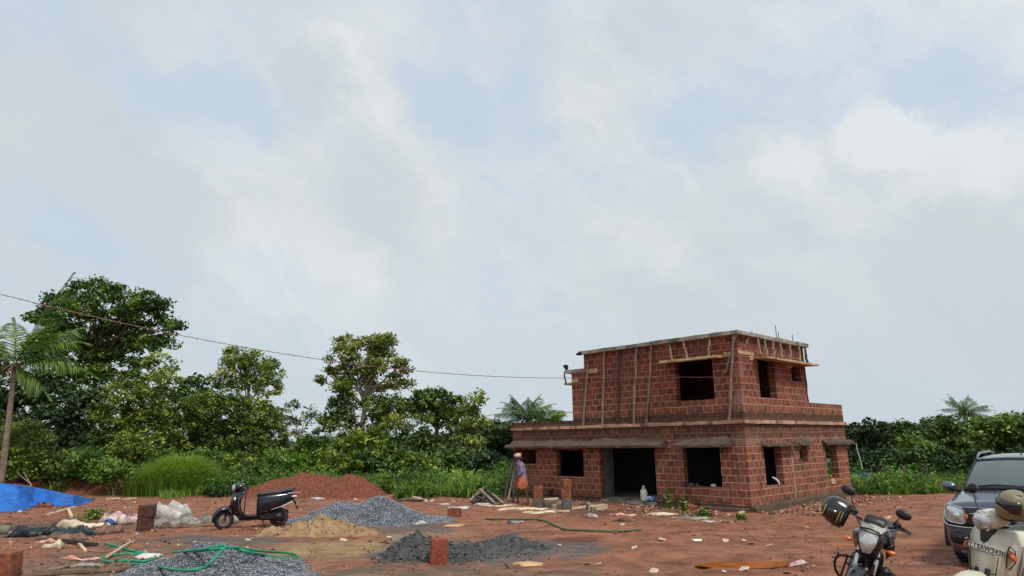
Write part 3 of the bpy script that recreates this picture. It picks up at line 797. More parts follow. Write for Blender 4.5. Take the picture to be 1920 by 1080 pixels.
p = on_ground(271, 996); block(p, (.36, .26, .34), lat_d, 'lower dark red block of the stack of two by the grey rags', .3, 'stack of two blocks by the rags')
block(p + Vector((0.02, 0, .335)), (.37, .27, .29), lat_d, 'upper dark red block of the stack of two by the grey rags', .15, 'stack of two blocks by the rags')
p = on_ground(4, 1084); block(p, (.40, .34, .40), lat, 'red laterite block at the bottom left corner of the photo', .1)
p = on_ground(1063, 955); block(p, (.30, .26, .34), stone_m, 'grey stone block at the foot of the middle stack before the front wall', .1, 'middle block stack')
block(p + Vector((0, .03, .335)), (.30, .26, .31), lat, 'red block in the middle of the stack left of the doorway', -.1, 'middle block stack')
block(p + Vector((.01, .03, .64)), (.27, .25, .25), lat, 'rounded brown block topping the stack left of the doorway', .35, 'middle block stack')
p = on_ground(1008, 948); block(p, (.30, .26, .26), stone_m, 'grey stone block at the foot of the stack beside the worker', -.1, 'block stack beside the worker')
block(p + Vector((.02, .03, .255)), (.29, .26, .40), lat, 'brick red block set upright in the stack beside the worker', .1, 'block stack beside the worker')
block(p + Vector((-.05, .03, .65)), (.31, .24, .24), lat_d, 'dark block topping the stack beside the worker', -.2, 'block stack beside the worker')
p = on_ground(809, 931); block(p, (.30, .24, .22), lat_d, 'small dark block lying far off before the green weeds', .2)
p = on_ground(1292, 956); block(p, (.40, .3, .16), lat, 'broken red block lying at the foot of the wall under the right front window', .6, None, .2)

# ---- heaps
def heap(name, label, cat, m, humps, jag=.02, lump=3.0, res=.05, group=None, stones_n=0, stone=(.01, .03), tintm=None, power=1.0, seed=1):
    """humps: (x, y, rx, ry, height, rotation)"""
    X0 = min(h[0] - max(h[2], h[3]) for h in humps) - .1; X1 = max(h[0] + max(h[2], h[3]) for h in humps) + .1
    Y0 = min(h[1] - max(h[2], h[3]) for h in humps) - .1; Y1 = max(h[1] + max(h[2], h[3]) for h in humps) + .1
    def H(x, y):
        z = np.full(np.shape(x), -.25)
        for (cx, cy, rx, ry, h, a) in humps:
            dx, dy = x - cx, y - cy; ca, sa = math.cos(a), math.sin(a)
            q = np.sqrt(((dx * ca + dy * sa) / rx) ** 2 + ((-dx * sa + dy * ca) / ry) ** 2) + .22 * fbm(x * 1.6, y * 1.6, seed, 3)
            f = np.where(q < 1, 1 - q, (1 - q) * .8)
            f = np.where(f > .82, .82 + (f - .82) * .45, f)
            f = np.where(f > 0, f ** power, f)
            z = np.maximum(z, h * f) + .0
        z = z + np.where(z > 0, 1, .3) * jag * (fbm(x * lump, y * lump, seed + 5, 4, .6) * 2)
        return z
    xs, ys = np.arange(X0, X1, res), np.arange(Y0, Y1, res)
    X, Y = np.meshgrid(xs, ys); G = ground_z(X, Y); Z = H(X, Y)
    Z = np.maximum(Z, -.06) ; nx_ = len(xs)
    cx, cy = (X0 + X1) / 2, (Y0 + Y1) / 2
    V = np.stack([X - cx, Y - cy, G + Z], -1).reshape(-1, 3)
    i = np.arange(V.shape[0]).reshape(len(ys), nx_)
    F = np.stack([i[:-1, :-1], i[:-1, 1:], i[1:, 1:], i[1:, :-1]], -1).reshape(-1, 4)
    F = F[(Z.ravel()[F].max(1) > -.055)]
    use = np.unique(F); re = np.full(len(V), -1); re[use] = np.arange(len(use))
    o = raw_mesh(name, V[use], re[F], m, smooth=True); o.location = (cx, cy, 0); tag(o, label, cat, group)
    if stones_n:
        sx, sy = X0 + (X1 - X0) * rng.random(stones_n), Y0 + (Y1 - Y0) * rng.random(stones_n)
        z = H(sx, sy); k = z + .10 * rng.random(stones_n) > .04; sx, sy, z = sx[k], sy[k], np.maximum(z[k], 0)
        s_ = stone[0] + (stone[1] - stone[0]) * rng.random(len(sx)) ** 2
        SV, SF = stones(sx, sy, s_); SV += np.stack([sx - cx, sy - cy, ground_z(sx, sy) + z + s_ * .2], -1)[:, None, :]
        so = raw_mesh('loose_stones', SV.reshape(-1, 3), SF, tintm, o, tint=np.repeat(rng.random(len(sx)), 8)); so['kind'] = 'stuff'
    return o
def hump(px, py, rx, ry, h, a=0.0):
    P = gnd(px, py); return (P.x, P.y, rx, ry, h, a)
def hump_at(px, py_base, back, rx, ry, h, a=0.0):
    P = gnd(px, py_base); d = Vector((P.x, P.y, 0)).normalized(); P = P + d * back
    return (P.x, P.y, rx, ry, h, a)
grav_b = mat('gravel_bed', srgb(66, 70, 78), .95, var=.4, scale=30, bump=.02)
grav_m = leaf_mat('gravel_stones', srgb(66, 70, 78), srgb(108, 113, 122), srgb(166, 170, 176), 0.0)
redm = mat('red_earth_heap', srgb(120, 68, 48), .95, var=.28, scale=8, bump=.05, bscale=14)
redc = leaf_mat('red_earth_clods', srgb(92, 52, 38), srgb(122, 68, 48), srgb(148, 88, 64), 0.0)
sandm = mat('tan_sand_heap', srgb(146, 120, 88), .95, var=.25, scale=5, bump=.035, bscale=9)
tanc = leaf_mat('sand_lumps', srgb(104, 82, 56), srgb(142, 114, 78), srgb(168, 140, 100), 0.0)
darkc = leaf_mat('dark_sand_lumps', srgb(52, 52, 54), srgb(72, 72, 73), srgb(94, 94, 94), 0.0)
darkm = mat('dark_grey_sand', srgb(72, 72, 73), .95, var=.35, scale=7, bump=.045, bscale=11)
heap('gravel_pile', 'big pile of blue grey crushed stone behind the parked dark scooter', 'gravel pile', grav_b,
     [hump_at(645, 990, 1.5, 1.35, 1.3, .60), hump_at(705, 990, 1.6, 1.3, 1.3, .70), hump_at(750, 988, 1.2, 1.05, .9, .42), hump_at(780, 984, .9, .9, .8, .14), hump_at(600, 984, 1.2, .8, .8, .26)],
     .025, 3, .05, None, 60000, (.009, .024), grav_m, 1.0, 3)
heap('gravel_pile', 'near pile of grey crushed stone under the loops of green hose', 'gravel pile', grav_b,
     [hump_at(400, 1082, .75, 1.35, 1.0, .46), hump_at(345, 1080, .5, .9, .9, .28), hump_at(470, 1082, .5, .8, .8, .28), hump_at(440, 1092, .2, 1.15, .9, .26)],
     .02, 3, .05, None, 48000, (.008, .020), grav_m, 1.0, 8)
heap('earth_mound', 'wide mound of red earth in front of the green weeds', 'earth mound', redm,
     [hump_at(575, 934, 1.6, 2.7, 1.7, .98), hump_at(655, 934, 1.2, 1.5, 1.3, .90), hump_at(522, 934, 1.3, 1.45, 1.4, .46), hump_at(685, 930, 1.4, 1.2, 1.2, .40)],
     .05, 1.5, .09, None, 22000, (.008, .028), redc, .85, 5)
heap('sand_pile', 'low pile of tan sand beside the rear wheel of the dark scooter', 'sand pile', sandm,
     [hump_at(597, 1010, .85, .95, .7, .40), hump_at(565, 1010, .7, .65, .55, .34), hump_at(632, 1008, .7, .9, .6, .30), hump_at(530, 1008, .45, .6, .5, .16)],
     .085, 4.0, .03, None, 900, (.010, .042), tanc, power=.9, seed=12)
heap('sand_pile', 'jagged heap of dark grey sand behind the upright red block', 'sand pile', darkm,
     [hump_at(782, 1056, .65, .66, .65, .36), hump_at(815, 1050, .75, .42, .5, .36), hump_at(757, 1058, .45, .36, .4, .18), hump_at(765, 1054, .7, .4, .4, .28), hump_at(850, 1056, .5, .6, .5, .16)],
     .10, 4.5, .03, None, 1500, (.010, .05), darkc, power=.85, seed=22)
heap('sand_pile', 'lower dark grey sand heap right of the upright red block', 'sand pile', darkm,
     [hump_at(945, 1034, .6, .55, .5, .27), hump_at(915, 1040, .5, .7, .55, .17), hump_at(975, 1036, .5, .5, .45, .12), hump_at(890, 1046, .3, .7, .4, .12), hump_at(860, 1052, .2, .5, .4, .10)],
     .08, 4.5, .03, None, 1400, (.010, .04), darkc, power=.95, seed=31)
heap('earth_bank', 'low bank of dug red earth behind the blue tarpaulin', 'earth bank', redm,
     [hump(60, 926, 2.6, 1.0, .95), hump(120, 925, 2.4, 1.0, .80), hump(175, 925, 2.4, 1.0, .75), hump(225, 925, 2.0, .9, .62), hump(0, 930, 2.4, 1.0, .7)],
     .06, 1.5, .10, None, 5000, (.02, .06), redc, .8, 41)

# ---- cloth, plastic and sacking
def cloth_mat(name, c1, c2, scale=3.0, rough=.6, spec=.4, mott=.5, crease=None):
    if name in MATS: return MATS[name]
    m, t, b = principled(name)
    co = t.new('ShaderNodeTexCoord').outputs['Object']
    n = t.noise(co, scale, 6, .65)[0]
    c = t.mix(t.ramp(n, .5 - mott * .3, .5 + mott * .3), c1, c2)
    n2 = t.noise(co, 9, 6, .7)[0]
    c = t.mix(t.ramp(n2, .56, .72, 0, .6), c, srgb(112, 84, 68))
    n3 = t.noise(t.vec('MULTIPLY', co, (3.0, 9.0, 9.0)), 2.2, 4, .6)[0]
    c = t.mix(t.ramp(n3, .60, .68, 0, mott), c, t.mix(.6, c, srgb(48, 44, 44)))  # dark streaks in the colour imitate shaded creases and print
    bn = t.new('ShaderNodeBump'); bn.inputs['Distance'].default_value = .16 if crease else .02; t.l.new(t.noise(t.vec('MULTIPLY', co, crease) if crease else co, 2.2 if crease else 7, 6, .62, 1.6 if crease else 1.2)[0], bn.inputs['Height']); t.l.new(bn.outputs[0], b.inputs['Normal'])
    t.l.new(c, b.inputs['Base Color']); b.inputs['Roughness'].default_value = rough; b.inputs['Specular IOR Level'].default_value = spec
    MATS[name] = m; return m
def folds(x, y, seed, fr=3.0):
    w = fbm(x * .9, y * .9, seed + 40, 2)
    return 1 - np.abs(np.sin((x * fr + y * fr * .6 + w * 5.5))) ** .8 - .5 + .7 * np.abs(fbm(x * fr * .8, y * fr * .8, seed, 3))
def crumple(px, py, L, W, h, m, name, label, cat, rotz=0.0, seed=0, fr=4.0, res=.042, fold=.5, group=None, edge=.3, flat=False):
    res = .042 if not flat else .05
    """a crumpled sheet lying in a heap: ragged outline, ridged folds; L along x, W along y"""
    P = gnd(px, py); n, k = max(8, int(L / res)), max(6, int(W / res))
    u = np.linspace(-1, 1, n); v = np.linspace(-1, 1, k); Ug, Vg = np.meshgrid(u, v)
    # square to rough disc
    Xl, Yl = Ug * np.sqrt(1 - Vg ** 2 / 2.6), Vg * np.sqrt(1 - Ug ** 2 / 2.6)
    rr = np.maximum(np.abs(Ug), np.abs(Vg)); ang = np.arctan2(Yl, Xl)
    out = 1 + edge * fbm(np.cos(ang) * 2.2 + seed, np.sin(ang) * 2.2, seed + 3, 4) * 2 * rr
    Xl, Yl = Xl * out * L / 2, Yl * out * W / 2
    env = np.clip(1 - rr ** 2.6, 0, 1) ** (.6 if not flat else .3)
    f1 = folds(Xl, Yl, seed, fr) + .6 * folds(Yl + Xl * .3, Xl, seed + 77, fr * 1.7) + .35 * folds(Xl * .7 - Yl, Yl, seed + 31, fr * 3.1)
    Z = h * env * (.72 + .9 * fbm(Xl * 1.6, Yl * 1.6, seed + 9, 3)) + min(.13, h * .5) * fold * 1.7 * f1 * np.clip(env * 1.2 + .1, 0, 1)
    Z = np.maximum(Z, .0) + .008
    Xl = Xl + .05 * min(1, L) * fbm(Xl * 5, Yl * 5, seed + 60, 2); 
    c, s = math.cos(rotz), math.sin(rotz)
    Xw, Yw = Xl * c - Yl * s, Xl * s + Yl * c
    Zw = ground_z(Xw + P.x, Yw + P.y) + Z
    base = float(Zw.min())
    mb = MB(); mb.grid([[(float(Xw[i, j]), float(Yw[i, j]), float(Zw[i, j]) - base) for j in range(n)] for i in range(k)])
    o = mb.build(name, m, None, smooth=24, solid=.006); o.location = (P.x, P.y, base)
    return tag(o, label, cat, group)
tarp_m = cloth_mat('blue_tarpaulin', srgb(8, 88, 172), srgb(18, 110, 200), 1.2, .36, .5, .25, (.45, 1.0, 2.2))
wht = cloth_mat('dirty_white_plastic', srgb(150, 146, 142), srgb(206, 202, 198), 4, .5)
pnk = cloth_mat('pink_white_cloth', srgb(150, 108, 116), srgb(214, 194, 188), 7, .8)
crm = cloth_mat('cream_sacking', srgb(176, 156, 128), srgb(224, 208, 180), 3, .8)
blk = cloth_mat('black_plastic_sheet', srgb(12, 20, 24), srgb(20, 40, 44), 2, .35)
brn = cloth_mat('brown_rag', srgb(84, 64, 54), srgb(132, 104, 84), 5, .9)
gry = cloth_mat('grey_rag', srgb(92, 88, 84), srgb(160, 154, 146), 5, .8)
card = cloth_mat('tan_cardboard', srgb(176, 138, 102), srgb(208, 170, 132), 2, .85)
sal = cloth_mat('salmon_plastic', srgb(186, 116, 96), srgb(222, 176, 160), 6, .6)

# the blue tarpaulin: a sheet over a low ridge, its front hem on the ground
hem = [(-140, 968), (-60, 966), (0, 962), (46, 959), (66, 950), (84, 947), (100, 950), (140, 950), (166, 943), (176, 938)]
top = [(-140, 884), (-60, 894), (0, 903), (34, 907), (66, 913), (88, 917), (108, 921), (140, 928), (164, 934), (176, 936)]
mb = MB(); rows = [[] for _ in range(17)]
for k in range(81):
    f = k / 80 * (len(hem) - 1); i0 = min(int(f), len(hem) - 2); q = f - i0
    hx = hem[i0][0] * (1 - q) + hem[i0 + 1][0] * q; hy = hem[i0][1] * (1 - q) + hem[i0 + 1][1] * q
    tx = top[i0][0] * (1 - q) + top[i0 + 1][0] * q; ty = top[i0][1] * (1 - q) + top[i0 + 1][1] * q
    A = gnd(hx, hy); taper_ = 1 - (k / 80) ** 3
    B = at(tx, ty, A.y + .12 + 1.25 * taper_)
    lift = .05 if 4.2 < f < 6.0 else .0
    A.z = gz2(A.x, A.y) + .012 + lift
    Cb = Vector((B.x - .35, B.y + .15 + 1.2 * taper_, .02))
    for r_ in range(17):
        w = r_ / 16
        p = A.lerp(B, w / .6) if w <= .6 else B.lerp(Cb, (w - .6) / .4)
        bulge = math.sin(math.pi * min(1, w / .6)) if w <= .6 else 0
        fo = .055 * math.sin(k * .42 + 6 * w + 2 * math.sin(k * .13)) + .07 * mnoise.noise(Vector((k * .21, w * 3, 2))) + .035 * abs(math.sin(k * .8 + w * 7 + 2 * mnoise.noise(Vector((k * .1, w * 2, 5))))) + .02 * mnoise.noise(Vector((k * .7, w * 8, 1)))
        p = p + Vector((0, -.10 * bulge * taper_ + fo * .8 * bulge, -.12 * bulge * taper_ + fo * .5 * (bulge + .12)))
        rows[r_].append(p)
mb.grid(rows)
mb.single('blue_tarpaulin', tarp_m, 'bright blue tarpaulin sheet draped over a low heap at the left edge', 'tarpaulin', smooth=60, solid=.008)
mb = MB(); P = on_ground(78, 953)
for k in range(7): mb.ball(P + Vector((random.uniform(-.4, .5), random.uniform(0, .3), .05)), (random.uniform(.06, .14), .1, random.uniform(.05, .12)), 7, 5)
mb.single('rubble_heap', lat, 'bits of red rubble peeping out under the blue tarpaulin', 'rubble')
# rag and sheet heaps
crumple(319, 974, 1.0, .9, .60, wht, 'plastic_heap', 'tall heap of crumpled grey white plastic sheeting beside the two stacked blocks', 'plastic sheet', .1, 3, 5, .025, .55)
crumple(328, 986, 1.1, .6, .26, gry, 'rag_heap', 'grey crumpled sheet at the foot of the plastic heap', 'rag', .0, 14, 5, .025, .6)
crumple(238, 981, 1.25, .8, .36, pnk, 'cloth_heap', 'crumpled pink and white cloth left of the two stacked blocks', 'cloth', .1, 5, 6, .025, .6)
crumple(388, 984, 1.5, .5, .22, gry, 'rag_heap', 'long grey torn sheet lying up to the scooter front wheel', 'rag', .1, 9, 5, .03, .6)
crumple(365, 990, 1.6, .4, .10, brn, 'rag_heap', 'flat brown rag below the grey torn sheet', 'rag', -.05, 19, 5, .03, .7)
crumple(205, 984, .3, .2, .16, mat('blue_scrap', srgb(34, 66, 140), .6), 'blue_scrap', 'small blue plastic scrap left of the pink cloth', 'plastic scrap', .2, 7, 6, .02)
crumple(110, 1002, 2.2, .62, .20, blk, 'plastic_sheet', 'crumpled black plastic sheet among the rags on the left', 'plastic sheet', -.18, 11, 4, .03, .6)
crumple(50, 1004, 1.0, .45, .20, blk, 'plastic_sheet', 'black plastic bundle at the left end of the rag heap', 'plastic sheet', .1, 12, 4, .03, .6)
crumple(155, 988, 1.25, .34, .17, crm, 'sack', 'cream cloth sack draped over the black sheet', 'sack', -.02, 15, 4, .025, .5)
crumple(185, 1000, 1.0, .45, .15, brn, 'rag_heap', 'brown rags and leaves below the cream sack', 'rag', 0, 16, 6, .025, .8)
crumple(118, 1012, 1.3, .4, .10, brn, 'rag_heap', 'flat brown rag below the black plastic sheet', 'rag', -.3, 17, 6, .03, .8)
crumple(88, 1017, .55, .18, .09, sal, 'cloth_strip', 'torn pale pink strip over the brown rag', 'cloth', -.3, 18, 6, .02, .9)
crumple(100, 1029, .55, .22, .10, crm, 'sack', 'small cream cloth scrap below the pink strip', 'sack', -.15, 21, 5, .02, .6)
crumple(150, 1051, .72, .16, .05, sal, 'cloth_strip', 'salmon pink plastic strip left of the green hose', 'cloth', .16, 23, 6, .02, .9)
crumple(35, 1001, .5, .14, .12, wht, 'plastic_heap', 'small white crumpled bag at the left end of the black bundle', 'plastic sheet', .1, 24, 5, .02, .6)
crumple(75, 992, .7, .14, .12, gry, 'rag_heap', 'pale rag lying behind the black plastic sheet', 'rag', .05, 26, 5, .02, .6)
crumple(145, 1066, .8, .2, .05, gry, 'rag_heap', 'grey scrap of sacking above the log at the bottom left', 'rag', .05, 27, 5, .02, .7)
crumple(282, 1045, .42, .36, .10, mat('white_sack_scrap', srgb(204, 194, 190), .7, var=.1), 'sack_scrap', 'torn white sack scrap lying over the green hose', 'sack', .5, 28, 3.5, .02, .5)
crumple(993, 1061, .50, .24, .05, card, 'cardboard_scrap', 'tan cardboard scrap lying on the grey sand, nearest of the loose scraps', 'cardboard', .1, 29, 2, .03, .4, flat=True)
crumple(745, 1013, .32, .2, .12, gry, 'rag_heap', 'crumpled grey bag left of the jagged dark sand heap', 'rag', .2, 30, 5, .02, .6)
crumple(732, 1018, .5, .22, .08, brn, 'rag_heap', 'dark brown scrap beside the crumpled grey bag', 'rag', -.3, 33, 5, .02, .6)
crumple(1307, 1014, .22, .14, .05, mat('white_paper', srgb(226, 222, 218), .8, var=.08), 'paper_scrap', 'white crumpled paper alone on the red soil right of the hose', 'paper', .2, 34, 4, .02, .6)
for k, (px, py, L, W, rz, mm, lab) in enumerate((
        (935, 950, 1.1, .35, .1, crm, 'cream flattened sack left of the worker on the ground'),
        (985, 955, 1.5, .5, -.05, crm, 'long cream flattened sack in front of the worker'),
        (1012, 961, 1.0, .3, -.1, crm, 'cream torn sack in front of the block stack'),
        (905, 948, .5, .25, .2, wht, 'white flattened bag beside the dark timber heap'),
        (860, 955, .7, .25, 0, wht, 'white plastic sheet behind the lone red block'),
        (1165, 967, .75, .22, .1, sal, 'pink plastic sheet lying before the doorway'),
        (1110, 973, .32, .22, .1, pnk, 'crumpled pink and white paper left of the pink sheet'),
        (832, 948, .5, .2, .1, wht, 'small white bag left of the lone red block'),
        (788, 985, .35, .18, 0, wht, 'white scrap at the right tail of the far gravel pile'),
        (595, 935, .55, .3, 0, wht, 'white bag lying in front of the red earth mound'),
        (850, 986, .5, .3, .2, card, 'tan board scrap in front of the lone red block'),
        (965, 982, .45, .18, 0, gry, 'grey scrap just below the brown hose'),
        (1178, 980, .6, .2, 0, brn, 'dark scrap of sacking below the pink sheet'),
        (1330, 977, .4, .16, .1, wht, 'white plastic scrap on the soil before the house corner'),
        (1300, 972, .9, .25, .0, gry, 'grey torn sheet at the foot of the wall near the corner'),
        (1240, 967, .8, .3, 0, crm, 'pale torn sack under the weed by the front wall'),
        (1390, 962, .3, .2, .5, card, 'tan scrap leaning at the house corner'),
        (1490, 1052, .5, .14, .1, pnk, 'pale scrap at the right end of the muddy puddle'),
        (520, 1000, .4, .16, 0, wht, 'white scrap under the scooter rear wheel'))):
    crumple(px, py, L, W, .05 if 'crumpled' not in lab else .1, mm, 'ground_scrap', lab, 'scrap', rz, 50 + k * 3, 4, .03, .55, 'scraps lying on the soil', .35, True)
# tiny pale flecks of paper and lime
fl = [[random.uniform(560, 1560), random.uniform(945, 1030)] for _ in range(30)] + [[random.uniform(10, 560), random.uniform(935, 1065)] for _ in range(28)] + [[random.uniform(1050, 1560), random.uniform(1000, 1078)] for _ in range(12)] + [[random.uniform(1600, 1750), random.uniform(945, 975)] for _ in range(7)] + [[random.uniform(640, 950), random.uniform(932, 948)] for _ in range(12)]
fleck = mat('pale_fleck', srgb(190, 170, 154), .9, var=.2, scale=9)
mb = MB(); mb.add([(-.06, -.02, 0), (.03, -.05, .004), (.07, .01, .02), (.0, .05, .03), (-.05, .03, .006)], [(0, 1, 2, 3, 4)])
f0 = mb.build('paper_fleck', fleck, None, smooth=0, solid=.004)
for k, (px, py) in enumerate(fl):
    o = f0 if k == 0 else f0.copy()
    if k: COL.objects.link(o)
    P = gnd(px, py); o.location = (P.x, P.y, gz2(P.x, P.y) + .008); o.rotation_euler = (random.uniform(-.2, .2), random.uniform(-.2, .2), random.uniform(0, 6)); s_ = random.uniform(.45, 1.5); o.scale = (s_, s_, s_)
    tag(o, 'tiny pale paper fleck lying on the bare soil', 'paper scrap', 'paper flecks on the soil')

# ---- planks and timber scraps
def plank(a, b_, w, th, m, label, cat='plank', group=None, lift=0.0, lift2=0.0):
    A, B = gnd(*a), gnd(*b_); A.z, B.z = gz2(A.x, A.y) + th / 2 + lift, gz2(B.x, B.y) + th / 2 + lift2
    d = B - A; L = d.length; x = d.normalized(); y = Vector((0, 0, 1)).cross(x).normalized(); z = x.cross(y)
    rot = Matrix((x, y, z)).transposed()
    mb = MB(); n = 7; rings = []
    for k in range(n):
        f = k / (n - 1) - .5; ww = w * random.uniform(.9, 1.05)
        j = random.uniform(-.006, .006)
        rings.append([rot @ Vector((f * L, sy * ww / 2, sz * th / 2 + j)) for sy, sz in ((-1, -1), (1, -1), (1, 1), (-1, 1))])
    c = (A + B) / 2
    mb.loft([[p + c for p in r_] for r_ in rings])
    return mb.single('plank', m, label, cat, group, smooth=30)
plank((1020, 951), (1040, 950), .32, .14, stone_m, 'short thick grey offcut beside the worker side block stack', lift=.02, lift2=.02)
plank((1018, 947), (1045, 945), .16, .05, wood_p, 'pale board lying on the grey offcut', lift=.17, lift2=.17)
plank((1022, 938), (1040, 934), .14, .08, wood_d, 'dark offcut leaning between the two block stacks', lift=.3, lift2=.22)
plank((1038, 953), (1056, 952), .2, .12, wood_p, 'pale stubby offcut left of the middle block stack')
plank((1034, 959), (1068, 959), .12, .04, wood_p, 'thin pale board in front of the middle block stack')
plank((1070, 955), (1101, 952), .14, .05, wood_p, 'pale board right of the middle block stack')
plank((1075, 943), (1094, 942), .1, .04, wood, 'grey stick behind the pale boards before the front wall')
plank((1108, 958), (1135, 953), .16, .14, wood_p, 'thick pale log end left of the doorway', 'log')
plank((1101, 949), (1114, 961), .14, .12, wood, 'grey stub crossing the pale log end', 'log')
plank((560, 942), (600, 941), .12, .08, wood, 'long beam lying behind the far gravel pile', 'beam')
plank((90, 966), (142, 952), .10, .05, wood_p, 'pale board lying in front of the blue tarpaulin')
plank((128, 957), (134, 970), .08, .05, wood_p, 'short pale stake before the blue tarpaulin')
plank((200, 935), (225, 934), .15, .05, wood_p, 'pale board at the foot of the red bank')
plank((230, 935), (255, 933), .15, .05, wood_p, 'second pale board at the foot of the red bank, right of the first')
plank((200, 1052), (245, 1024), .035, .035, wood_p, 'thin pale stick crossing the green hose', 'stick', lift=.03, lift2=.03)
plank((145, 1021), (160, 1034), .05, .04, wood_p, 'short tan stick among the brown rags', 'stick', lift=.02)
plank((118, 1020), (180, 1026), .08, .06, wood_d, 'brown branch lying among the rags on the left', 'branch', lift=.03)
for k, (x0, y0, x1, y1, l0, l1) in enumerate(((880, 944, 912, 930, 0, .35), (886, 946, 930, 938, .0, .12), (905, 945, 936, 942, .1, .02), (900, 938, 928, 946, .32, 0), (912, 937, 940, 941, .25, .02), (892, 941, 918, 948, .15, 0), (922, 938, 944, 945, .18, 0))):
    plank((x0, y0), (x1, y1), .09, .07, wood_d if k % 3 else wood, ['longest dark timber sticking up from the scrap heap by the weeds', 'dark timber flat at the front of the scrap heap', 'grey timber across the right of the scrap heap', 'dark timber sloping down right on the scrap heap', 'dark upper timber at the right of the scrap heap', 'grey short timber at the front left of the scrap heap', 'dark timber end at the far right of the scrap heap'][k], 'timber scrap', 'dark timber scrap heap', l0, l1)
for k, (x0, y0, x1, y1, l0, l1) in enumerate(((740, 942, 775, 940, 0, .02), (752, 940, 790, 934, .05, .15), (770, 934, 800, 941, .2, 0), (775, 942, 802, 939, .03, .06))):
    plank((x0, y0), (x1, y1), .12, .06, [wood_d, wood, wood_p, wood_d][k], ['dark board at the left of the small timber heap behind the gravel', 'grey board rising over the small timber heap behind the gravel', 'pale board topping the small timber heap behind the gravel', 'dark board at the right of the small timber heap behind the gravel'][k], 'timber scrap', 'small timber heap')
# log at the very front
A, B = gnd(60, 1084), gnd(262, 1073); A.z, B.z = gz2(A.x, A.y) + .05, gz2(B.x, B.y) + .04
pole(A, B, .055, mat('brown_log', srgb(96, 78, 60), .9, var=.4, scale=8, bump=.01), 'log', 'long brown log lying at the bottom left edge', 'log', None, 9, .02)
mb = MB(); P = on_ground(12, 1000); mb.tube([P + Vector((-.35, 0, .1)), P + Vector((0, 0, .1)), P + Vector((.1, 0, .1))], [.11, .12, .10], 12)
mb.single('grey_can', mat('grey_tin', srgb(120, 116, 100), .7, .2), 'dull grey tin lying at the left edge by the black bundle', 'tin')

# ---- hoses and the cable
def curve_pts(pts, n=8):
    pts = [Vector(p) for p in pts]; out = []
    for i in range(len(pts) - 1):
        p0, p1, p2, p3 = pts[max(i - 1, 0)], pts[i], pts[i + 1], pts[min(i + 2, len(pts) - 1)]
        for k in range(n):
            t_ = k / n
            out.append(.5 * ((2 * p1) + (p2 - p0) * t_ + (2 * p0 - 5 * p1 + 4 * p2 - p3) * t_ ** 2 + (3 * p1 - p0 - 3 * p2 + p3) * t_ ** 3))
    return out + [pts[-1]]
hose_g = mat('green_hose_rubber', srgb(18, 136, 100), .45, var=.2, scale=3)
def hose(px, m, r, label, lifts=None):
    pts = []
    for k, (x, y) in enumerate(px):
        P = gnd(x, y); l = lifts[k] if lifts else 0
        if l:
            P = at(x, y, P.y * (CAMH - l) / CAMH); 
        else: P.z = gz2(P.x, P.y) + r
        pts.append(P)
    mb = MB(); mb.tube(curve_pts(pts, 7), r, 9)
    return mb.single('garden_hose', m, label, 'hose')
hose([(196, 1024), (225, 1030), (250, 1037), (275, 1040), (292, 1049), (270, 1056), (240, 1055), (205, 1055), (190, 1051), (205, 1046), (240, 1042), (285, 1041), (300, 1046)], hose_g, .022, 'green garden hose coiled on the left of the near gravel pile')
hose([(246, 1063), (258, 1058), (285, 1059), (315, 1066), (350, 1070), (380, 1065), (400, 1050), (414, 1034), (424, 1025), (412, 1024), (380, 1030), (340, 1034), (325, 1035)], hose_g, .022, 'green garden hose looping over the top of the near gravel pile', [0, .03, .10, .20, .26, .30, .40, .47, .50, .50, .44, .3, .2])
hose([(340, 1039), (372, 1033), (400, 1030), (440, 1027), (470, 1031), (500, 1034), (540, 1037), (558, 1042), (550, 1047), (520, 1045), (495, 1040), (470, 1036), (440, 1028)], hose_g, .021, 'green garden hose running to a loop right of the near gravel pile', [.2, .36, .46, .46, .36, .2, .05, .03, .03, .1, .2, .36, .44])
hose([(910, 976), (950, 976), (1000, 977), (1022, 980), (1040, 988), (1062, 994), (1095, 996), (1140, 997), (1175, 997), (1203, 996)], mat('olive_hose', srgb(98, 98, 72), .6, var=.25, scale=4), .032, 'olive brown hose lying across the bare soil in front of the house')
cab = mat('red_brown_cable', srgb(136, 96, 92), .7, var=.5, scale=5)
L0 = at(-120, 520, 15); L1 = hw(-.10, YS - .05, on_front(1075, 708, .1).z)
pts = []
for k in range(61):
    f = k / 60; p = L0.lerp(L1, f); p.z -= 4 * .62 * f * (1 - f); pts.append(p)
for px in (1130, 1200, 1262, 1345):
    q = on_front(px, 707 + (1345 - px) * .004, .12); pts.append(hw(-.12, q.y, q.z))
mb = MB(); mb.tube(pts, .007, 6)
tw = []
for k in range(len(pts) - 1):
    for j in range(6):
        f = j / 6; p = pts[k].lerp(pts[k + 1], f); a = (k * 6 + j) * 1.1
        tw.append(p + Vector((0, math.cos(a) * .011, math.sin(a) * .011)))
mb.tube(tw, .0065, 5)
mb.single('overhead_cable', cab, 'thin twisted red brown cable sagging from the left edge across to the house', 'cable')

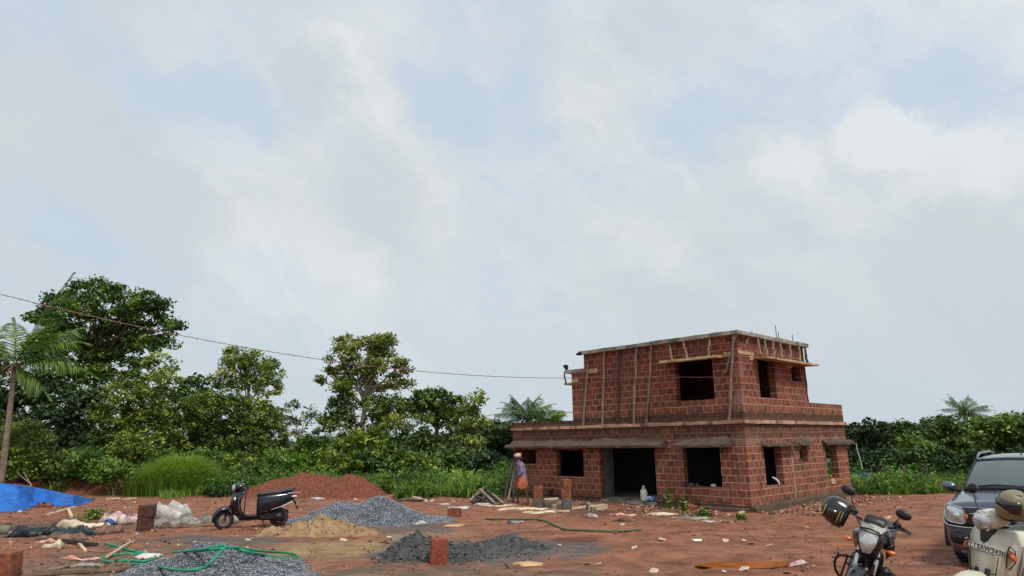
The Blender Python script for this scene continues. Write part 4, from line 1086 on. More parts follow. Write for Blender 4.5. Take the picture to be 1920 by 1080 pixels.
# ---- at the doorway and on the sills
def bottle(P, s, label):
    mb = MB(); mb.lathe([(0, 0), (.10, 0), (.115, .02), (.115, .24), (.10, .32), (.045, .37), (.04, .42), (.045, .43), (.045, .46), (0, .46)], P, 'Z', 16)
    return mb.single('plastic_can', mat('white_plastic_can', srgb(214, 206, 196), .5, var=.1), label, 'plastic can')
q = on_front(1208, 936, -.12); bottle(hw(.12, q.y, .13 * K + .02 if False else .126), .9, 'white plastic can standing in the doorway')
q = on_front(1226, 938, -.1); P = hw(.08, q.y, .127)
mb = MB()
for k in range(14):
    mb.ball(P + Vector((random.uniform(-.17, .17), random.uniform(-.05, .05), .05 + random.uniform(0, .05))), (random.uniform(.05, .1), .06, random.uniform(.04, .07)), 8, 5, Matrix.Rotation(random.random() * 3, 3, 'Y'))
mb.single('plastic_bundle', cloth_mat('blue_white_bag', srgb(40, 84, 150), srgb(150, 176, 206), 9, .5), 'blue and white plastic bag beside the white can in the doorway', 'bag')
for px, py, s, m, lab in ((1178, 933, .07, stone_m, 'grey lump lying in the doorway left of the white can'), (1297, 912, .07, stone_m, 'grey stone chip on the left of the right front sill'), (1308, 913, .06, stone_m, 'grey chip near the middle of the right front sill'), (1338, 912, .07, wht, 'white crumpled cup on the right front sill')):
    q = on_front(px, py, -.1); mb = MB(); base = .127 if py > 925 else .67 * K
    mb.ball(hw(.1, q.y, base + s * .5), (s * 1.3, s, s * .75), 9, 6, Matrix.Rotation(px, 3, 'Z')); mb.single('stone_chip', m, lab, 'chip')
q = on_side(1458, 906, -.1); mb = MB()
P = hw(q.x, .1, .67 * K)
mb.tube([P + Vector((-.14, 0, .22)), P + Vector((-.05, 0, .17)), P + Vector((.03, 0, .08)), P + Vector((.05, 0, .005))], [.02, .035, .035, .02], 8)
mb.single('white_pipe', mat('white_pvc', srgb(208, 208, 206), .5), 'bent white pipe piece on the side window sill', 'pipe')
q = on_side(1561, 903, .0)
P = hw(q.x, -.012, q.z); mb = MB(); mb.box((0, 0, 0), (.26, .05, .17), Matrix.Rotation(HA * 0 + math.atan2(SX.y, SX.x), 3, 'Z'), bev=.01); mb.v = [tuple(Vector(v) + P) for v in mb.v]
o = mb.build('pale_brick', card, house, smooth=30); o.parent = None
o.parent = house; o.matrix_parent_inverse = Matrix.Identity(4)
for v in o.data.vertices:
    w = Vector(v.co) - HO; v.co = Vector((w.dot(SX), w.dot(FX), w.z))
# blue sheet over a frame with a white pole, far right of the house
P = gnd(1622, 915); B = at(1622, 887, P.y)
mb = MB(); rows = []
for r_ in range(9):
    row = []
    for k in range(21):
        u_, v_ = k / 20 - .5, r_ / 8 - .5
        z = B.z - .55 * abs(v_) ** 1.4 - .25 * abs(u_) ** 2 + .04 * math.sin(k * 1.7 + r_) - (.18 if k > 16 else 0) * random.random()
        row.append((P.x + u_ * .95, P.y + v_ * .9, z))
    rows.append(row)
mb.grid(rows)
mb.single('blue_sheet', tarp_m, 'small blue plastic sheet spread over sticks right of the house', 'tarpaulin', smooth=60, solid=.01)
for k, (dx, dy) in enumerate(((-.38, -.3), (.38, -.3), (-.38, .3), (.38, .3))):
    pole((P.x + dx, P.y + dy, 0), (P.x + dx, P.y + dy, B.z - .16), .025, wood_d, 'support_stick', ['front left', 'front right', 'rear left', 'rear right'][k] + ' stick holding up the small blue sheet', 'stick', 'sticks under the small blue sheet')
T = at(1605, 832, P.y + .1); A = at(1618, 892, P.y + .1)
pole((A.x + (A.x - T.x) * .7, A.y, A.z - (T.z - A.z) * .35), T, .022, mat('white_pipe_pole', srgb(186, 190, 188), .5), 'white_pole', 'thin white pole rising from the small blue sheet', 'pole')

# broken bits of brick, lime and chips along the foot of the house: nobody could count them
nb = 5500
e_ = rng.random(nb); sgn = rng.random(nb) < .62
wx = np.where(sgn, -rng.random(nb) ** 1.6 * 2.6 - .1, e_ * SL); wy = np.where(sgn, e_ * (FL + 1.5) - .8, -rng.random(nb) ** 1.6 * 1.6 - .1)
X_ = HO.x + SX.x * wx + FX.x * wy; Y_ = HO.y + SX.y * wx + FX.y * wy
k = fbm(X_ * 1.1, Y_ * 1.1, 91, 3) + .3 * rng.random(nb) > .05; X_, Y_ = X_[k], Y_[k]
sz = .012 + .055 * rng.random(len(X_)) ** 3.5
V, F = stones(X_, Y_, sz); V += np.stack([X_, Y_, ground_z(X_, Y_) + sz * .25], -1)[:, None, :]
rub_m = leaf_mat('rubble_chips', srgb(70, 48, 40), srgb(128, 84, 64), srgb(182, 150, 130), 0.0)
tag(raw_mesh('rubble_chips', V.reshape(-1, 3), F, rub_m, tint=np.repeat(rng.random(len(X_)), 8)), label='chips of brick and lime strewn along the foot of the house', kind='stuff')
nb = 3600
px_ = rng.random(nb) * 560 - 30; d_ = 11.5 + 16 * rng.random(nb)
X_ = (px_ - 960) / FPX * d_ * 1.02; Y_ = d_
k = fbm(X_ * .8, Y_ * .8, 95, 3) + .3 * rng.random(nb) > .08; X_, Y_ = X_[k], Y_[k]
sz = .010 + .05 * rng.random(len(X_)) ** 4
V, F = stones(X_, Y_, sz); V += np.stack([X_, Y_, ground_z(X_, Y_) + sz * .25], -1)[:, None, :]
tag(raw_mesh('rubble_chips', V.reshape(-1, 3), F, rub_m, tint=np.repeat(rng.random(len(X_)), 8)), label='chips, leaves and lime strewn over the soil on the left', kind='stuff')

# ================================================================ TREES AND PLANTS
bark = mat('brown_bark', srgb(92, 78, 64), .95, var=.4, scale=4, bump=.03)
bark_p = mat('pale_bark', srgb(146, 132, 114), .95, var=.3, scale=4, bump=.02)
L_dark = leaf_mat('leaf_dark', srgb(30, 45, 20), srgb(69, 95, 39), srgb(142, 167, 66),.2)
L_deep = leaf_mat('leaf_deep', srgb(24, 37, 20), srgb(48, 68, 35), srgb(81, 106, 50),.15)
L_mid = leaf_mat('leaf_mid', srgb(39, 57, 22), srgb(85, 110, 42), srgb(173, 184, 73),.25)
L_vine = leaf_mat('leaf_vine', srgb(36, 52, 22), srgb(80, 103, 42), srgb(163, 176, 75),.25)
L_yel = leaf_mat('leaf_yellow_green', srgb(52, 68, 30), srgb(108, 122, 54), srgb(182, 180, 84), .3)
L_olive = leaf_mat('leaf_olive', srgb(48, 66, 34), srgb(115, 135, 67), srgb(195, 200, 105),.25)
L_grey = leaf_mat('leaf_grey', srgb(69, 80, 69), srgb(122, 135, 115), srgb(175, 182, 157),.25)
L_far = leaf_mat('leaf_far', srgb(35, 50, 28), srgb(69, 90, 45), srgb(115, 132, 66),.2)
L_farlite = leaf_mat('leaf_far_light', srgb(47, 68, 31), srgb(91, 117, 52), srgb(146, 165, 74),.2)
L_grass = leaf_mat('leaf_grass', srgb(42, 73, 23), srgb(92, 128, 42), srgb(163, 186, 79),.35)
L_weed = leaf_mat('leaf_weed', srgb(38, 64, 24), srgb(84, 118, 46), srgb(156, 184, 92), .35)

def to3(px, py, D, r_px, flat=1.0, depth=None):
    P = at(px, py, D); s = D / FPX * 1.02
    return (P, (r_px * s, r_px * s * (depth or .85), r_px * s * flat))
def tree(label, D, base_px, blobs, leafm, leaf=.15, dens=1.0, clump=.55, trunk_r=.16, barkm=None, name='tree', cat='tree', group=None, hollow=.5, trunk_top=None, limbs=True, spread=1.0):
    """blobs: (x, y, radius in photo pixels, flatness, offset in depth)"""
    B = at(base_px[0], base_px[1], D); B.z = 0.0
    B = Vector((B.x, B.y, -.05))
    root = thing(name, label, cat, B, 0, group)
    bl = []
    for q in blobs:
        x, y, r = q[:3]; fl = q[3] if len(q) > 3 else .85; dz = q[4] if len(q) > 4 else random.uniform(-.9, .9) * spread
        P, rad = to3(x, y, D + dz, r, fl)
        bl.append((P - B, rad))
    P, Tn = crown_points(bl, leaf, dens, clump, hollow)
    keep = P[:, 2] > .1; P, Tn = P[keep], Tn[keep]
    V, F = quads_at(P, leaf * (.7 + .6 * rng.random(len(P))), .3, .44, .2)
    raw_mesh('crown', V, F, leafm, root, tint=Tn)
    if limbs:
        mb = MB(); top = Vector(trunk_top) - B if trunk_top else sum((b[0] for b in bl), Vector()) / len(bl)
        fork = top * .62 + Vector((0, 0, 0)); fork.z = max(1.0, top.z * .6)
        mid = Vector((fork.x * .4 + random.uniform(-.1, .1), fork.y * .4, fork.z * .5))
        mb.tube([(0, 0, 0), (mid.x * .3, mid.y * .3, mid.z * .4), mid, fork, top], [trunk_r * 1.3, trunk_r, trunk_r * .85, trunk_r * .7, trunk_r * .3], 9)
        for c, r_ in bl:
            s_ = fork.lerp(top, random.uniform(0, .7)); m_ = s_.lerp(c, .5) + Vector((random.uniform(-.2, .2), random.uniform(-.2, .2), random.uniform(-.1, .3)))
            mb.tube([s_, m_, c, c + (c - m_) * .35], [trunk_r * .42, trunk_r * .3, trunk_r * .18, trunk_r * .06], 6)
        mb.build('trunk', barkm or bark, root)
    return root

# --- left: the tall spreading tree
tree('tallest tree, dark and spreading, behind the left coconut palm', 46, (165, 880),
     [(165, 548, 34, .8), (110, 575, 30, .8), (215, 560, 32, .7), (275, 565, 26, .8), (298, 585, 26, .8), (330, 618, 24, .6), (300, 645, 30, .55), (250, 620, 34, .6),
      (180, 605, 34, .7), (110, 625, 34, .8), (90, 660, 32, .9), (150, 660, 34, .8), (215, 670, 36, .8), (270, 690, 26, .6), (185, 715, 36, .8), (120, 715, 34, .9), (70, 600, 18, .8), (240, 715, 26, .8), (160, 585, 34, .8), (205, 635, 36, .8), (140, 635, 36, .8), (255, 590, 26, .8), (270, 650, 30, .7), (100, 600, 26, .8), (310, 605, 20, .7), (230, 600, 30, .8), (175, 690, 36, .9)],
     L_dark, .16, 1.1, .60, .22, barkm=bark, spread=2.0, trunk_top=at(190, 590, 46))
tree('pale small tree right below the tallest tree', 43, (300, 880), [(300, 690, 26, .9), (285, 720, 24, .9), (320, 715, 20, 1), (305, 745, 24, .9)], L_olive, .15, .75, .5, .12, barkm=bark_p)
tree('round dark tree left of the yellowish tree on the left', 47, (362, 880), [(362, 732, 28, .9), (340, 750, 24, .9), (388, 748, 22, .9), (362, 765, 30, .8)], L_dark, .17, 1.0, .55, .16)
tree('yellowish loose tree rising over the dense vines on the left', 43, (468, 885),
     [(440, 690, 27, 1), (428, 668, 12, 1.2), (480, 690, 28, .9), (505, 700, 24, .9), (512, 690, 10, 1.4), (420, 720, 24, .9), (460, 725, 30, .9), (505, 735, 26, .9), (440, 668, 12, 1.2), (470, 672, 14, 1)],
     L_olive, .125, .8, .45, .18, barkm=bark_p)
tree('broad thicket of bright vines over a low tree right of the tall tree', 39, (430, 890),
     [(380, 775, 42, .8), (430, 770, 40, .7), (480, 785, 42, .8), (400, 820, 46, .8), (460, 830, 48, .8), (505, 820, 34, .9), (370, 850, 38, .7), (430, 865, 40, .6), (490, 865, 40, .6), (340, 800, 34, .9)],
     L_vine, .105, 1.15, .46, .16, spread=.7)
tree('bushy green tree between the tall tree and the vine thicket', 38, (260, 885),
     [(235, 745, 34, .8), (275, 760, 32, .8), (210, 780, 38, .8), (260, 800, 42, .8), (300, 790, 34, .9), (310, 835, 38, .8), (240, 835, 44, .8), (205, 820, 30, .9)],
     L_mid, .115, 1.1, .46, .16, spread=.7)
tree('dark dense tree directly behind the left palm trunk', 40, (90, 890),
     [(60, 730, 38, .9), (110, 755, 42, .9), (40, 770, 42, .9), (150, 780, 40, .9), (85, 800, 48, .8), (20, 810, 40, .9), (140, 825, 42, .8), (170, 760, 34, 1), (-20, 760, 44, .9), (-30, 700, 34, .9)],
     L_deep, .16, 1.1, .55, .2)
tree('grey half bare tree in the gap before the tallest yellow tree', 46, (555, 885),
     [(545, 768, 20, .8), (570, 790, 22, .8), (530, 790, 16, 1), (590, 775, 14, .7), (560, 825, 22, .8), (600, 820, 18, .9), (540, 850, 24, .8)], L_grey, .13, .45, .4, .10, barkm=bark_p)
# --- middle group
tree('tall yellow green tree standing out against the sky in the middle', 42, (672, 890),
     [(690, 655, 32, .8), (640, 668, 28, .8), (718, 650, 26, .8), (745, 690, 22, .9), (660, 700, 32, .7), (705, 700, 34, .7), (625, 700, 18, .7), (740, 722, 22, .8), (690, 735, 28, .8), (645, 720, 18, .8), (712, 672, 26, .8), (762, 720, 9, .9), (603, 715, 8, .8), (650, 645, 16, .9), (722, 640, 16, .9)],
     L_yel, .125, .9, .48, .22, barkm=bark_p, trunk_top=at(690, 690, 42))
tree('dark column of creepers climbing the tall yellow green tree', 41, (655, 890), [(648, 735, 20, 1.3), (640, 765, 24, 1.1), (640, 800, 28, 1), (655, 845, 32, .9), (700, 765, 26, 1), (735, 770, 28, .9), (720, 800, 28, 1), (640, 870, 30, .8)], L_vine, .105, 1.1, .42, .12)
tree('yellowing shrub at the foot of the tall yellow green tree', 40, (760, 890), [(760, 775, 22, .8), (740, 795, 22, .9), (790, 790, 18, .8)], L_yel, .14, .8, .42, .1)
tree('flat topped dark tree right of the tall yellow green tree', 44, (815, 890),
     [(790, 750, 26, .6), (825, 752, 28, .55), (852, 762, 26, .6), (770, 765, 24, .7), (800, 780, 34, .7), (845, 790, 32, .8), (875, 775, 18, .7), (810, 740, 20, .5)],
     L_dark, .16, 1.0, .5, .2)
tree('olive tree with yellow tips at the right end of the middle trees', 41, (880, 895),
     [(890, 760, 16, 1), (878, 785, 24, .9), (895, 800, 18, 1), (865, 815, 28, .9), (890, 835, 18, .9), (850, 845, 30, .9), (895, 855, 14, .8), (900, 745, 9, 1)],
     L_olive, .14, .85, .42, .14)
tree('wide green bush filling the foot of the middle trees on the left', 38, (690, 895), [(640, 850, 34, .8), (690, 840, 38, .8), (730, 860, 36, .8), (610, 875, 24, .8), (680, 875, 34, .7)], L_mid, .14, 1.1, .48, .12, limbs=True, spread=.6)
tree('wide green bush filling the foot of the middle trees on the right', 38, (800, 895), [(780, 835, 38, .8), (820, 850, 40, .8), (770, 870, 36, .8), (860, 865, 34, .8), (830, 878, 34, .7)], L_far, .14, 1.1, .48, .12, spread=.6)
tree('very dark tree in the gap beside the left house wall', 50, (930, 890), [(925, 820, 34, .8), (955, 835, 38, .9), (900, 850, 36, .8), (945, 870, 40, .8), (985, 850, 40, .9)], L_deep, .18, 1.2, .6, .2)
tree('small dark bush between the grey half bare tree and the creepers', 41, (590, 890), [(585, 840, 26, .9), (605, 855, 26, .8), (560, 868, 28, .8), (615, 800, 18, 1.1)], L_dark, .13, 1.0, .42, .1)
# --- low bushes along the left edge of the clearing
for k, (x, y, r, D, m, lab) in enumerate((
        (45, 830, 36, 33, L_olive, 'light green bush at the left edge below the coconut palm'),
        (20, 880, 34, 31, L_mid, 'dark green bush low at the left edge behind the tarpaulin'),
        (100, 880, 32, 31.5, L_vine, 'rounded bush behind the red bank on the left'),
        (165, 875, 30, 31, L_weed, 'bright leafy bush behind the right end of the red bank'),
        (245, 850, 30, 32.5, L_mid, 'bush with spreading leaves left of the tall grass clump'),
        (215, 890, 26, 30, L_weed, 'low bright bush just left of the tall grass clump'),
        (395, 872, 28, 33, L_weed, 'bright bush right of the tall grass clump'),
        (450, 885, 30, 33, L_mid, 'green bush behind the parked dark scooter'),
        (510, 880, 30, 34, L_weed, 'light bush above the left shoulder of the red mound'),
        (560, 880, 24, 35, L_grass, 'yellow green bush above the middle of the red mound'))):
    y -= 8
    tree(lab, D, (x, 915), [(x, y, r, .8), (x - r * .7, y + r * .4, r * .75, .8), (x + r * .7, y + r * .35, r * .75, .8), (x, y + r * .6, r * .9, .5)], m, .085, 1.1, .34, .05, name='bush', cat='bush', group='bushes along the left edge of the clearing', spread=.4)
# --- right hand trees
for k, (lab, D, bx, bl, m) in enumerate((
        ('dark rounded tree beside the right house wall', 36, 1615, [(1608, 815, 24, .8), (1636, 808, 22, .8), (1655, 801, 9, 1), (1600, 845, 34, .9), (1640, 850, 36, .9), (1620, 880, 36, .8)], L_deep),
        ('dull green tree second from the house on the right', 37, 1690, [(1672, 818, 22, .8), (1700, 811, 22, .7), (1690, 799, 8, 1), (1735, 806, 12, .9), (1690, 840, 34, .9), (1720, 850, 34, .9), (1680, 875, 36, .8)], L_far),
        ('small palm like green tree in front of the right tree line', 33, 1715, [(1712, 828, 20, .6), (1700, 845, 22, .8), (1730, 842, 20, .7), (1715, 865, 26, .9)], L_farlite),
        ('green tree left of the right coconut palm', 36, 1765, [(1752, 805, 22, .8), (1780, 803, 22, .8), (1765, 790, 8, 1), (1765, 830, 38, .9), (1790, 850, 36, .9), (1750, 870, 36, .8)], L_far),
        ('broad green tree right of the right coconut palm', 35, 1860, [(1845, 808, 20, .8), (1870, 800, 26, .7), (1900, 798, 26, .8), (1850, 820, 40, .8), (1900, 825, 42, .8), (1870, 860, 44, .8), (1820, 845, 36, .9)], L_farlite),
        ('tree at the right edge of the photo above the car', 34, 1940, [(1930, 797, 28, .8), (1960, 800, 40, .9), (1940, 840, 44, .9)], L_far))):
    tree(lab, D, (bx, 905), bl, m, .13, 1.0, .42, .14, group='tree line right of the house', spread=1.0)
for k, (x, y, r, D, m, lab) in enumerate((
        (1640, 924, 11, 25.5, L_weed, 'leafy green bush by the small blue sheet'),
        (1665, 905, 20, 26.5, L_grass, 'bright green bush right of the small blue sheet'),
        (1705, 908, 19, 26, L_weed, 'bright leafy bush in the middle of the right weeds'),
        (1745, 918, 15, 26, L_grass, 'low bright bush beside the car mirror'))):
    tree(lab, D, (x, 934), [(x, y, r, .9), (x - r * .8, y + r * .4, r * .8, .8), (x + r * .8, y + r * .4, r * .8, .8)], m, .075, 1.1, .26, .03, name='bush', cat='bush', group='bushes right of the house', spread=.3)

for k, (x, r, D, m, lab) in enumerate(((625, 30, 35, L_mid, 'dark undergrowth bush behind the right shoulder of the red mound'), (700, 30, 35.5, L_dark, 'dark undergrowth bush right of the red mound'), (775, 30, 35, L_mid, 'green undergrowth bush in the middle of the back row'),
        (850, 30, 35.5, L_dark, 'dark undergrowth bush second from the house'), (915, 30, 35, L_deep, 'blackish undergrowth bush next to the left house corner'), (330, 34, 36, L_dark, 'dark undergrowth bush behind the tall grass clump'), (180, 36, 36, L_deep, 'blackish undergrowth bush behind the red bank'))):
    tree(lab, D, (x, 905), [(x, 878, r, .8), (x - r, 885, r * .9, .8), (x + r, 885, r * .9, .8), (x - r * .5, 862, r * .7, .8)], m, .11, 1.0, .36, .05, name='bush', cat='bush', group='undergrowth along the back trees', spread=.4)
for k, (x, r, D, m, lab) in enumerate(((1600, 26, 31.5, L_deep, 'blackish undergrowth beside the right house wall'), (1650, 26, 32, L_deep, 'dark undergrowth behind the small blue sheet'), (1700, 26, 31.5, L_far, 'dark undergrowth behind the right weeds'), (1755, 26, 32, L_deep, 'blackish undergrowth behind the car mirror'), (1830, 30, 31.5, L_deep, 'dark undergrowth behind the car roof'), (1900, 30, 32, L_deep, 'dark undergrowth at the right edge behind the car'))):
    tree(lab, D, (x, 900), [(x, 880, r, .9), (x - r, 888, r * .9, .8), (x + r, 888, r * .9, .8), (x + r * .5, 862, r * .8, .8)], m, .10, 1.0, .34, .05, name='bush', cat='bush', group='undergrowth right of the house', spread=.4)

# --- coconut palms: trunk, a hub of old stalks, and every frond its own part
def palm(label, D, base, top, fr_len, fronds, trunk_r, matl, group=None, leaf_w=.020, old=None):
    B = at(base[0], base[1], D); B.z = -.05; T = at(top[0], top[1], D) - B
    root = thing('coconut_palm', label, 'palm', B, 0, group)
    mb = MB(); pts, rs = [], []
    for k in range(15):
        f = k / 14
        p = Vector((T.x * (f ** 1.4), T.y * f, T.z * f)); pts.append(p)
        rs.append(trunk_r * (1.25 - .4 * f + (.25 if k == 0 else 0)) * (1.05 if k % 2 else .97))
    mb.tube(pts, rs, 10); mb.build('trunk', mat('palm_bark', srgb(120, 106, 90), .95, var=.35, scale=6, bump=.02), root)
    mb = MB()
    for k in range(14):
        a = k * 2.4; mb.tube([T + Vector((0, 0, -.2)), T + Vector((math.cos(a) * .22, math.sin(a) * .22, .05 - .1 * (k % 3))), T + Vector((math.cos(a) * .5, math.sin(a) * .5, -.1 - .2 * (k % 3)))], [.07, .05, .02], 6)
    mb.build('crown_base', bark, root)
    for (az, el, ln, droop) in fronds:
        n = 38; az, el = R(az), R(el); pts = []
        L_ = fr_len * ln
        d0 = Vector((math.cos(az) * math.cos(el), math.sin(az) * math.cos(el), math.sin(el)))
        for k in range(n + 1):
            f = k / n; p = d0 * (L_ * f) + Vector((0, 0, -droop * L_ * f ** 2.1)); pts.append(T + p)
        V, F, tn = [], [], []
        def strip_(a, b_, wv, tip):
            i_ = len(V); V.extend([a - wv, a + wv, b_ + wv * tip, b_ - wv * tip]); F.append((i_, i_ + 1, i_ + 2, i_ + 3)); tn.append(random.random())
        side = d0.cross(Vector((0, 0, 1))); side = side.normalized() if side.length > .01 else Vector((1, 0, 0))
        for k in range(n):
            w_ = .035 * (1 - .8 * k / n); strip_(pts[k], pts[k + 1], side * w_, .95)
        for k in range(3, n + 1):
            f = k / n; tl = (pts[k] - pts[k - 1]).normalized(); ll = fr_len * .25 * (math.sin(min(1, f * 1.15 + .12) * math.pi) ** .5 * .9 + .12)
            for sgn in (-1, 1):
                for sub in (0, .5):
                    p = pts[k - 1].lerp(pts[k], sub)
                    d = (side * sgn * .62 + tl * .8 + Vector((0, 0, -.22 - .3 * random.random()))).normalized()
                    m_ = p + d * ll * .5; e_ = m_ + (d + Vector((0, 0, -.55 - .4 * random.random()))).normalized() * ll * .5
                    wv = tl * leaf_w * fr_len / 4.5
                    strip_(p, m_, wv, .95); strip_(m_, e_, wv * .95, .2)
        raw_mesh('frond', [tuple(v) for v in V], F, matl if not (old and (az, el) in old) else L_yel, root, tint=np.array(tn))
    return root
L_palm = leaf_mat('leaf_palm', srgb(35, 60, 27), srgb(75, 109, 46), srgb(147, 168, 79),.35)
L_palmf = leaf_mat('leaf_palm_far', srgb(39, 59, 39), srgb(77, 107, 67), srgb(130, 157, 100),.2)
palm('leaning coconut palm at the left edge with a long bare trunk', 30, (2, 905), (28, 684), 4.9,
     [(5, 42, .88, .46), (-8, 14, .92, .42), (12, 70, 1.12, .14), (50, 52, .9, .32), (135, 58, .9, .28), (160, 45, .95, .35), (185, 24, .95, .42), (200, 0, .85, .35), (172, -15, .75, .3),
      (-140, 40, .8, .45), (205, 55, .9, .3), (-25, 50, .8, .35), (-12, -22, .5, .3), (80, 30, .8, .4)], .115, L_palm)
palm('coconut palm showing over the roof edge behind the left of the house', 47, (985, 900), (990, 783), 3.5,
     [(a, e, l, d) for a, e, l, d in ((5, 20, .95, .25), (20, 40, .8, .3), (-10, 5, .8, .3), (180, 20, .9, .3), (165, 45, .8, .3), (195, 0, .8, .3), (40, 62, .75, .25), (70, 50, .8, .3), (140, 55, .8, .3), (-90, 50, .8, .3), (-60, 30, .8, .4), (-120, 30, .8, .4), (205, 58, .75, .25), (-30, 25, .85, .3), (215, 30, .85, .3), (60, 35, .8, .3))], .14, L_palmf)
tree('leafy branches right of the palm behind the house', 46, (1040, 890), [(1035, 790, 16, .6), (1055, 785, 12, .7), (1015, 795, 14, .7), (1045, 805, 20, .8)], L_dark, .14, .8, .4, .1)
palm('coconut palm standing above the right tree line', 38, (1812, 900), (1811, 774), 1.85,
     [(0, 20, 1, .3), (25, 45, .9, .3), (-15, 0, .9, .3), (180, 25, 1, .35), (160, 50, .9, .3), (200, 5, .9, .3), (35, 64, .85, .25), (65, 50, .9, .3), (150, 62, .8, .3), (-50, 35, .9, .4), (-130, 35, .9, .4), (120, 60, .9, .2), (215, -10, .7, .3), (-30, -10, .7, .3)], .14, L_palmf)
palm('second coconut palm low in the tree gap left of the tall grass', 42, (150, 890), (140, 800), 2.4,
     [(0, 30, 1, .35), (180, 35, 1, .35), (40, 55, .9, .3), (140, 55, .9, .3), (-60, 40, .9, .4), (-120, 40, .9, .4), (90, 70, .9, .2), (-10, 5, .9, .3), (190, 5, .9, .3)], .12, L_palmf)

# --- far woods closing the view behind the trees, one mass
P_ = []; T_ = []
for px in range(-700, 2600, 22):
    D = 66 + 5 * random.random(); top = (846 if 500 < px < 600 else 826) - random.uniform(0, 20)
    if px > 1560: top = 812 - random.uniform(0, 12)
    if 880 < px < 1560: top = 808 - random.uniform(0, 20)
    bl = [to3(px, top + 22, D, 26, .8), to3(px + 8, top + 55, D, 30, 1.0)]
    p, tt = crown_points(bl, .28, .9, .9, .4); P_.append(p); T_.append(tt)
P_, T_ = np.concatenate(P_), np.concatenate(T_); k = P_[:, 2] > 0; P_, T_ = P_[k], T_[k]
V, F = quads_at(P_, .28 * (.7 + .6 * rng.random(len(P_))), .3, .5)
tag(raw_mesh('distant_woods', V, F, L_far, tint=T_), label='far dark woods closing the view behind the trees', kind='stuff')

# --- weeds and grass round the clearing
def in_left(x, y):
    edge = 28.0 + 1.0 * fbm(x * .35, y * .1, 4, 3) * 2 + 3.2 * sstep(-14.0, -16.0, x)
    e2 = np.where((x > -4.5) & (x < 6), 25.6 + 1.2 * fbm(x * .5, 0 * x, 6, 3), edge)
    return (y > e2)
def blades(X, Y, H, W, tilt=.35):
    n = len(X); a = rng.random(n) * 6.283; l = rng.normal(size=(n, 2)) * tilt * H[:, None]
    z0 = np.zeros(n); c, s = np.cos(a) * W, np.sin(a) * W
    b0 = np.stack([X - c, Y - s, z0], -1); b1 = np.stack([X + c, Y + s, z0], -1)
    m0 = np.stack([X - c * .8 + l[:, 0] * .35, Y - s * .8 + l[:, 1] * .35, H * .62], -1); m1 = np.stack([X + c * .8 + l[:, 0] * .35, Y + s * .8 + l[:, 1] * .35, H * .62], -1)
    t0 = np.stack([X - c * .1 + l[:, 0], Y - s * .1 + l[:, 1], H], -1); t1 = np.stack([X + c * .1 + l[:, 0], Y + s * .1 + l[:, 1], H], -1)
    V = np.stack([b0, b1, m1, m0, m0, m1, t1, t0], 1).reshape(-1, 3)
    return V, np.arange(8 * n).reshape(-1, 4)
n = 60000
X = -24 + 32 * rng.random(n); Y = 24.5 + 10 * rng.random(n) ** 1.3
k = in_left(X, Y) & (fbm(X * .4, Y * .4, 15, 3) + .35 * rng.random(n) > -.05); X, Y = X[k], Y[k]
H = (.16 + .34 * rng.random(len(X))) * (1 + .8 * fbm(X * .3, Y * .3, 8, 2)) * sstep(24.5, 30, Y + 1.6)
X2 = 9 + 14 * rng.random(20000); Y2 = 21.5 + 8 * rng.random(20000) ** 1.4
e2 = 24.3 + .6 * fbm(X2 * .5, X2 * 0, 3, 3) * 2; k = (Y2 > e2) & (X2 > 10.3 + (Y2 - 24) * .25); X2, Y2 = X2[k], Y2[k]
H2 = (.18 + .35 * rng.random(len(X2))) * sstep(23.8, 26.0, Y2 + .3)
Xa, Ya, Ha = np.concatenate([X, X2]), np.concatenate([Y, Y2]), np.concatenate([H, H2]) + .06
V, F = blades(Xa, Ya, Ha, .012 + .014 * rng.random(len(Xa)))
tag(raw_mesh('grass', V, F, L_grass, tint=np.repeat(rng.random(len(Xa)) * .8 + .2 * rng.random(len(Xa)), 2)), label='tangled green grass round the edge of the clearing', kind='stuff')
# leafy weeds
n = 5200
X = -24 + 31 * rng.random(n); Y = 25.5 + 8.5 * rng.random(n); k = in_left(X, Y) & (fbm(X * .5, Y * .5, 25, 3) + .4 * rng.random(n) > .0); X, Y = X[k], Y[k]
X2 = 10 + 12 * rng.random(900); Y2 = 24.6 + 5 * rng.random(900); k = X2 > 10.6 + (Y2 - 24) * .25; X, Y = np.concatenate([X, X2[k]]), np.concatenate([Y, Y2[k]])
GC = gnd(335, 926); k = ~((np.abs(X - GC.x) < 2.0) & (Y < GC.y + .8)); X, Y = X[k], Y[k]
hgt = (.25 + .75 * rng.random(len(X)) ** 2.2) * (1 + .9 * fbm(X * .6, Y * .6, 44, 2)) * np.where(Y < 27, .6, 1.0)
nl = 22; f = rng.random((len(X), nl)) ** .7
PX = X[:, None] + rng.normal(size=(len(X), nl)) * .10; PY = Y[:, None] + rng.normal(size=(len(X), nl)) * .10; PZ = f * hgt[:, None] + .03
P_ = np.stack([PX, PY, PZ], -1).reshape(-1, 3)
V, F = quads_at(P_, .05 + .045 * rng.random(len(P_)), .5, .5, .2)
tt = np.clip(rng.random((len(X), 1)) * .4 + f * .3 + .15 * rng.random(f.shape) + .9 * fbm(X * .45, Y * .45, 33, 3)[:, None], 0, 1).ravel()
tag(raw_mesh('weeds', V, F, L_weed, tint=tt), label='leafy bright weeds along the edge of the clearing', kind='stuff')
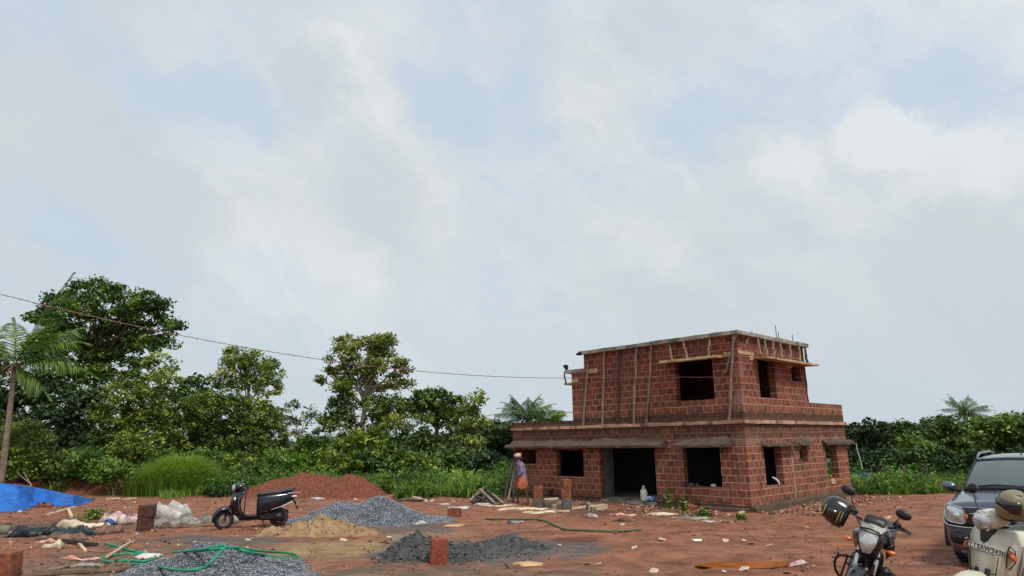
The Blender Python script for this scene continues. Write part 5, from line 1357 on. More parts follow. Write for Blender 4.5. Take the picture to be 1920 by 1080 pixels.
# the tall grass clump
B = gnd(335, 926); root = thing('tall_grass_clump', 'tall fountain like clump of green grass left of the dark scooter', 'grass clump', (B.x, B.y, 0))
V_, F_, tn_ = [], [], []
nb = 9000
cx = rng.normal(size=nb) * .72; cy = rng.normal(size=nb) * .55
L_ = (1.0 + 1.0 * rng.random(nb)) * np.clip(1.22 - .34 * np.hypot(cx, cy), .4, 1.15)
a = np.arctan2(cy, cx) + rng.normal(size=nb) * .8; lean = (.18 + .62 * rng.random(nb)) * L_ * (.7 + .4 * np.hypot(cx, cy))
w = .008 + .007 * rng.random(nb); pw = a + 1.57
segs = [(0, 0), (.35, .10), (.62, .34), (.80, .66), (.86, 1.0)]
ring = []
for k, (zf, of) in enumerate(segs):
    z = L_ * (zf if k < 3 else zf - .12 * (k - 2) * lean / L_); wk = w * (1 - .22 * k)
    x = cx + np.cos(a) * lean * of; y = cy + np.sin(a) * lean * of
    ring.append((np.stack([x - np.cos(pw) * wk, y - np.sin(pw) * wk, z], -1), np.stack([x + np.cos(pw) * wk, y + np.sin(pw) * wk, z], -1)))
Vs = np.concatenate([np.stack([ring[k][0], ring[k][1], ring[k + 1][1], ring[k + 1][0]], 1) for k in range(4)], 0).reshape(-1, 3)
tb = rng.random(nb); tint = np.concatenate([np.clip(tb * .5 + .28 + .1 * k, 0, 1) for k in range(4)])
raw_mesh('blades', Vs, np.arange(len(Vs)).reshape(-1, 4), L_grass, root, tint=tint)
# the two weeds at the foot of the front wall, and small ones on the soil
for px, py, h, s, lab in ((1254, 955, .62, .16, 'upright leafy weed at the foot of the wall right of the doorway'), (1283, 961, .38, .14, 'smaller weed right of the upright leafy weed by the wall'), (1318, 966, .14, .22, 'low weed among the scraps before the right front window'),
        (1390, 972, .10, .16, 'tiny weed at the foot of the house corner'), (175, 975, .25, .4, 'low dull weed on the soil left of the pink cloth'), (45, 945, .3, .2, 'weed beside the tarpaulin on the red bank')):
    P = gnd(px, py); P.z = gz2(P.x, P.y)
    n = int(160 * s / .16); f = rng.random(n)
    pp = np.stack([rng.normal(size=n) * s * .5 * (1 - .5 * f), rng.normal(size=n) * s * .5 * (1 - .5 * f), f * h + .02], -1)
    V, F = quads_at(pp, .03 + .03 * rng.random(n), .5, .5, .2)
    root = thing('weed', lab, 'weed', P); raw_mesh('leaves', V, F, L_weed, root, tint=rng.random(n))
    mb = MB()
    for k in range(4): mb.tube([(0, 0, -.02), (random.uniform(-.05, .05) * s * 6, random.uniform(-.05, .05), h * .9)], [.008, .003], 5)
    mb.build('stem', mat('green_stem', srgb(70, 90, 40), .8), root)
# dry twig at the left
P = gnd(52, 945); mb = MB(); a = at(58, 908, P.y); b0 = at(44, 886, P.y); mb.tube([P, a, b0], [.03, .025, .01], 6); mb.tube([a, at(36, 890, P.y)], [.02, .008], 6)
mb.single('dry_branch', bark_p, 'dry forked branch sticking up behind the blue tarpaulin', 'branch')

# ================================================================ VEHICLES
rubber = mat('tyre_rubber', srgb(30, 30, 31), .85, var=.3, scale=20, bump=.003, dust=.55)
blackp = mat('black_plastic', srgb(22, 22, 24), .45, var=.3, scale=6, dust=.25)
chrome = mat('dull_chrome', srgb(196, 196, 196), .22, 1.0, var=.12, scale=8)
alloy = mat('silver_alloy', srgb(150, 152, 156), .4, .8, var=.2, scale=10)
darkmet = mat('dark_engine_metal', srgb(46, 46, 48), .5, .7, var=.35, scale=10, dust=.2)
navy = mat('dark_navy_paint', srgb(9, 12, 26), .2, 0, var=.2, scale=3, coat=.5, dust=.03)
cream = mat('aged_cream_paint', srgb(196, 192, 172), .32, 0, var=.10, scale=4, coat=.3, dust=.30)
seatm = mat('black_seat_vinyl', srgb(30, 30, 33), .45, var=.2, scale=14)
amber = mat('amber_lens', srgb(206, 110, 50), .2, var=.15, scale=20, coat=.5)
redl = mat('red_lens', srgb(170, 28, 30), .15, var=.2, scale=20, coat=.6)
clearl = mat('clear_lens', srgb(190, 192, 192), .06, .35, var=.25, scale=14, coat=1.0)
mirror_m = mat('mirror_glass', srgb(210, 216, 220), .05, 1.0, var=.02)
plate_m = mat('plate_white', srgb(208, 206, 196), .5, var=.08, scale=12, dust=.2)
ink = mat('black_ink', srgb(26, 26, 28), .6)

def wheel(root, x, z, r, w, rimr, spokes=5, name='wheel', steer=None, y=0.0, rim_m=None):
    """wheel > tyre, rim with the axle along y"""
    M = Matrix.Identity(4)
    if steer: M = steer
    mb = MB(); mb.M = M; n = 10
    prof = []
    for k in range(n + 1):
        a = math.pi * k / n; prof.append((r - w * .5 + math.sin(a) * w * .5, -math.cos(a) * w * .5))
    prof = [(rimr, -w * .42)] + prof + [(rimr, w * .42), (rimr, -w * .42)]
    mb.lathe(prof, (x, y, z), 'Y', 40)
    # tread blocks
    for k in range(44):
        a = 2 * math.pi * k / 44
        mb.box((x + math.cos(a) * (r - .002), y + (.18 if k % 2 else -.18) * w, z + math.sin(a) * (r - .002)), (.012, w * .42, .016), Matrix.Rotation(-a, 3, 'Y'))
    ty = mb.build(name, rubber, root)
    mb = MB(); mb.M = M
    mb.lathe([(rimr + .006, -w * .40), (rimr - .02, -w * .3), (rimr - .025, w * .3), (rimr + .006, w * .40)], (x, y, z), 'Y', 36)
    for k in range(spokes):
        a = 2 * math.pi * k / spokes + .3
        p = Vector((x, y, z)); q = p + Vector((math.cos(a), 0, math.sin(a))) * (rimr - .015)
        mb.tube([p, p.lerp(q, .5), q], [.030, .016, .020], 6)
    mb.lathe([(0, -.05), (.05, -.05), (.055, 0), (.05, .05), (0, .05)], (x, y, z), 'Y', 16)
    mb.build('rim', rim_m or alloy, ty)
    mb = MB(); mb.M = M
    mb.lathe([(.035, .055), (rimr * .62, .058), (rimr * .62, .064), (.035, .067)], (x, y, z), 'Y', 24); mb.build('brake_disc', chrome, ty)
    return ty
def section(cx, cz, hw_, hz, n=16, p=2.6, y0=0.0, tilt=0.0):
    """superellipse ring in the plane across x"""
    out = []
    for k in range(n):
        a = 2 * math.pi * k / n; c, s = math.cos(a), math.sin(a)
        y = hw_ * abs(c) ** (2 / p) * (1 if c >= 0 else -1); z = hz * abs(s) ** (2 / p) * (1 if s >= 0 else -1)
        out.append(Vector((cx - z * math.sin(tilt), y0 + y, cz + z * math.cos(tilt))))
    return out
def body(stations, n=18, p=2.6):
    mb = MB(); mb.loft([section(*s[:4], n=n, p=p, tilt=(s[4] if len(s) > 4 else 0)) for s in stations]); return mb

def scooter(root, paint, steer_deg=0.0, front_closeup=False):
    piv = Vector((.47, 0, .62)); ax = Vector((-.44, 0, .9)).normalized()
    ST = Matrix.Translation(piv) @ Matrix.Rotation(R(steer_deg), 4, ax) @ Matrix.Translation(-piv)
    wheel(root, .64, .225, .225, .10, .135, 5, 'front_wheel', ST, rim_m=blackp if front_closeup else None)
    wheel(root, -.62, .225, .225, .10, .135, 5, 'rear_wheel', rim_m=blackp)
    # front mudguard
    mb = MB(); mb.M = ST; rings = []
    for k in range(13):
        a = R(-12 + 172 * k / 12); rr = .268 + .02 * math.sin(math.pi * k / 12)
        w = .075 + .035 * math.sin(math.pi * (k + 1) / 14)
        c = Vector((.63 + math.cos(a) * rr, 0, .24 + math.sin(a) * rr)); rad = Vector((math.cos(a), 0, math.sin(a)))
        rings.append([c + rad * (.012 * (1 - abs(q) ** 2) - .05 * abs(q) ** 3) + Vector((0, q * w, 0)) for q in (-1, -.7, -.3, 0, .3, .7, 1)])
    mb.loft(rings, closed=False, caps=False); mb.build('front_mudguard', paint, root, solid=.006)
    mb = MB(); mb.M = ST
    for s in (-1, 1): mb.tube([(.64, s * .07, .225), (.60, s * .075, .36), (.52, s * .05, .56)], .02, 8)
    mb.build('fork', darkmet, root)
    # leg shield: a curved shell, wide at the top, drawn in to the floor
    mb = MB(); rows = []
    prof = [(.36, .905, .155), (.43, .885, .20), (.475, .82, .228), (.515, .72, .230), (.53, .60, .205), (.515, .48, .185), (.475, .38, .175), (.40, .31, .165), (.30, .285, .16)]
    for (x, z, w) in prof:
        rows.append([Vector((x - .24 * abs(q) ** 2.4, q * w, z)) for q in (-1, -.85, -.6, -.3, 0, .3, .6, .85, 1)])
    mb.grid(rows)
    ap = mb.build('front_apron', paint, root, solid=.014, sub=1)
    mb = MB(); rows = []
    for (x, z, w) in ((.19, .89, .13), (.19, .80, .165), (.19, .68, .185), (.195, .52, .18), (.20, .38, .17), (.20, .30, .16)):
        rows.append([Vector((x - .02 * (1 - abs(q)), q * w, z)) for q in (-1, -.6, 0, .6, 1)])
    mb.grid(rows); mb.build('inner_leg_shield', blackp, root, solid=.01, sub=1)
    for s in (-1, 1):
        mb = MB(); mb.tube([(.30, s * .212, .80), (.335, s * .215, .66), (.315, s * .192, .48), (.26, s * .17, .36)], [.005, .008, .008, .005], 6); mb.build('apron_trim', alloy, root)
    # floorboard
    mb = MB(); mb.box((.10, 0, .285), (.50, .30, .055), bev=.018); mb.build('floorboard', blackp, root)
    mb = MB(); mb.box((.0, 0, .225), (.62, .16, .07), bev=.02); mb.build('underframe', darkmet, root)
    # rear body
    body([(-.075, .51, .11, .22), (-.14, .53, .155, .26), (-.30, .555, .185, .25), (-.55, .61, .19, .215), (-.80, .685, .17, .15), (-.98, .745, .12, .085), (-1.05, .765, .055, .04)], p=3).build('rear_body', paint, root, sub=1)
    for s in (-1, 1):
        mb = MB(); mb.tube([(-.10, s * .150, .36), (-.26, s * .188, .40), (-.32, s * .194, .395), (-.40, s * .190, .33)], [.005, .011, .011, .005], 8); mb.build('side_trim', darkmet, root)
        mb = MB(); mb.tube([(-.42, s * .194, .42), (-.68, s * .190, .50), (-.92, s * .150, .60)], [.004, .008, .004], 6); mb.build('side_trim', alloy, root)
    # seat
    body([(-.07, .765, .08, .03), (-.12, .785, .12, .045), (-.30, .80, .135, .052), (-.50, .815, .145, .055), (-.68, .84, .14, .052), (-.84, .865, .12, .045), (-.95, .885, .08, .030), (-1.02, .91, .04, .014)], p=3).build('seat', seatm, root, sub=1)
    # tail lamp, grab rail, plate
    mb = MB(); mb.ball((-.98, 0, .745), (.11, .15, .068), 14, 9); tl = mb.build('tail_lamp', redl, root)
    mb = MB()
    for s in (-1, 1): mb.ball((-.96, s * .13, .715), (.085, .045, .035), 10, 7)
    mb.build('indicator_lens', clearl, tl)
    mb = MB(); mb.tube([(-.80, .16, .80), (-.98, .16, .80), (-1.10, .11, .79), (-1.13, 0, .785), (-1.10, -.11, .79), (-.98, -.16, .80), (-.80, -.16, .80)], .012, 8); mb.build('grab_rail', alloy, root)
    mb = MB(); mb.tube([(-.93, 0, .66), (-1.0, 0, .55), (-1.06, 0, .40)], [.07, .08, .06], 8, flat=.3); rf = mb.build('rear_mudguard', blackp, root)
    mb = MB(); mb.box((-1.035, 0, .55), (.008, .20, .12), Matrix.Rotation(R(-18), 3, 'Y')); mb.build('number_plate', plate_m, rf)
    # engine, exhaust, stand
    mb = MB(); mb.box((-.42, .06, .26), (.56, .14, .17), bev=.04); mb.box((-.30, 0, .33), (.25, .22, .16), bev=.04); mb.ball((-.62, .10, .24), (.13, .07, .11), 12, 8); mb.build('engine', darkmet, root)
    mb = MB(); mb.tube([(-.2, -.1, .22), (-.35, -.13, .20), (-.45, -.15, .25), (-.85, -.16, .34)], [.018, .02, .06, .055], 12); mb.build('exhaust', darkmet, root)
    mb = MB(); mb.tube([(-.25, .1, .22), (-.30, .14, .02)], .012, 6); mb.tube([(-.25, -.1, .22), (-.30, -.14, .02)], .012, 6); mb.tube([(-.30, .16, .012), (-.30, -.16, .012)], .012, 6); mb.build('centre_stand', darkmet, root)
    # handlebar cowl, headlamp, grips, mirrors
    cowl = MB(); cowl.M = ST
    cowl.loft([section(*s_[:4], n=18, p=2.4) for s_ in [(.20, 1.00, .055, .035), (.245, 1.005, .12, .06), (.31, 1.0, .145, .078), (.385, .985, .135, .088), (.45, .972, .108, .082), (.485, .965, .085, .068)]])
    hc = cowl.build('handlebar_cowl', paint, root, sub=1)
    mb = MB(); mb.M = ST; mb.ball((.462, 0, .967), (.055, .098, .078), 18, 12); mb.build('headlamp', clearl, hc)
    mb = MB(); mb.M = ST; mb.lathe([(.086, -.01), (.094, -.005), (.097, .006), (.088, .014)], (.462, 0, .967), 'X', 24); mb.build('headlamp_rim', chrome, hc)
    mb = MB(); mb.M = ST; mb.tube([(.40, 0, .90), (.44, 0, .80), (.47, 0, .62)], [.07, .055, .045], 10); mb.build('steering_neck', blackp, root)
    for s in (-1, 1):
        mb = MB(); mb.M = ST
        mb.tube([(.29, s * .12, 1.0), (.25, s * .24, 1.0), (.20, s * .35, .985)], [.03, .02, .018], 8); gp = mb.build('handle_grip', blackp, hc)
        mb = MB(); mb.M = ST; mb.tube([(.30, s * .20, 1.0), (.30, s * .29, 1.0), (.25, s * .36, .99)], .006, 6); mb.build('brake_lever', alloy, hc)
        mb = MB(); mb.M = ST; mb.tube([(.27, s * .20, 1.01), (.255, s * .26, 1.10), (.24, s * .285, 1.19)], .007, 6); ms = mb.build('mirror_stem', blackp, root)
        mb = MB(); mb.M = ST; mb.ball((.24, s * .30, 1.235), (.02, .062, .048), 14, 9, Matrix.Rotation(R(-20 * s), 3, 'X')); mh = mb.build('mirror_housing', blackp, ms)
        mb = MB(); mb.M = ST; mb.ball((.228, s * .30, 1.235), (.012, .055, .042), 14, 9, Matrix.Rotation(R(-20 * s), 3, 'X')); mb.build('mirror_glass', mirror_m, ms)
        # front indicator set into the apron
        mb = MB(); mb.ball((.425, s * .182, .715), (.03, .026, .05), 10, 8, Matrix.Rotation(R(25 * s), 3, 'X')); il = mb.build('front_indicator', amber if front_closeup else clearl, ap)
    return ST, ap, hc

# ---- the dark scooter, seen from its left side
P = gnd(418, 996); d = math.pi + R(22); sc = 1.0
O = Vector((P.x, P.y, 0)) - Vector((math.cos(d), math.sin(d), 0)) * .64 * sc
dark_sc = thing('scooter', 'dark navy scooter parked on its stand beside the tan sand pile', 'scooter', (O.x, O.y, gz2(O.x, O.y) - .01), 0, None, (0, 0, d), sc)
ST, ap, hc = scooter(dark_sc, navy, 12)

# ---- the cream scooter in the right foreground
P = at(1845, 1020, 6.9); d = math.atan2(-P.y, -P.x) - R(24)
zg = gz2(P.x, P.y)
rm = Matrix.Rotation(d, 3, 'Z') @ Matrix.Rotation(R(-12), 3, 'X')
O = P - rm @ Vector((.52, 0, .735)) * 1.07
cream_sc = thing('scooter', 'weathered cream scooter in the right foreground with a helmet on its handlebar', 'scooter', (O.x, O.y, zg), 0, None, tuple(rm.to_euler()), 1.07)
ST2, ap2, hc2 = scooter(cream_sc, cream, -24, True)
# its front plate, painted lettering, vents and indicator surrounds
pm = Matrix.Rotation(R(90), 4, 'Z') @ Matrix.Rotation(R(90), 4, 'X')
fp = MB(); fp.box((.512, 0, .735), (.012, .285, .056), Matrix.Rotation(R(-14), 3, 'Y'), bev=.004); fpo = fp.build('number_plate', plate_m, ap2)
fp = MB()
for a, b_ in (((.512, -.14, .759), (.512, .14, .759)), ((.512, -.14, .711), (.512, .14, .711)), ((.512, -.14, .759), (.512, -.14, .711)), ((.512, .14, .759), (.512, .14, .711))):
    dx = lambda z: (.745 - z) * -.0 + .520 - (z - .735) * .25
    fp.tube([(dx(a[2]), a[1], a[2]), (dx(b_[2]), b_[1], b_[2])], .0025, 5)
fp.build('plate_frame', blackp, fpo)
def lettering(txt, size, M, m, parent, ext=.001, name='lettering'):
    cu = bpy.data.curves.new(name, 'FONT'); cu.body = txt; cu.size = size; cu.align_x = 'CENTER'; cu.align_y = 'CENTER'; cu.extrude = ext; cu.offset = size * .012
    tmp = bpy.data.objects.new('tmp', cu); COL.objects.link(tmp)
    bpy.context.view_layer.update()
    me = bpy.data.meshes.new_from_object(tmp.evaluated_get(bpy.context.evaluated_depsgraph_get()))
    bpy.data.objects.remove(tmp); me.transform(M); me.materials.append(m)
    o = bpy.data.objects.new(name, me); COL.objects.link(o); o.parent = parent; return o
lettering('KL13AW3430', .054, Matrix.Translation((.5205, 0, .735)) @ Matrix.Rotation(R(-14), 4, 'Y') @ pm, ink, fpo)
for s in (-1, 1):
    mb = MB(); mb.tube([(.445, s * .160, .80), (.43, s * .198, .77), (.425, s * .208, .68), (.455, s * .178, .60), (.475, s * .158, .62), (.468, s * .155, .74), (.445, s * .160, .80)], .006, 6); mb.build('indicator_surround', blackp, ap2)
    mb = MB(); mb.tube([(.450, s * .162, .775), (.436, s * .192, .755)], .011, 6); mb.build('chrome_accent', chrome, ap2)
    mb = MB(); mb.tube([(.524, s * .112, .69), (.527, s * .108, .64), (.525, s * .10, .55), (.49, s * .09, .42)], .004, 5); mb.build('panel_seam', blackp, ap2)
mb = MB(); mb.tube([(.535, -.11, .545), (.548, 0, .52), (.535, .11, .545)], .005, 5); mb.build('panel_seam', blackp, ap2)
# headlamp brow
mb = MB(); mb.M = ST2; mb.tube([(.47, -.085, 1.015), (.475, 0, 1.045), (.47, .085, 1.015)], [.012, .018, .012], 8, flat=.5); mb.build('headlamp_brow', cream, hc2)

# ---- helmets
def helmet(name, label, M, shell, visor, stripes=None, patches=None, s=1.0, open_face=False):
    root = thing(name, label, 'helmet', M.to_translation(), 0, None, tuple(M.to_euler()), s)
    mb = MB(); rings = []
    n, m_ = 24, 14
    for i in range(m_ + 1):
        ph = R(-58) + R(148) * i / m_; row = []
        for j in range(n):
            a = 2 * math.pi * j / n
            r_ = .128 * math.cos(ph) ** .9 if ph > 0 else .128 * (1 - .10 * (ph / R(58)) ** 2)
            x = r_ * math.cos(a) * (1.16 if math.cos(a) > 0 else 1.08); y = r_ * math.sin(a) * .98; z = .135 * math.sin(ph)
            if math.cos(a) > .2 and ph < 0: x += .02 * math.cos(a)
            row.append(Vector((x, y, z)))
        rings.append(row)
    mb.loft(rings, True, True); sh = mb.build('shell', shell, root, sub=1)
    mb = MB(); rows = []
    for i in range(6):
        ph = R(-16) + R(46) * i / 5
        rows.append([Vector((.156 * math.cos(ph) * math.cos(a), .136 * math.cos(ph) * math.sin(a), .142 * math.sin(ph) )) for a in [R(-82 + 164 * k / 16) for k in range(17)]])
    mb.grid(rows); mb.build('visor', visor, root, solid=.003)
    mb = MB(); mb.lathe([(.118, -.112), (.126, -.118), (.120, -.126), (.108, -.12)], (0.008, 0, 0), 'Z', 26); mb.build('edge_trim', blackp, root)
    for st, sm in (stripes or []):
        mb = MB(); mb.tube([Vector(p) for p in st], .010, 6, flat=.5); mb.build('stripe', sm, sh)
    for c_, r_, sm in (patches or []):
        mb = MB(); d_ = Vector(c_).normalized(); mb.ball(Vector((d_.x * .128, d_.y * .118, d_.z * .128)), (r_[0], r_[1], r_[2]), 10, 7, d_.to_track_quat('Z', 'Y').to_matrix()); mb.build('camouflage_patch', sm, sh)
    return root
hshell = mat('olive_helmet_shell', srgb(122, 112, 82), .38, var=.18, scale=9, coat=.3, dust=.2)
cam_d1 = mat('camouflage_dark', srgb(38, 38, 34), .5); cam_l = mat('camouflage_tan', srgb(176, 160, 116), .5)
Mh = Matrix.Translation(at(1903, 946, 6.75)) @ Matrix.Rotation(math.atan2(-P.y, -P.x) - R(62), 4, 'Z') @ Matrix.Rotation(R(-22), 4, 'X')
helmet('helmet', 'olive camouflage helmet resting on the cream scooter handlebar', Mh, hshell, mat('smoked_visor', srgb(24, 26, 28), .1, coat=1.0),
       patches=[((.5, .9, -.1), (.045, .030, .010), cam_d1), ((.75, .62, .25), (.030, .045, .010), cam_d1), ((.3, .9, .45), (.020, .022, .010), cam_l), ((.8, .4, .5), (.03, .02, .010), cam_l), ((.2, .95, -.5), (.02, .03, .010), cam_d1), ((.9, .3, -.1), (.02, .03, .010), cam_l), ((-.4, .8, .6), (.03, .04, .010), cam_d1), ((.1, .5, .9), (.035, .02, .010), cam_d1)], s=1.02)

# ---- motorcycle, facing the camera, leaning on its side stand
P = at(1628, 1001, 7.2); zg = gz2(P.x, P.y)
d = math.atan2(-P.y, -P.x) - R(8)
rm = Matrix.Rotation(d, 3, 'Z') @ Matrix.Rotation(R(-19), 3, 'X')
O = Vector((P.x, P.y, zg)) - rm @ Vector((.64, 0, .87)) * 1.0; O.z = zg
bike = thing('motorcycle', 'black motorcycle facing the camera, leaning on its side stand with a helmet on one mirror', 'motorcycle', O, 0, None, tuple(rm.to_euler()), 1.0)
piv = Vector((.48, 0, .80)); ax = Vector((-.45, 0, .89)).normalized()
SB = Matrix.Translation(piv) @ Matrix.Rotation(R(-6), 4, ax) @ Matrix.Translation(-piv)
blackpaint = mat('black_gloss_paint', srgb(16, 16, 18), .15, var=.2, scale=3, coat=.7, dust=.2)
fw = wheel(bike, .74, .30, .30, .095, .215, 6, 'front_wheel', SB, rim_m=blackp)
wheel(bike, -.58, .30, .30, .11, .215, 6, 'rear_wheel', rim_m=blackp)
for s in (-1, 1):
    mb = MB(); mb.M = SB; mb.tube([(.74, s * .085, .30), (.66, s * .09, .46), (.60, s * .09, .58)], [.028, .032, .030], 10); fk = mb.build('fork_lower', darkmet, bike)
    mb = MB(); mb.M = SB; mb.tube([(.60, s * .09, .58), (.535, s * .09, .72), (.44, s * .09, .92)], .021, 10); mb.build('fork_tube', chrome, fk)
mb = MB(); mb.M = SB
for z_, x_ in ((.74, .525), (.90, .45)): mb.box((x_, 0, z_), (.06, .24, .035), Matrix.Rotation(R(-25), 3, 'Y'), bev=.01)
mb.build('fork_clamp', darkmet, bike)
mb = MB(); mb.M = SB; rings = []
for k in range(14):
    a = R(-2 + 150 * k / 13); rr = .345; w = .062 + .03 * math.sin(math.pi * k / 13); c = Vector((.74 + math.cos(a) * rr, 0, .31 + math.sin(a) * rr)); rad = Vector((math.cos(a), 0, math.sin(a)))
    rings.append([c + rad * (.015 * (1 - q * q) - .055 * abs(q) ** 3) + Vector((0, q * w, 0)) for q in (-1, -.7, -.35, 0, .35, .7, 1)])
mb.loft(rings, False, False); mg = mb.build('front_mudguard', blackpaint, bike, solid=.006)
for s in (-1, 1):
    mb = MB(); mb.M = SB; mb.loft([[Vector((.60, s * .10, .60)), Vector((.64, s * .102, .70)), Vector((.67, s * .085, .69)), Vector((.63, s * .085, .58))], [Vector((.80, s * .085, .60)), Vector((.83, s * .08, .64)), Vector((.84, s * .07, .635)), Vector((.81, s * .07, .59))]]); mb.build('mudguard_wing', blackpaint, mg)
# headlamp with cowl and instrument
mb = MB(); mb.M = SB
mb.loft([section(x_, z_, w_, h_, 18, 2.3) for x_, z_, w_, h_ in ((.45, .90, .10, .10), (.52, .895, .125, .125), (.58, .885, .120, .125), (.625, .875, .10, .112))]); hl = mb.build('headlamp_housing', blackpaint, bike, sub=1)
mb = MB(); mb.M = SB; rows = []
for i_ in range(9):
    v_ = i_ / 8; w_ = .098 * math.sin(math.pi * (.30 + .56 * (1 - v_))) ** .8 if v_ < .999 else .03
    w_ = .030 + (.082 - .030) * min(1, (1 - v_) * 1.75) ** .8
    zz = .775 + .205 * (1 - v_)
    rows.append([Vector((.66 + .02 * (1 - q * q) - .06 * (abs(zz - .86) / .11) ** 2 * .5, q * w_, zz)) for q in (-1, -.8, -.5, -.2, .2, .5, .8, 1)])
mb.grid(rows); mb.build('headlamp_lens', clearl, hl, solid=.006, sub=1)
mb = MB(); mb.M = SB; rows = []
for i_ in range(5):
    v_ = i_ / 4; rows.append([Vector((.63 - .13 * v_ - .05 * q * q, q * (.112 + .01 * math.sin(v_ * 3)), .985 + .085 * v_)) for q in (-1, -.6, -.2, .2, .6, 1)])
mb.grid(rows); mb.build('front_cowl', mat('silver_cowl_paint', srgb(150, 148, 142), .4, .4, var=.3, scale=14, dust=.3), hl, solid=.012, sub=1)
mb = MB(); mb.M = SB; mb.tube([(.64, -.09, 1.005), (.655, 0, 1.02), (.64, .09, 1.005)], .010, 6); mb.build('cowl_slot', blackp, hl)
mb = MB(); mb.M = SB; mb.box((.47, 0, 1.09), (.12, .20, .06), Matrix.Rotation(R(35), 3, 'Y'), bev=.02); mb.build('instrument_cluster', blackp, bike)
mb = MB(); mb.M = SB; mb.tube([(.30, -.37, 1.06), (.34, -.28, 1.08), (.42, -.12, 1.05), (.43, 0, 1.03), (.42, .10, 1.05), (.33, .20, 1.08), (.27, .27, 1.06)], .012, 8); hb = mb.build('handlebar', darkmet, bike)
for s in (-1, 1):
    mb = MB(); mb.M = SB; mb.tube([(.325, s * (.27 if s < 0 else .19), 1.08), (.28, s * (.40 if s < 0 else .29), 1.05)], .019, 10); mb.build('handle_grip', rubber, hb)
    mb = MB(); mb.M = SB; mb.tube([(.37, s * (.22 if s < 0 else .16), 1.085), (.40, s * (.30 if s < 0 else .22), 1.07), (.36, s * (.41 if s < 0 else .31), 1.05)], [.010, .007, .006], 6); mb.build('control_lever', blackp, hb)
    mb = MB(); mb.M = SB; mb.ball((.33, s * (.24 if s < 0 else .17), 1.10), (.04, .04, .03), 10, 7); mb.build('switch_block', blackp, hb)
    mc = Vector((.355, -.33, 1.30)) if s < 0 else Vector((.355, .215, 1.22))
    mb = MB(); mb.M = SB; mb.tube([(.36, s * (.20 if s < 0 else .14), 1.10), (.38, s * (.25 if s < 0 else .18), 1.16), mc + Vector((.005, -s * .03, -.03))], .006, 6); ms = mb.build('mirror_stem', blackp, bike)
    mr_ = Matrix.Rotation(R(-8 if s > 0 else -10), 3, 'X')
    mb = MB(); mb.M = SB; mb.ball(mc, (.028, .076, .048), 16, 10, mr_); mb.build('mirror_housing', blackp, ms)
    mb = MB(); mb.M = SB; mb.ball(mc + Vector((-.017, 0, 0)), (.014, .068, .041), 16, 10, mr_); mb.build('mirror_glass', mirror_m, ms)
    mb = MB(); mb.M = SB; mb.tube([(.52, s * .11, .84), (.53, s * .19, .84)], .008, 6); mb.ball((.535, s * .205, .84), (.03, .042, .024), 10, 7); mb.build('indicator', amber, bike)
# brake hose and cables
mb = MB(); mb.M = SB
for s, y1 in ((-1, .06), (1, -.05), (-1, .12)): mb.tube(curve_pts([(.38, s * .22, 1.07), (.56, s * .16, 1.06 + y1 * .3), (.60, s * .06, .96), (.52, y1, .80), (.45, y1, .68)], 5), .005, 5)
mb.build('cables', blackp, bike)
# tank, side panels, seat, frame, engine
body([(.40, .86, .09, .08), (.34, .90, .15, .11), (.20, .92, .165, .125), (.02, .89, .14, .11), (-.10, .84, .10, .08)], p=2.5).build('fuel_tank', blackpaint, bike, sub=1)
for s in (-1, 1):
    mb = MB(); mb.loft([[Vector((.46, s * .13, .86)), Vector((.40, s * .20, .92)), Vector((.30, s * .20, .80)), Vector((.34, s * .14, .72))], [Vector((.12, s * .17, .90)), Vector((.10, s * .185, .92)), Vector((.08, s * .175, .82)), Vector((.10, s * .15, .78))]]); mb.build('tank_shroud', blackpaint, bike, bevel=.01)
body([(-.06, .82, .09, .04), (-.2, .82, .13, .05), (-.45, .84, .14, .05), (-.75, .90, .11, .05), (-.92, .94, .07, .03)], p=3).build('seat', seatm, bike, sub=1)
body([(-.30, .72, .12, .07), (-.55, .78, .13, .06), (-.85, .86, .09, .05), (-1.0, .90, .05, .03)], p=3).build('tail_panel', blackpaint, bike, sub=1)
mb = MB(); mb.tube([(.46, 0, .84), (.36, 0, .60), (.22, 0, .32), (-.18, 0, .28), (-.26, 0, .50), (-.2, 0, .78)], .024, 8); mb.tube([(.42, 0, .84), (-.2, 0, .78)], .02, 8); mb.build('frame', blackp, bike)
mb = MB(); mb.box((.05, 0, .40), (.36, .28, .24), bev=.05); mb.box((.18, 0, .58), (.16, .18, .24), Matrix.Rotation(R(20), 3, 'Y'), bev=.02)
for k in range(6): mb.box((.19 + k * .008, 0, .50 + k * .03), (.20, .23, .008), Matrix.Rotation(R(20), 3, 'Y'))
mb.ball((.02, -.16, .38), (.11, .05, .11), 12, 8); mb.ball((.02, .16, .38), (.11, .05, .11), 12, 8); mb.build('engine', darkmet, bike)
mb = MB(); mb.tube(curve_pts([(.24, -.06, .54), (.33, -.08, .42), (.24, -.12, .24), (-.1, -.15, .25), (-.35, -.19, .32), (-.75, -.21, .44)], 5), [.022] * 16 + [.04 + .004 * k for k in range(10)], 12); mb.build('exhaust', darkmet, bike)
mb = MB()
for s in (-1, 1): mb.tube([(.02, s * .12, .30), (.02, s * .30, .29)], .014, 8); mb.tube([(-.28, s * .12, .42), (-.28, s * .26, .42)], .014, 8); mb.tube([(-.58, s * .07, .30), (-.2, s * .06, .32)], .022, 8)
mb.build('footpegs', darkmet, bike)
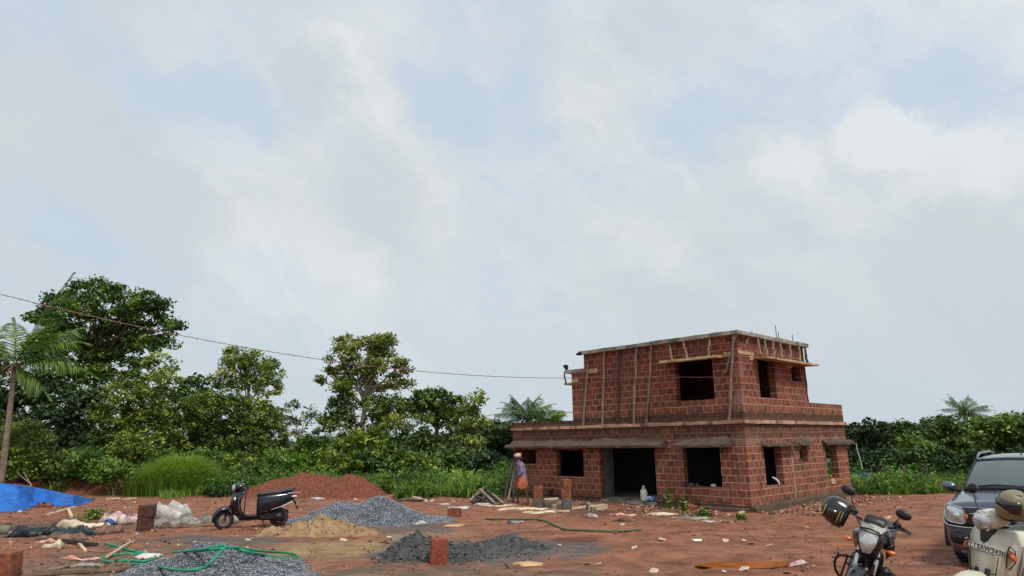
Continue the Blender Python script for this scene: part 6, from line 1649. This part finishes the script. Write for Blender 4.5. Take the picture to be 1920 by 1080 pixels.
for s in (-1, 1):
    mb = MB(); mb.tube(curve_pts([(.30, s * .06, .62), (.33, s * .20, .62), (.33, s * .29, .58), (.31, s * .30, .48), (.27, s * .24, .38), (.22, s * .06, .33)], 5), .013, 8)
    mb.tube([(.33, s * .20, .62), (.31, s * .22, .38)], .010, 8); mb.tube([(.335, s * .28, .56), (.37, s * .29, .63)], .008, 6); mb.build('crash_guard', blackp, bike)
mb = MB(); mb.tube([(-.05, .10, .28), (-.08, .24, .085)], .014, 8); mb.build('side_stand', darkmet, bike)
mb = MB(); mb.box((.30, .17, .50), (.16, .10, .30), bev=.03); mb.build('air_scoop', blackp, bike)
# helmet hanging from the mirror on the photo's left
hp = at(1567, 955, 7.3)
Mh = Matrix.Translation(hp) @ Matrix.Rotation(math.atan2(-hp.y, -hp.x) - R(92), 4, 'Z') @ Matrix.Rotation(R(10), 4, 'X') @ Matrix.Rotation(R(62), 4, 'Y')
yel = mat('yellow_stripe', srgb(206, 178, 56), .45); wht_s = mat('white_edge', srgb(206, 204, 200), .45)
arc = lambda ph, y0=0, k=1.0: [Vector((math.cos(R(ph)) * .157 * math.cos(a), .139 * math.sin(a) * math.cos(R(ph)) ** .6, .149 * math.sin(R(ph)))) for a in [R(-88 + 176 * q / 14) for q in range(15)]]
helmet('helmet', 'black helmet with yellow stripes hanging from the motorcycle mirror', Mh, mat('black_helmet_shell', srgb(18, 20, 20), .22, coat=.6, var=.2, dust=.12), mat('smoked_visor', srgb(24, 26, 28), .1),
       stripes=[(arc(36), yel), (arc(-22), yel), (arc(-34), wht_s)], s=.98)

# ---- the dark blue car
def car():
    W = .845
    P = gnd(1790, 1055); s = 1.04
    d = math.atan2(-10.4, -8.3) - R(6)
    fx, fy = math.cos(d), math.sin(d)
    fr_ = at(1893, 1000, 10.6)
    O = Vector((fr_.x - fx * 1.85 * s, fr_.y - fy * 1.85 * s, 0)); O.z = gz2(fr_.x, fr_.y) - .01
    root = thing('parked_car', 'dark blue compact car parked facing the camera at the right edge', 'car', O, d, None, None, s)
    paint = mat('dark_blue_car_paint', srgb(82, 89, 106), .36, .65, var=.06, scale=2, coat=1.0, dust=.10)
    glass = mat('car_glass', srgb(66, 78, 78), .04, 0, var=.15, scale=2, coat=1.0, spec=.9)
    # body: each station a half outline mirrored: (x, points (y, z) from the sill up to the centre line)
    def st(x, w, zb, zs, zt, wt, cr=.05):
        h = [(w * .90, zb), (w * .985, zb + .10), (w, zb + .28), (w * .985, zs - .06), (w * .955, zs), (wt, zt - .015), (wt * .6, zt + cr * .5), (0, zt + cr * .62)]
        pts = [Vector((x, y, z)) for y, z in h] + [Vector((x, -y, z)) for y, z in h[-2::-1]]
        return pts + [Vector((x, -w * .6, zb - .02)), Vector((x, 0, zb - .03)), Vector((x, w * .6, zb - .02))]
    mb = MB()
    mb.loft([st(1.875, W * .74, .32, .74, .80, W * .66), st(1.87, W * .80, .27, .80, .87, W * .70), st(1.84, W * .88, .23, .855, .915, W * .74), st(1.78, W * .945, .21, .88, .935, W * .77), st(1.66, W * .985, .20, .89, .945, W * .79), st(1.30, W, .19, .93, 1.00, W * .80),
             st(.88, W, .19, .985, 1.06, W * .83), st(.55, W, .19, .99, 1.06, W * .86), st(0, W, .19, .99, 1.03, W * .88), st(-.9, W, .19, 1.0, 1.03, W * .88), st(-1.5, W * .97, .20, 1.0, 1.03, W * .86), st(-1.78, W * .90, .26, .95, 1.0, W * .8), st(-1.84, W * .82, .34, .85, .9, W * .7)])
    root.scale.z = s * 1.025
    bodyo = mb.build('body', paint, root, sub=2, smooth=60)
    bpy.context.view_layer.update()
    from mathutils.bvhtree import BVHTree
    bvh = BVHTree.FromObject(bodyo, bpy.context.evaluated_depsgraph_get())
    # cabin: pillars and roof
    def cab(x, zb, zt, wb, wt):
        return [Vector((x, wb, zb)), Vector((x, (wb + wt) / 2 + .01, (zb + zt) / 2)), Vector((x, wt, zt - .06)), Vector((x, wt * .88, zt - .015)), Vector((x, wt * .45, zt + .012)), Vector((x, 0, zt + .02)),
                Vector((x, -wt * .45, zt + .012)), Vector((x, -wt * .88, zt - .015)), Vector((x, -wt, zt - .06)), Vector((x, -(wb + wt) / 2 - .01, (zb + zt) / 2)), Vector((x, -wb, zb))]
    mb = MB(); rows = [cab(.92, 1.0, 1.06, W * .86, W * .82), cab(.66, 1.0, 1.24, W * .87, W * .80), cab(.38, 1.0, 1.43, W * .87, W * .765), cab(.22, 1.0, 1.515, W * .87, W * .735), cab(.0, 1.0, 1.555, W * .87, W * .72), cab(-.5, 1.0, 1.575, W * .87, W * .72), cab(-1.1, 1.0, 1.56, W * .86, W * .71), cab(-1.5, 1.0, 1.50, W * .84, W * .68), cab(-1.68, 1.0, 1.2, W * .82, W * .7), cab(-1.75, 1.0, 1.06, W * .8, W * .74)]
    mb.loft(rows, False, False); mb.build('cabin', paint, root, sub=2, smooth=60)
    # windscreen, proud of the cabin by a little
    def wsp(f, q, off=.012):
        x0, z0, w0 = .915, 1.055, W * .80; x1, z1, w1 = .315, 1.475, W * .665
        x = x0 + (x1 - x0) * f; z = z0 + (z1 - z0) * f; w = w0 + (w1 - w0) * f
        nrm = Vector((.57, 0, .82))
        return Vector((x + .055 * (1 - q * q) * (1 - .2 * f), q * w, z + .035 * (1 - q * q))) + nrm * (off + .028 * math.sin(math.pi * f))
    mb = MB(); mb.grid([[wsp(f / 8, q / 10 - 1) for q in range(21)] for f in range(9)]); mb.build('windscreen', glass, root, solid=.004)
    mb = MB()
    mb.tube([wsp(f / 8, -1.0, .012) for f in range(9)], .016, 6); mb.tube([wsp(f / 8, 1.0, .012) for f in range(9)], .016, 6)
    mb.tube([wsp(1.0, q / 10 - 1, .014) for q in range(21)], .012, 6); mb.tube([wsp(0, q / 10 - 1, .005) for q in range(21)], .030, 6)
    mb.build('windscreen_seal', blackp, root)
    for y0, y1 in ((-.55, .05), (.05, .55)):
        mb = MB(); mb.tube([wsp(.015, y0 / .66, .03), wsp(.06, (y0 + y1) / 1.32, .032), wsp(.035, y1 / .66, .03)], [.012, .009, .006], 6); mb.build('wiper', blackp, root)
    for y in (-.25, .25):
        mb = MB(); mb.ball((1.06, y, 1.055), (.02, .014, .008), 8, 5); mb.build('washer_jet', blackp, root)
    # side windows
    for s_ in (-1, 1):
        for x0, x1 in ((.55, -.28), (-.34, -1.05)):
            mb = MB(); top0 = min(x0, .22); mb.grid([[Vector((x0 + (x1 - x0) * k / 6, s_ * (W * .872 - f * W * .135 + .012), 1.05 + f * (.40 if x0 - (x0 - x1) * k / 6 < .2 else .40 - (x0 + (x1 - x0) * k / 6 - .2) * .85))) for k in range(7)] for f in (0, .5, 1)]); mb.build('side_window', glass, root, solid=.004)
        mb = MB(); mb.tube([(.22, s_ * W * .66, 1.50), (.06, s_ * W * .665, 1.572), (-.1, s_ * W * .67, 1.592), (-.9, s_ * W * .67, 1.605), (-1.15, s_ * W * .66, 1.575), (-1.25, s_ * W * .65, 1.53)], [.012, .018, .018, .018, .016, .012], 8); mb.build('roof_rail', alloy, root)
        # door mirror
        mb = MB(); mb.ball((.66, s_ * (W + .085), 1.085), (.075, .115, .072), 14, 10, Matrix.Rotation(R(8 * s_), 3, 'X')); mr = mb.build('door_mirror', paint, root)
        mb = MB(); mb.tube([(.70, s_ * (W - .10), 1.02), (.67, s_ * (W + .03), 1.04)], .035, 8); mb.ball((.635, s_ * (W + .085), 1.06), (.07, .10, .055), 12, 8); mb.build('mirror_base', blackp, mr)
        # headlamp: a rounded box of lens in a chrome ring, set in a black panel
        yc = s_ * W * .755
        def face(y, z, off): # surface of the nose at this half width
            for yy_ in (y, y * .985, y * .97, y * .95, y * .92):
                h_ = bvh.ray_cast(Vector((4, yy_, z)), Vector((-1, 0, 0)))
                if h_[0] is not None and h_[0].x > 1.2: return h_[0] + h_[1] * (off if h_[1].x > 0 else -off)
            return Vector((1.6, y * .9, z))
        def ring(a, ry, rz, off, yc=yc, zc=.755):
            c_, s2 = math.cos(a), math.sin(a); p = 3.4
            y = yc + ry * abs(c_) ** (2 / p) * (1 if c_ > 0 else -1); z = zc + rz * abs(s2) ** (2 / p) * (1 if s2 > 0 else -1) + .02 * s_ * (y - yc) / ry
            return face(y, z, off)
        mb = MB(); rgs = [[ring(2 * math.pi * k / 28, .125 * q, .108 * q, .012 + .03 * (1 - q * q)) for k in range(28)] for q in (1, .8, .5, .2, .03)]
        mb.loft(rgs, True, True); hlp = mb.build('headlamp', clearl, root)
        mb = MB(); pp = [ring(2 * math.pi * k / 28, .132, .115, .018) for k in range(29)]; mb.tube(pp, .010, 6); mb.build('lamp_ring', chrome, hlp)
        mb = MB(); mb.ball(ring(0, .02, .02, .03), (.02, .045, .05), 14, 9); mb.build('projector', clearl, hlp)
        mb = MB(); q_ = face(yc - s_ * .15, .74, .045); mb.ball(q_, (.012, .022, .035), 10, 7); mb.build('indicator', amber, hlp)
        # fog lamp pod and arch cladding
        mb = MB(); mb.ball(face(s_ * W * .74, .43, -.005), (.05, .13, .09), 14, 9); fpod = mb.build('fog_lamp_pod', blackp, root)
        mb = MB(); mb.ball(face(s_ * W * .74, .435, .035), (.015, .034, .034), 12, 8); mb.build('fog_lamp', darkmet, fpod)
        mb = MB(); mb.tube([face(s_ * W * .60, .315, .03), face(s_ * W * .80, .335, .02)], .008, 6); mb.build('reflector', redl, root)
    # grille band between the lamps, with its chrome U
    mb = MB(); mb.grid([[face(W * q / 10, z, .010 if abs(q) < 9.6 else 0) for q in range(-10, 11)] for z in (.585, .65, .72, .79, .85)]); gr = mb.build('grille', blackp, root, solid=.006)
    mb = MB()
    for z in (.66, .70, .74, .78): mb.tube([face(W * q / 10 * .46, z, .026) for q in range(-10, 11)], .007, 5)
    mb.build('grille_bars', darkmet, gr)
    mb = MB(); mb.lathe([(.0, .03), (.055, .03), (.062, .018), (.055, .006)], face(0, .735, .01), 'X', 20); mb.build('round_badge', chrome, gr)
    mb = MB(); pts_ = [face(-W * .965, .80, .02), face(-W * .97, .70, .024), face(-W * .93, .625, .026), face(-W * .80, .60, .028), face(-W * .50, .585, .030), face(-W * .42, .62, .03), face(-W * .32, .64, .03), face(0, .645, .03)]
    full = pts_ + [Vector((p.x, -p.y, p.z)) for p in pts_[-2::-1]]; mb.tube(curve_pts(full, 4), .011, 6); mb.tube([face(W * q / 10, .862, .012) for q in range(-9, 10)], .007, 6); mb.build('chrome_strip', chrome, gr)
    # lower grille, bumper lip
    mb = MB(); mb.grid([[face(W * q / 10 * .58, z, .014) for q in range(-10, 11)] for z in (.28, .36, .44, .50)]); mb.build('lower_grille', blackp, root, solid=.006)
    mb = MB(); mb.box((1.80, 0, .245), (.14, 1.25, .06), bev=.02); mb.build('bumper_lip', alloy, root)
    fpz = MB(); fpz.box((1.90, 0, .50), (.012, .48, .11), bev=.004); fpz.build('number_plate', plate_m, root)
    # wheels and arches
    for x in (1.18, -1.22):
        for s_ in (-1, 1):
            mb = MB(); mb.lathe([(.33, -.10), (.40, -.09), (.40, .05), (.33, .06)], (x, s_ * (W - .045), .33), 'Y', 30, math.pi * 1.1, -.05 * math.pi); mb.build('wheel_arch', blackp, root)
            wheel(root, x, .315, .315, .19, .20, 7, 'wheel', None, s_ * (W - .10))
    # roof aerial and seats' headrests seen through the glass are left to the dark interior
    mb = MB(); mb.ball((-.2, 0, 1.60), (.06, .02, .02), 10, 6); mb.build('roof_aerial', blackp, root)
    return root
car()

# ================================================================ THE WORKER
def skinned(name, verts, edges, radii, m, parent, root_i=0, sub=2):
    me = bpy.data.meshes.new(name); me.from_pydata([tuple(v) for v in verts], edges, []); me.materials.append(m)
    o = bpy.data.objects.new(name, me); COL.objects.link(o); o.parent = parent
    k = o.modifiers.new('skin', 'SKIN'); k.use_smooth_shade = True
    lay = me.skin_vertices[0].data if me.skin_vertices else None
    if lay is None:
        bpy.context.view_layer.objects.active = o
        with bpy.context.temp_override(object=o, active_object=o): bpy.ops.mesh.customdata_skin_add()
        lay = me.skin_vertices[0].data
    for i_, r_ in enumerate(radii):
        lay[i_].radius = r_ if isinstance(r_, tuple) else (r_, r_); lay[i_].use_root = (i_ == root_i)
    s_ = o.modifiers.new('sub', 'SUBSURF'); s_.levels = sub; s_.render_levels = sub
    return o
skin_m = mat('brown_skin', srgb(96, 62, 46), .6, var=.12, scale=8)
P = gnd(977, 944); P.z = gz2(P.x, P.y)
# local: x to the photo's right (he walks to the left, so forward is -x), y away from the camera
man = thing('person', 'walking worker in mauve shirt, orange waist cloth and pale head cloth', 'person', P, 0, None, None, 1.0)
V, E, Rr = [], [], []
def chain(pts, rad, start=None):
    prev = start
    for p, r_ in zip(pts, rad):
        V.append(Vector(p)); Rr.append(r_); i_ = len(V) - 1
        if prev is not None: E.append((prev, i_))
        prev = i_
    return prev
pel = chain([(.05, 0, .86)], [(.125, .15)])
chest = chain([(.045, 0, 1.02), (.02, 0, 1.18), (-.01, 0, 1.30)], [(.12, .14), (.125, .16), (.095, .14)], pel)
head0 = chain([(-.055, 0, 1.385), (-.085, 0, 1.43)], [.052, .05], chest)
head = chain([(-.095, 0, 1.475), (-.095, 0, 1.525), (-.09, 0, 1.565)], [(.078, .070), (.088, .074), (.060, .055)], head0)
# legs: rear leg (far right foot) and front leg
hipL = chain([(.06, -.09, .80), (.14, -.10, .46), (.25, -.09, .11)], [.088, .056, .036], pel)
chain([(.245, -.09, .05), (.18, -.095, .028), (.11, -.10, .018)], [.036, .034, .022], hipL)
hipR = chain([(.0, .09, .80), (-.12, .10, .47), (-.10, .10, .12)], [.088, .056, .036], pel)
chain([(-.11, .10, .05), (-.18, .10, .03), (-.25, .10, .02)], [.036, .034, .022], hipR)
# arms
shL = chain([(.0, -.17, 1.27), (.055, -.215, 1.02), (-.095, -.17, .88)], [.056, .042, .028], chest)
shR = chain([(.0, .17, 1.27), (.045, .215, 1.03), (-.12, .15, .89)], [.056, .042, .028], chest)
def hand(wr, sgn):
    w = V[wr]; palm = chain([w + Vector((-.045, .012 * sgn, -.02)), w + Vector((-.08, .02 * sgn, -.035))], [(.030, .018), (.034, .016)], wr)
    for k, (dy, L) in enumerate(((-.026, .062), (-.009, .072), (.008, .068), (.024, .054))):
        b0 = V[palm] + Vector((-.012, dy, .0)); chain([b0, b0 + Vector((-L * .5, 0, -.012)), b0 + Vector((-L * .75, 0, -.04))], [.009, .0085, .007], palm)
    b0 = w + Vector((-.04, -.028 * sgn, .0)); chain([b0, b0 + Vector((-.03, -.012 * sgn, .012)), b0 + Vector((-.055, -.008 * sgn, .006))], [.011, .010, .008], wr)
hand(shL, 1); hand(shR, -1)
bod = skinned('body', V, E, Rr, skin_m, man)
# face: nose, brow, ears, mouth, eyes
mb = MB(); mb.ball((-.185, 0, 1.495), (.022, .016, .026), 8, 6); mb.ball((-.172, 0, 1.452), (.012, .026, .008), 8, 5); mb.ball((-.165, 0, 1.535), (.018, .05, .010), 8, 5); mb.ball((-.16, 0, 1.425), (.022, .03, .02), 8, 6)
for s in (-1, 1): mb.ball((-.075, s * .082, 1.50), (.022, .012, .034), 8, 6)
mb.build('face_features', skin_m, bod)
mb = MB()
for s in (-1, 1): mb.ball((-.172, s * .032, 1.515), (.012, .012, .008), 8, 5)
mb.build('eye', mat('dark_eye', srgb(20, 16, 14), .3), bod)
mb = MB(); mb.ball((-.150, 0, 1.435), (.022, .040, .026), 8, 6); mb.build('grey_beard', mat('grey_hair', srgb(104, 98, 92), .9, scale=40), bod)
# head cloth wound round the head
hc_m = cloth_mat('pale_head_cloth', srgb(190, 156, 140), srgb(226, 200, 184), 14, .85)
mb = MB(); mb.ball((-.08, 0, 1.56), (.105, .092, .085), 16, 9)
for k in range(4):
    ring = [(-.085 + (.098 + .004 * k) * math.cos(a), .090 * math.sin(a), 1.545 + k * .018 + .012 * math.sin(a * 2 + k) + .02 * math.cos(a)) for a in [2 * math.pi * q / 20 for q in range(21)]]
    mb.tube(ring, .018, 7, flat=.8)
mb.tube([(.0, .02, 1.55), (.03, .03, 1.50), (.03, .04, 1.44)], [.025, .03, .012], 7, flat=.4)
mb.build('head_cloth', hc_m, bod)
# shirt: torso shell and sleeves
sh_m = cloth_mat('mauve_shirt_cloth', srgb(92, 86, 116), srgb(140, 132, 158), 9, .85)
def ell(c, rx, ry, n=18, wob=.0): return [Vector((c[0] + math.cos(2 * math.pi * k / n) * (rx + wob * math.sin(k * 2.6)), c[1] + math.sin(2 * math.pi * k / n) * (ry + wob * math.cos(k * 1.9)), c[2] + wob * math.sin(k * 1.3))) for k in range(n)]
mb = MB(); mb.loft([ell((.06, 0, .80), .155, .195, wob=.010), ell((.055, 0, .90), .150, .19, wob=.006), ell((.045, 0, 1.02), .145, .185), ell((.02, 0, 1.16), .145, .20), ell((.0, 0, 1.26), .135, .22), ell((-.015, 0, 1.325), .112, .20), ell((-.04, 0, 1.365), .075, .09)], True, False); sh = mb.build('shirt', sh_m, man, solid=.01, sub=1)
for s, (a, b_, c_) in ((-1, ((.0, -.15, 1.28), (.055, -.215, 1.03), (-.075, -.178, .90))), (1, ((.0, .15, 1.28), (.045, .215, 1.04), (-.10, .157, .905)))):
    a, b_, c_ = Vector(a), Vector(b_), Vector(c_)
    mb = MB(); mb.tube([a, a.lerp(b_, .35), a.lerp(b_, .7), b_, b_.lerp(c_, .45), c_], [.085, .074, .066, .062, .054, .046], 12, caps=False); mb.build('sleeve', sh_m, sh, solid=.006, sub=1)
# orange cloth folded up to the knee
or_m = cloth_mat('orange_waist_cloth', srgb(150, 78, 54), srgb(192, 114, 84), 9, .85)
def lung(z, cx, rx, ry, wob): return [Vector((cx + math.cos(2 * math.pi * k / 28) * (rx + wob * math.sin(k * 2.3)), math.sin(2 * math.pi * k / 28) * (ry + wob * math.cos(k * 1.7)), z + wob * 1.2 * math.sin(k * 1.1))) for k in range(28)]
mb = MB(); mb.loft([lung(.90, .05, .150, .185, .0), lung(.80, .05, .172, .205, .006), lung(.68, .045, .195, .215, .012), lung(.56, .04, .20, .21, .016), lung(.48, .035, .185, .20, .022)], True, False); lg = mb.build('waist_cloth', or_m, man, solid=.01, sub=1)
mb = MB(); mb.tube([(-.10, -.12, .84), (-.16, -.08, .78), (-.17, .02, .70), (-.12, .08, .60)], [.05, .065, .055, .03], 10, flat=.5); mb.tube([(-.13, -.1, .84), (-.17, -.12, .72), (-.15, -.1, .60)], [.03, .045, .02], 9, flat=.4)
mb.build('cloth_fold', or_m, lg, sub=1)
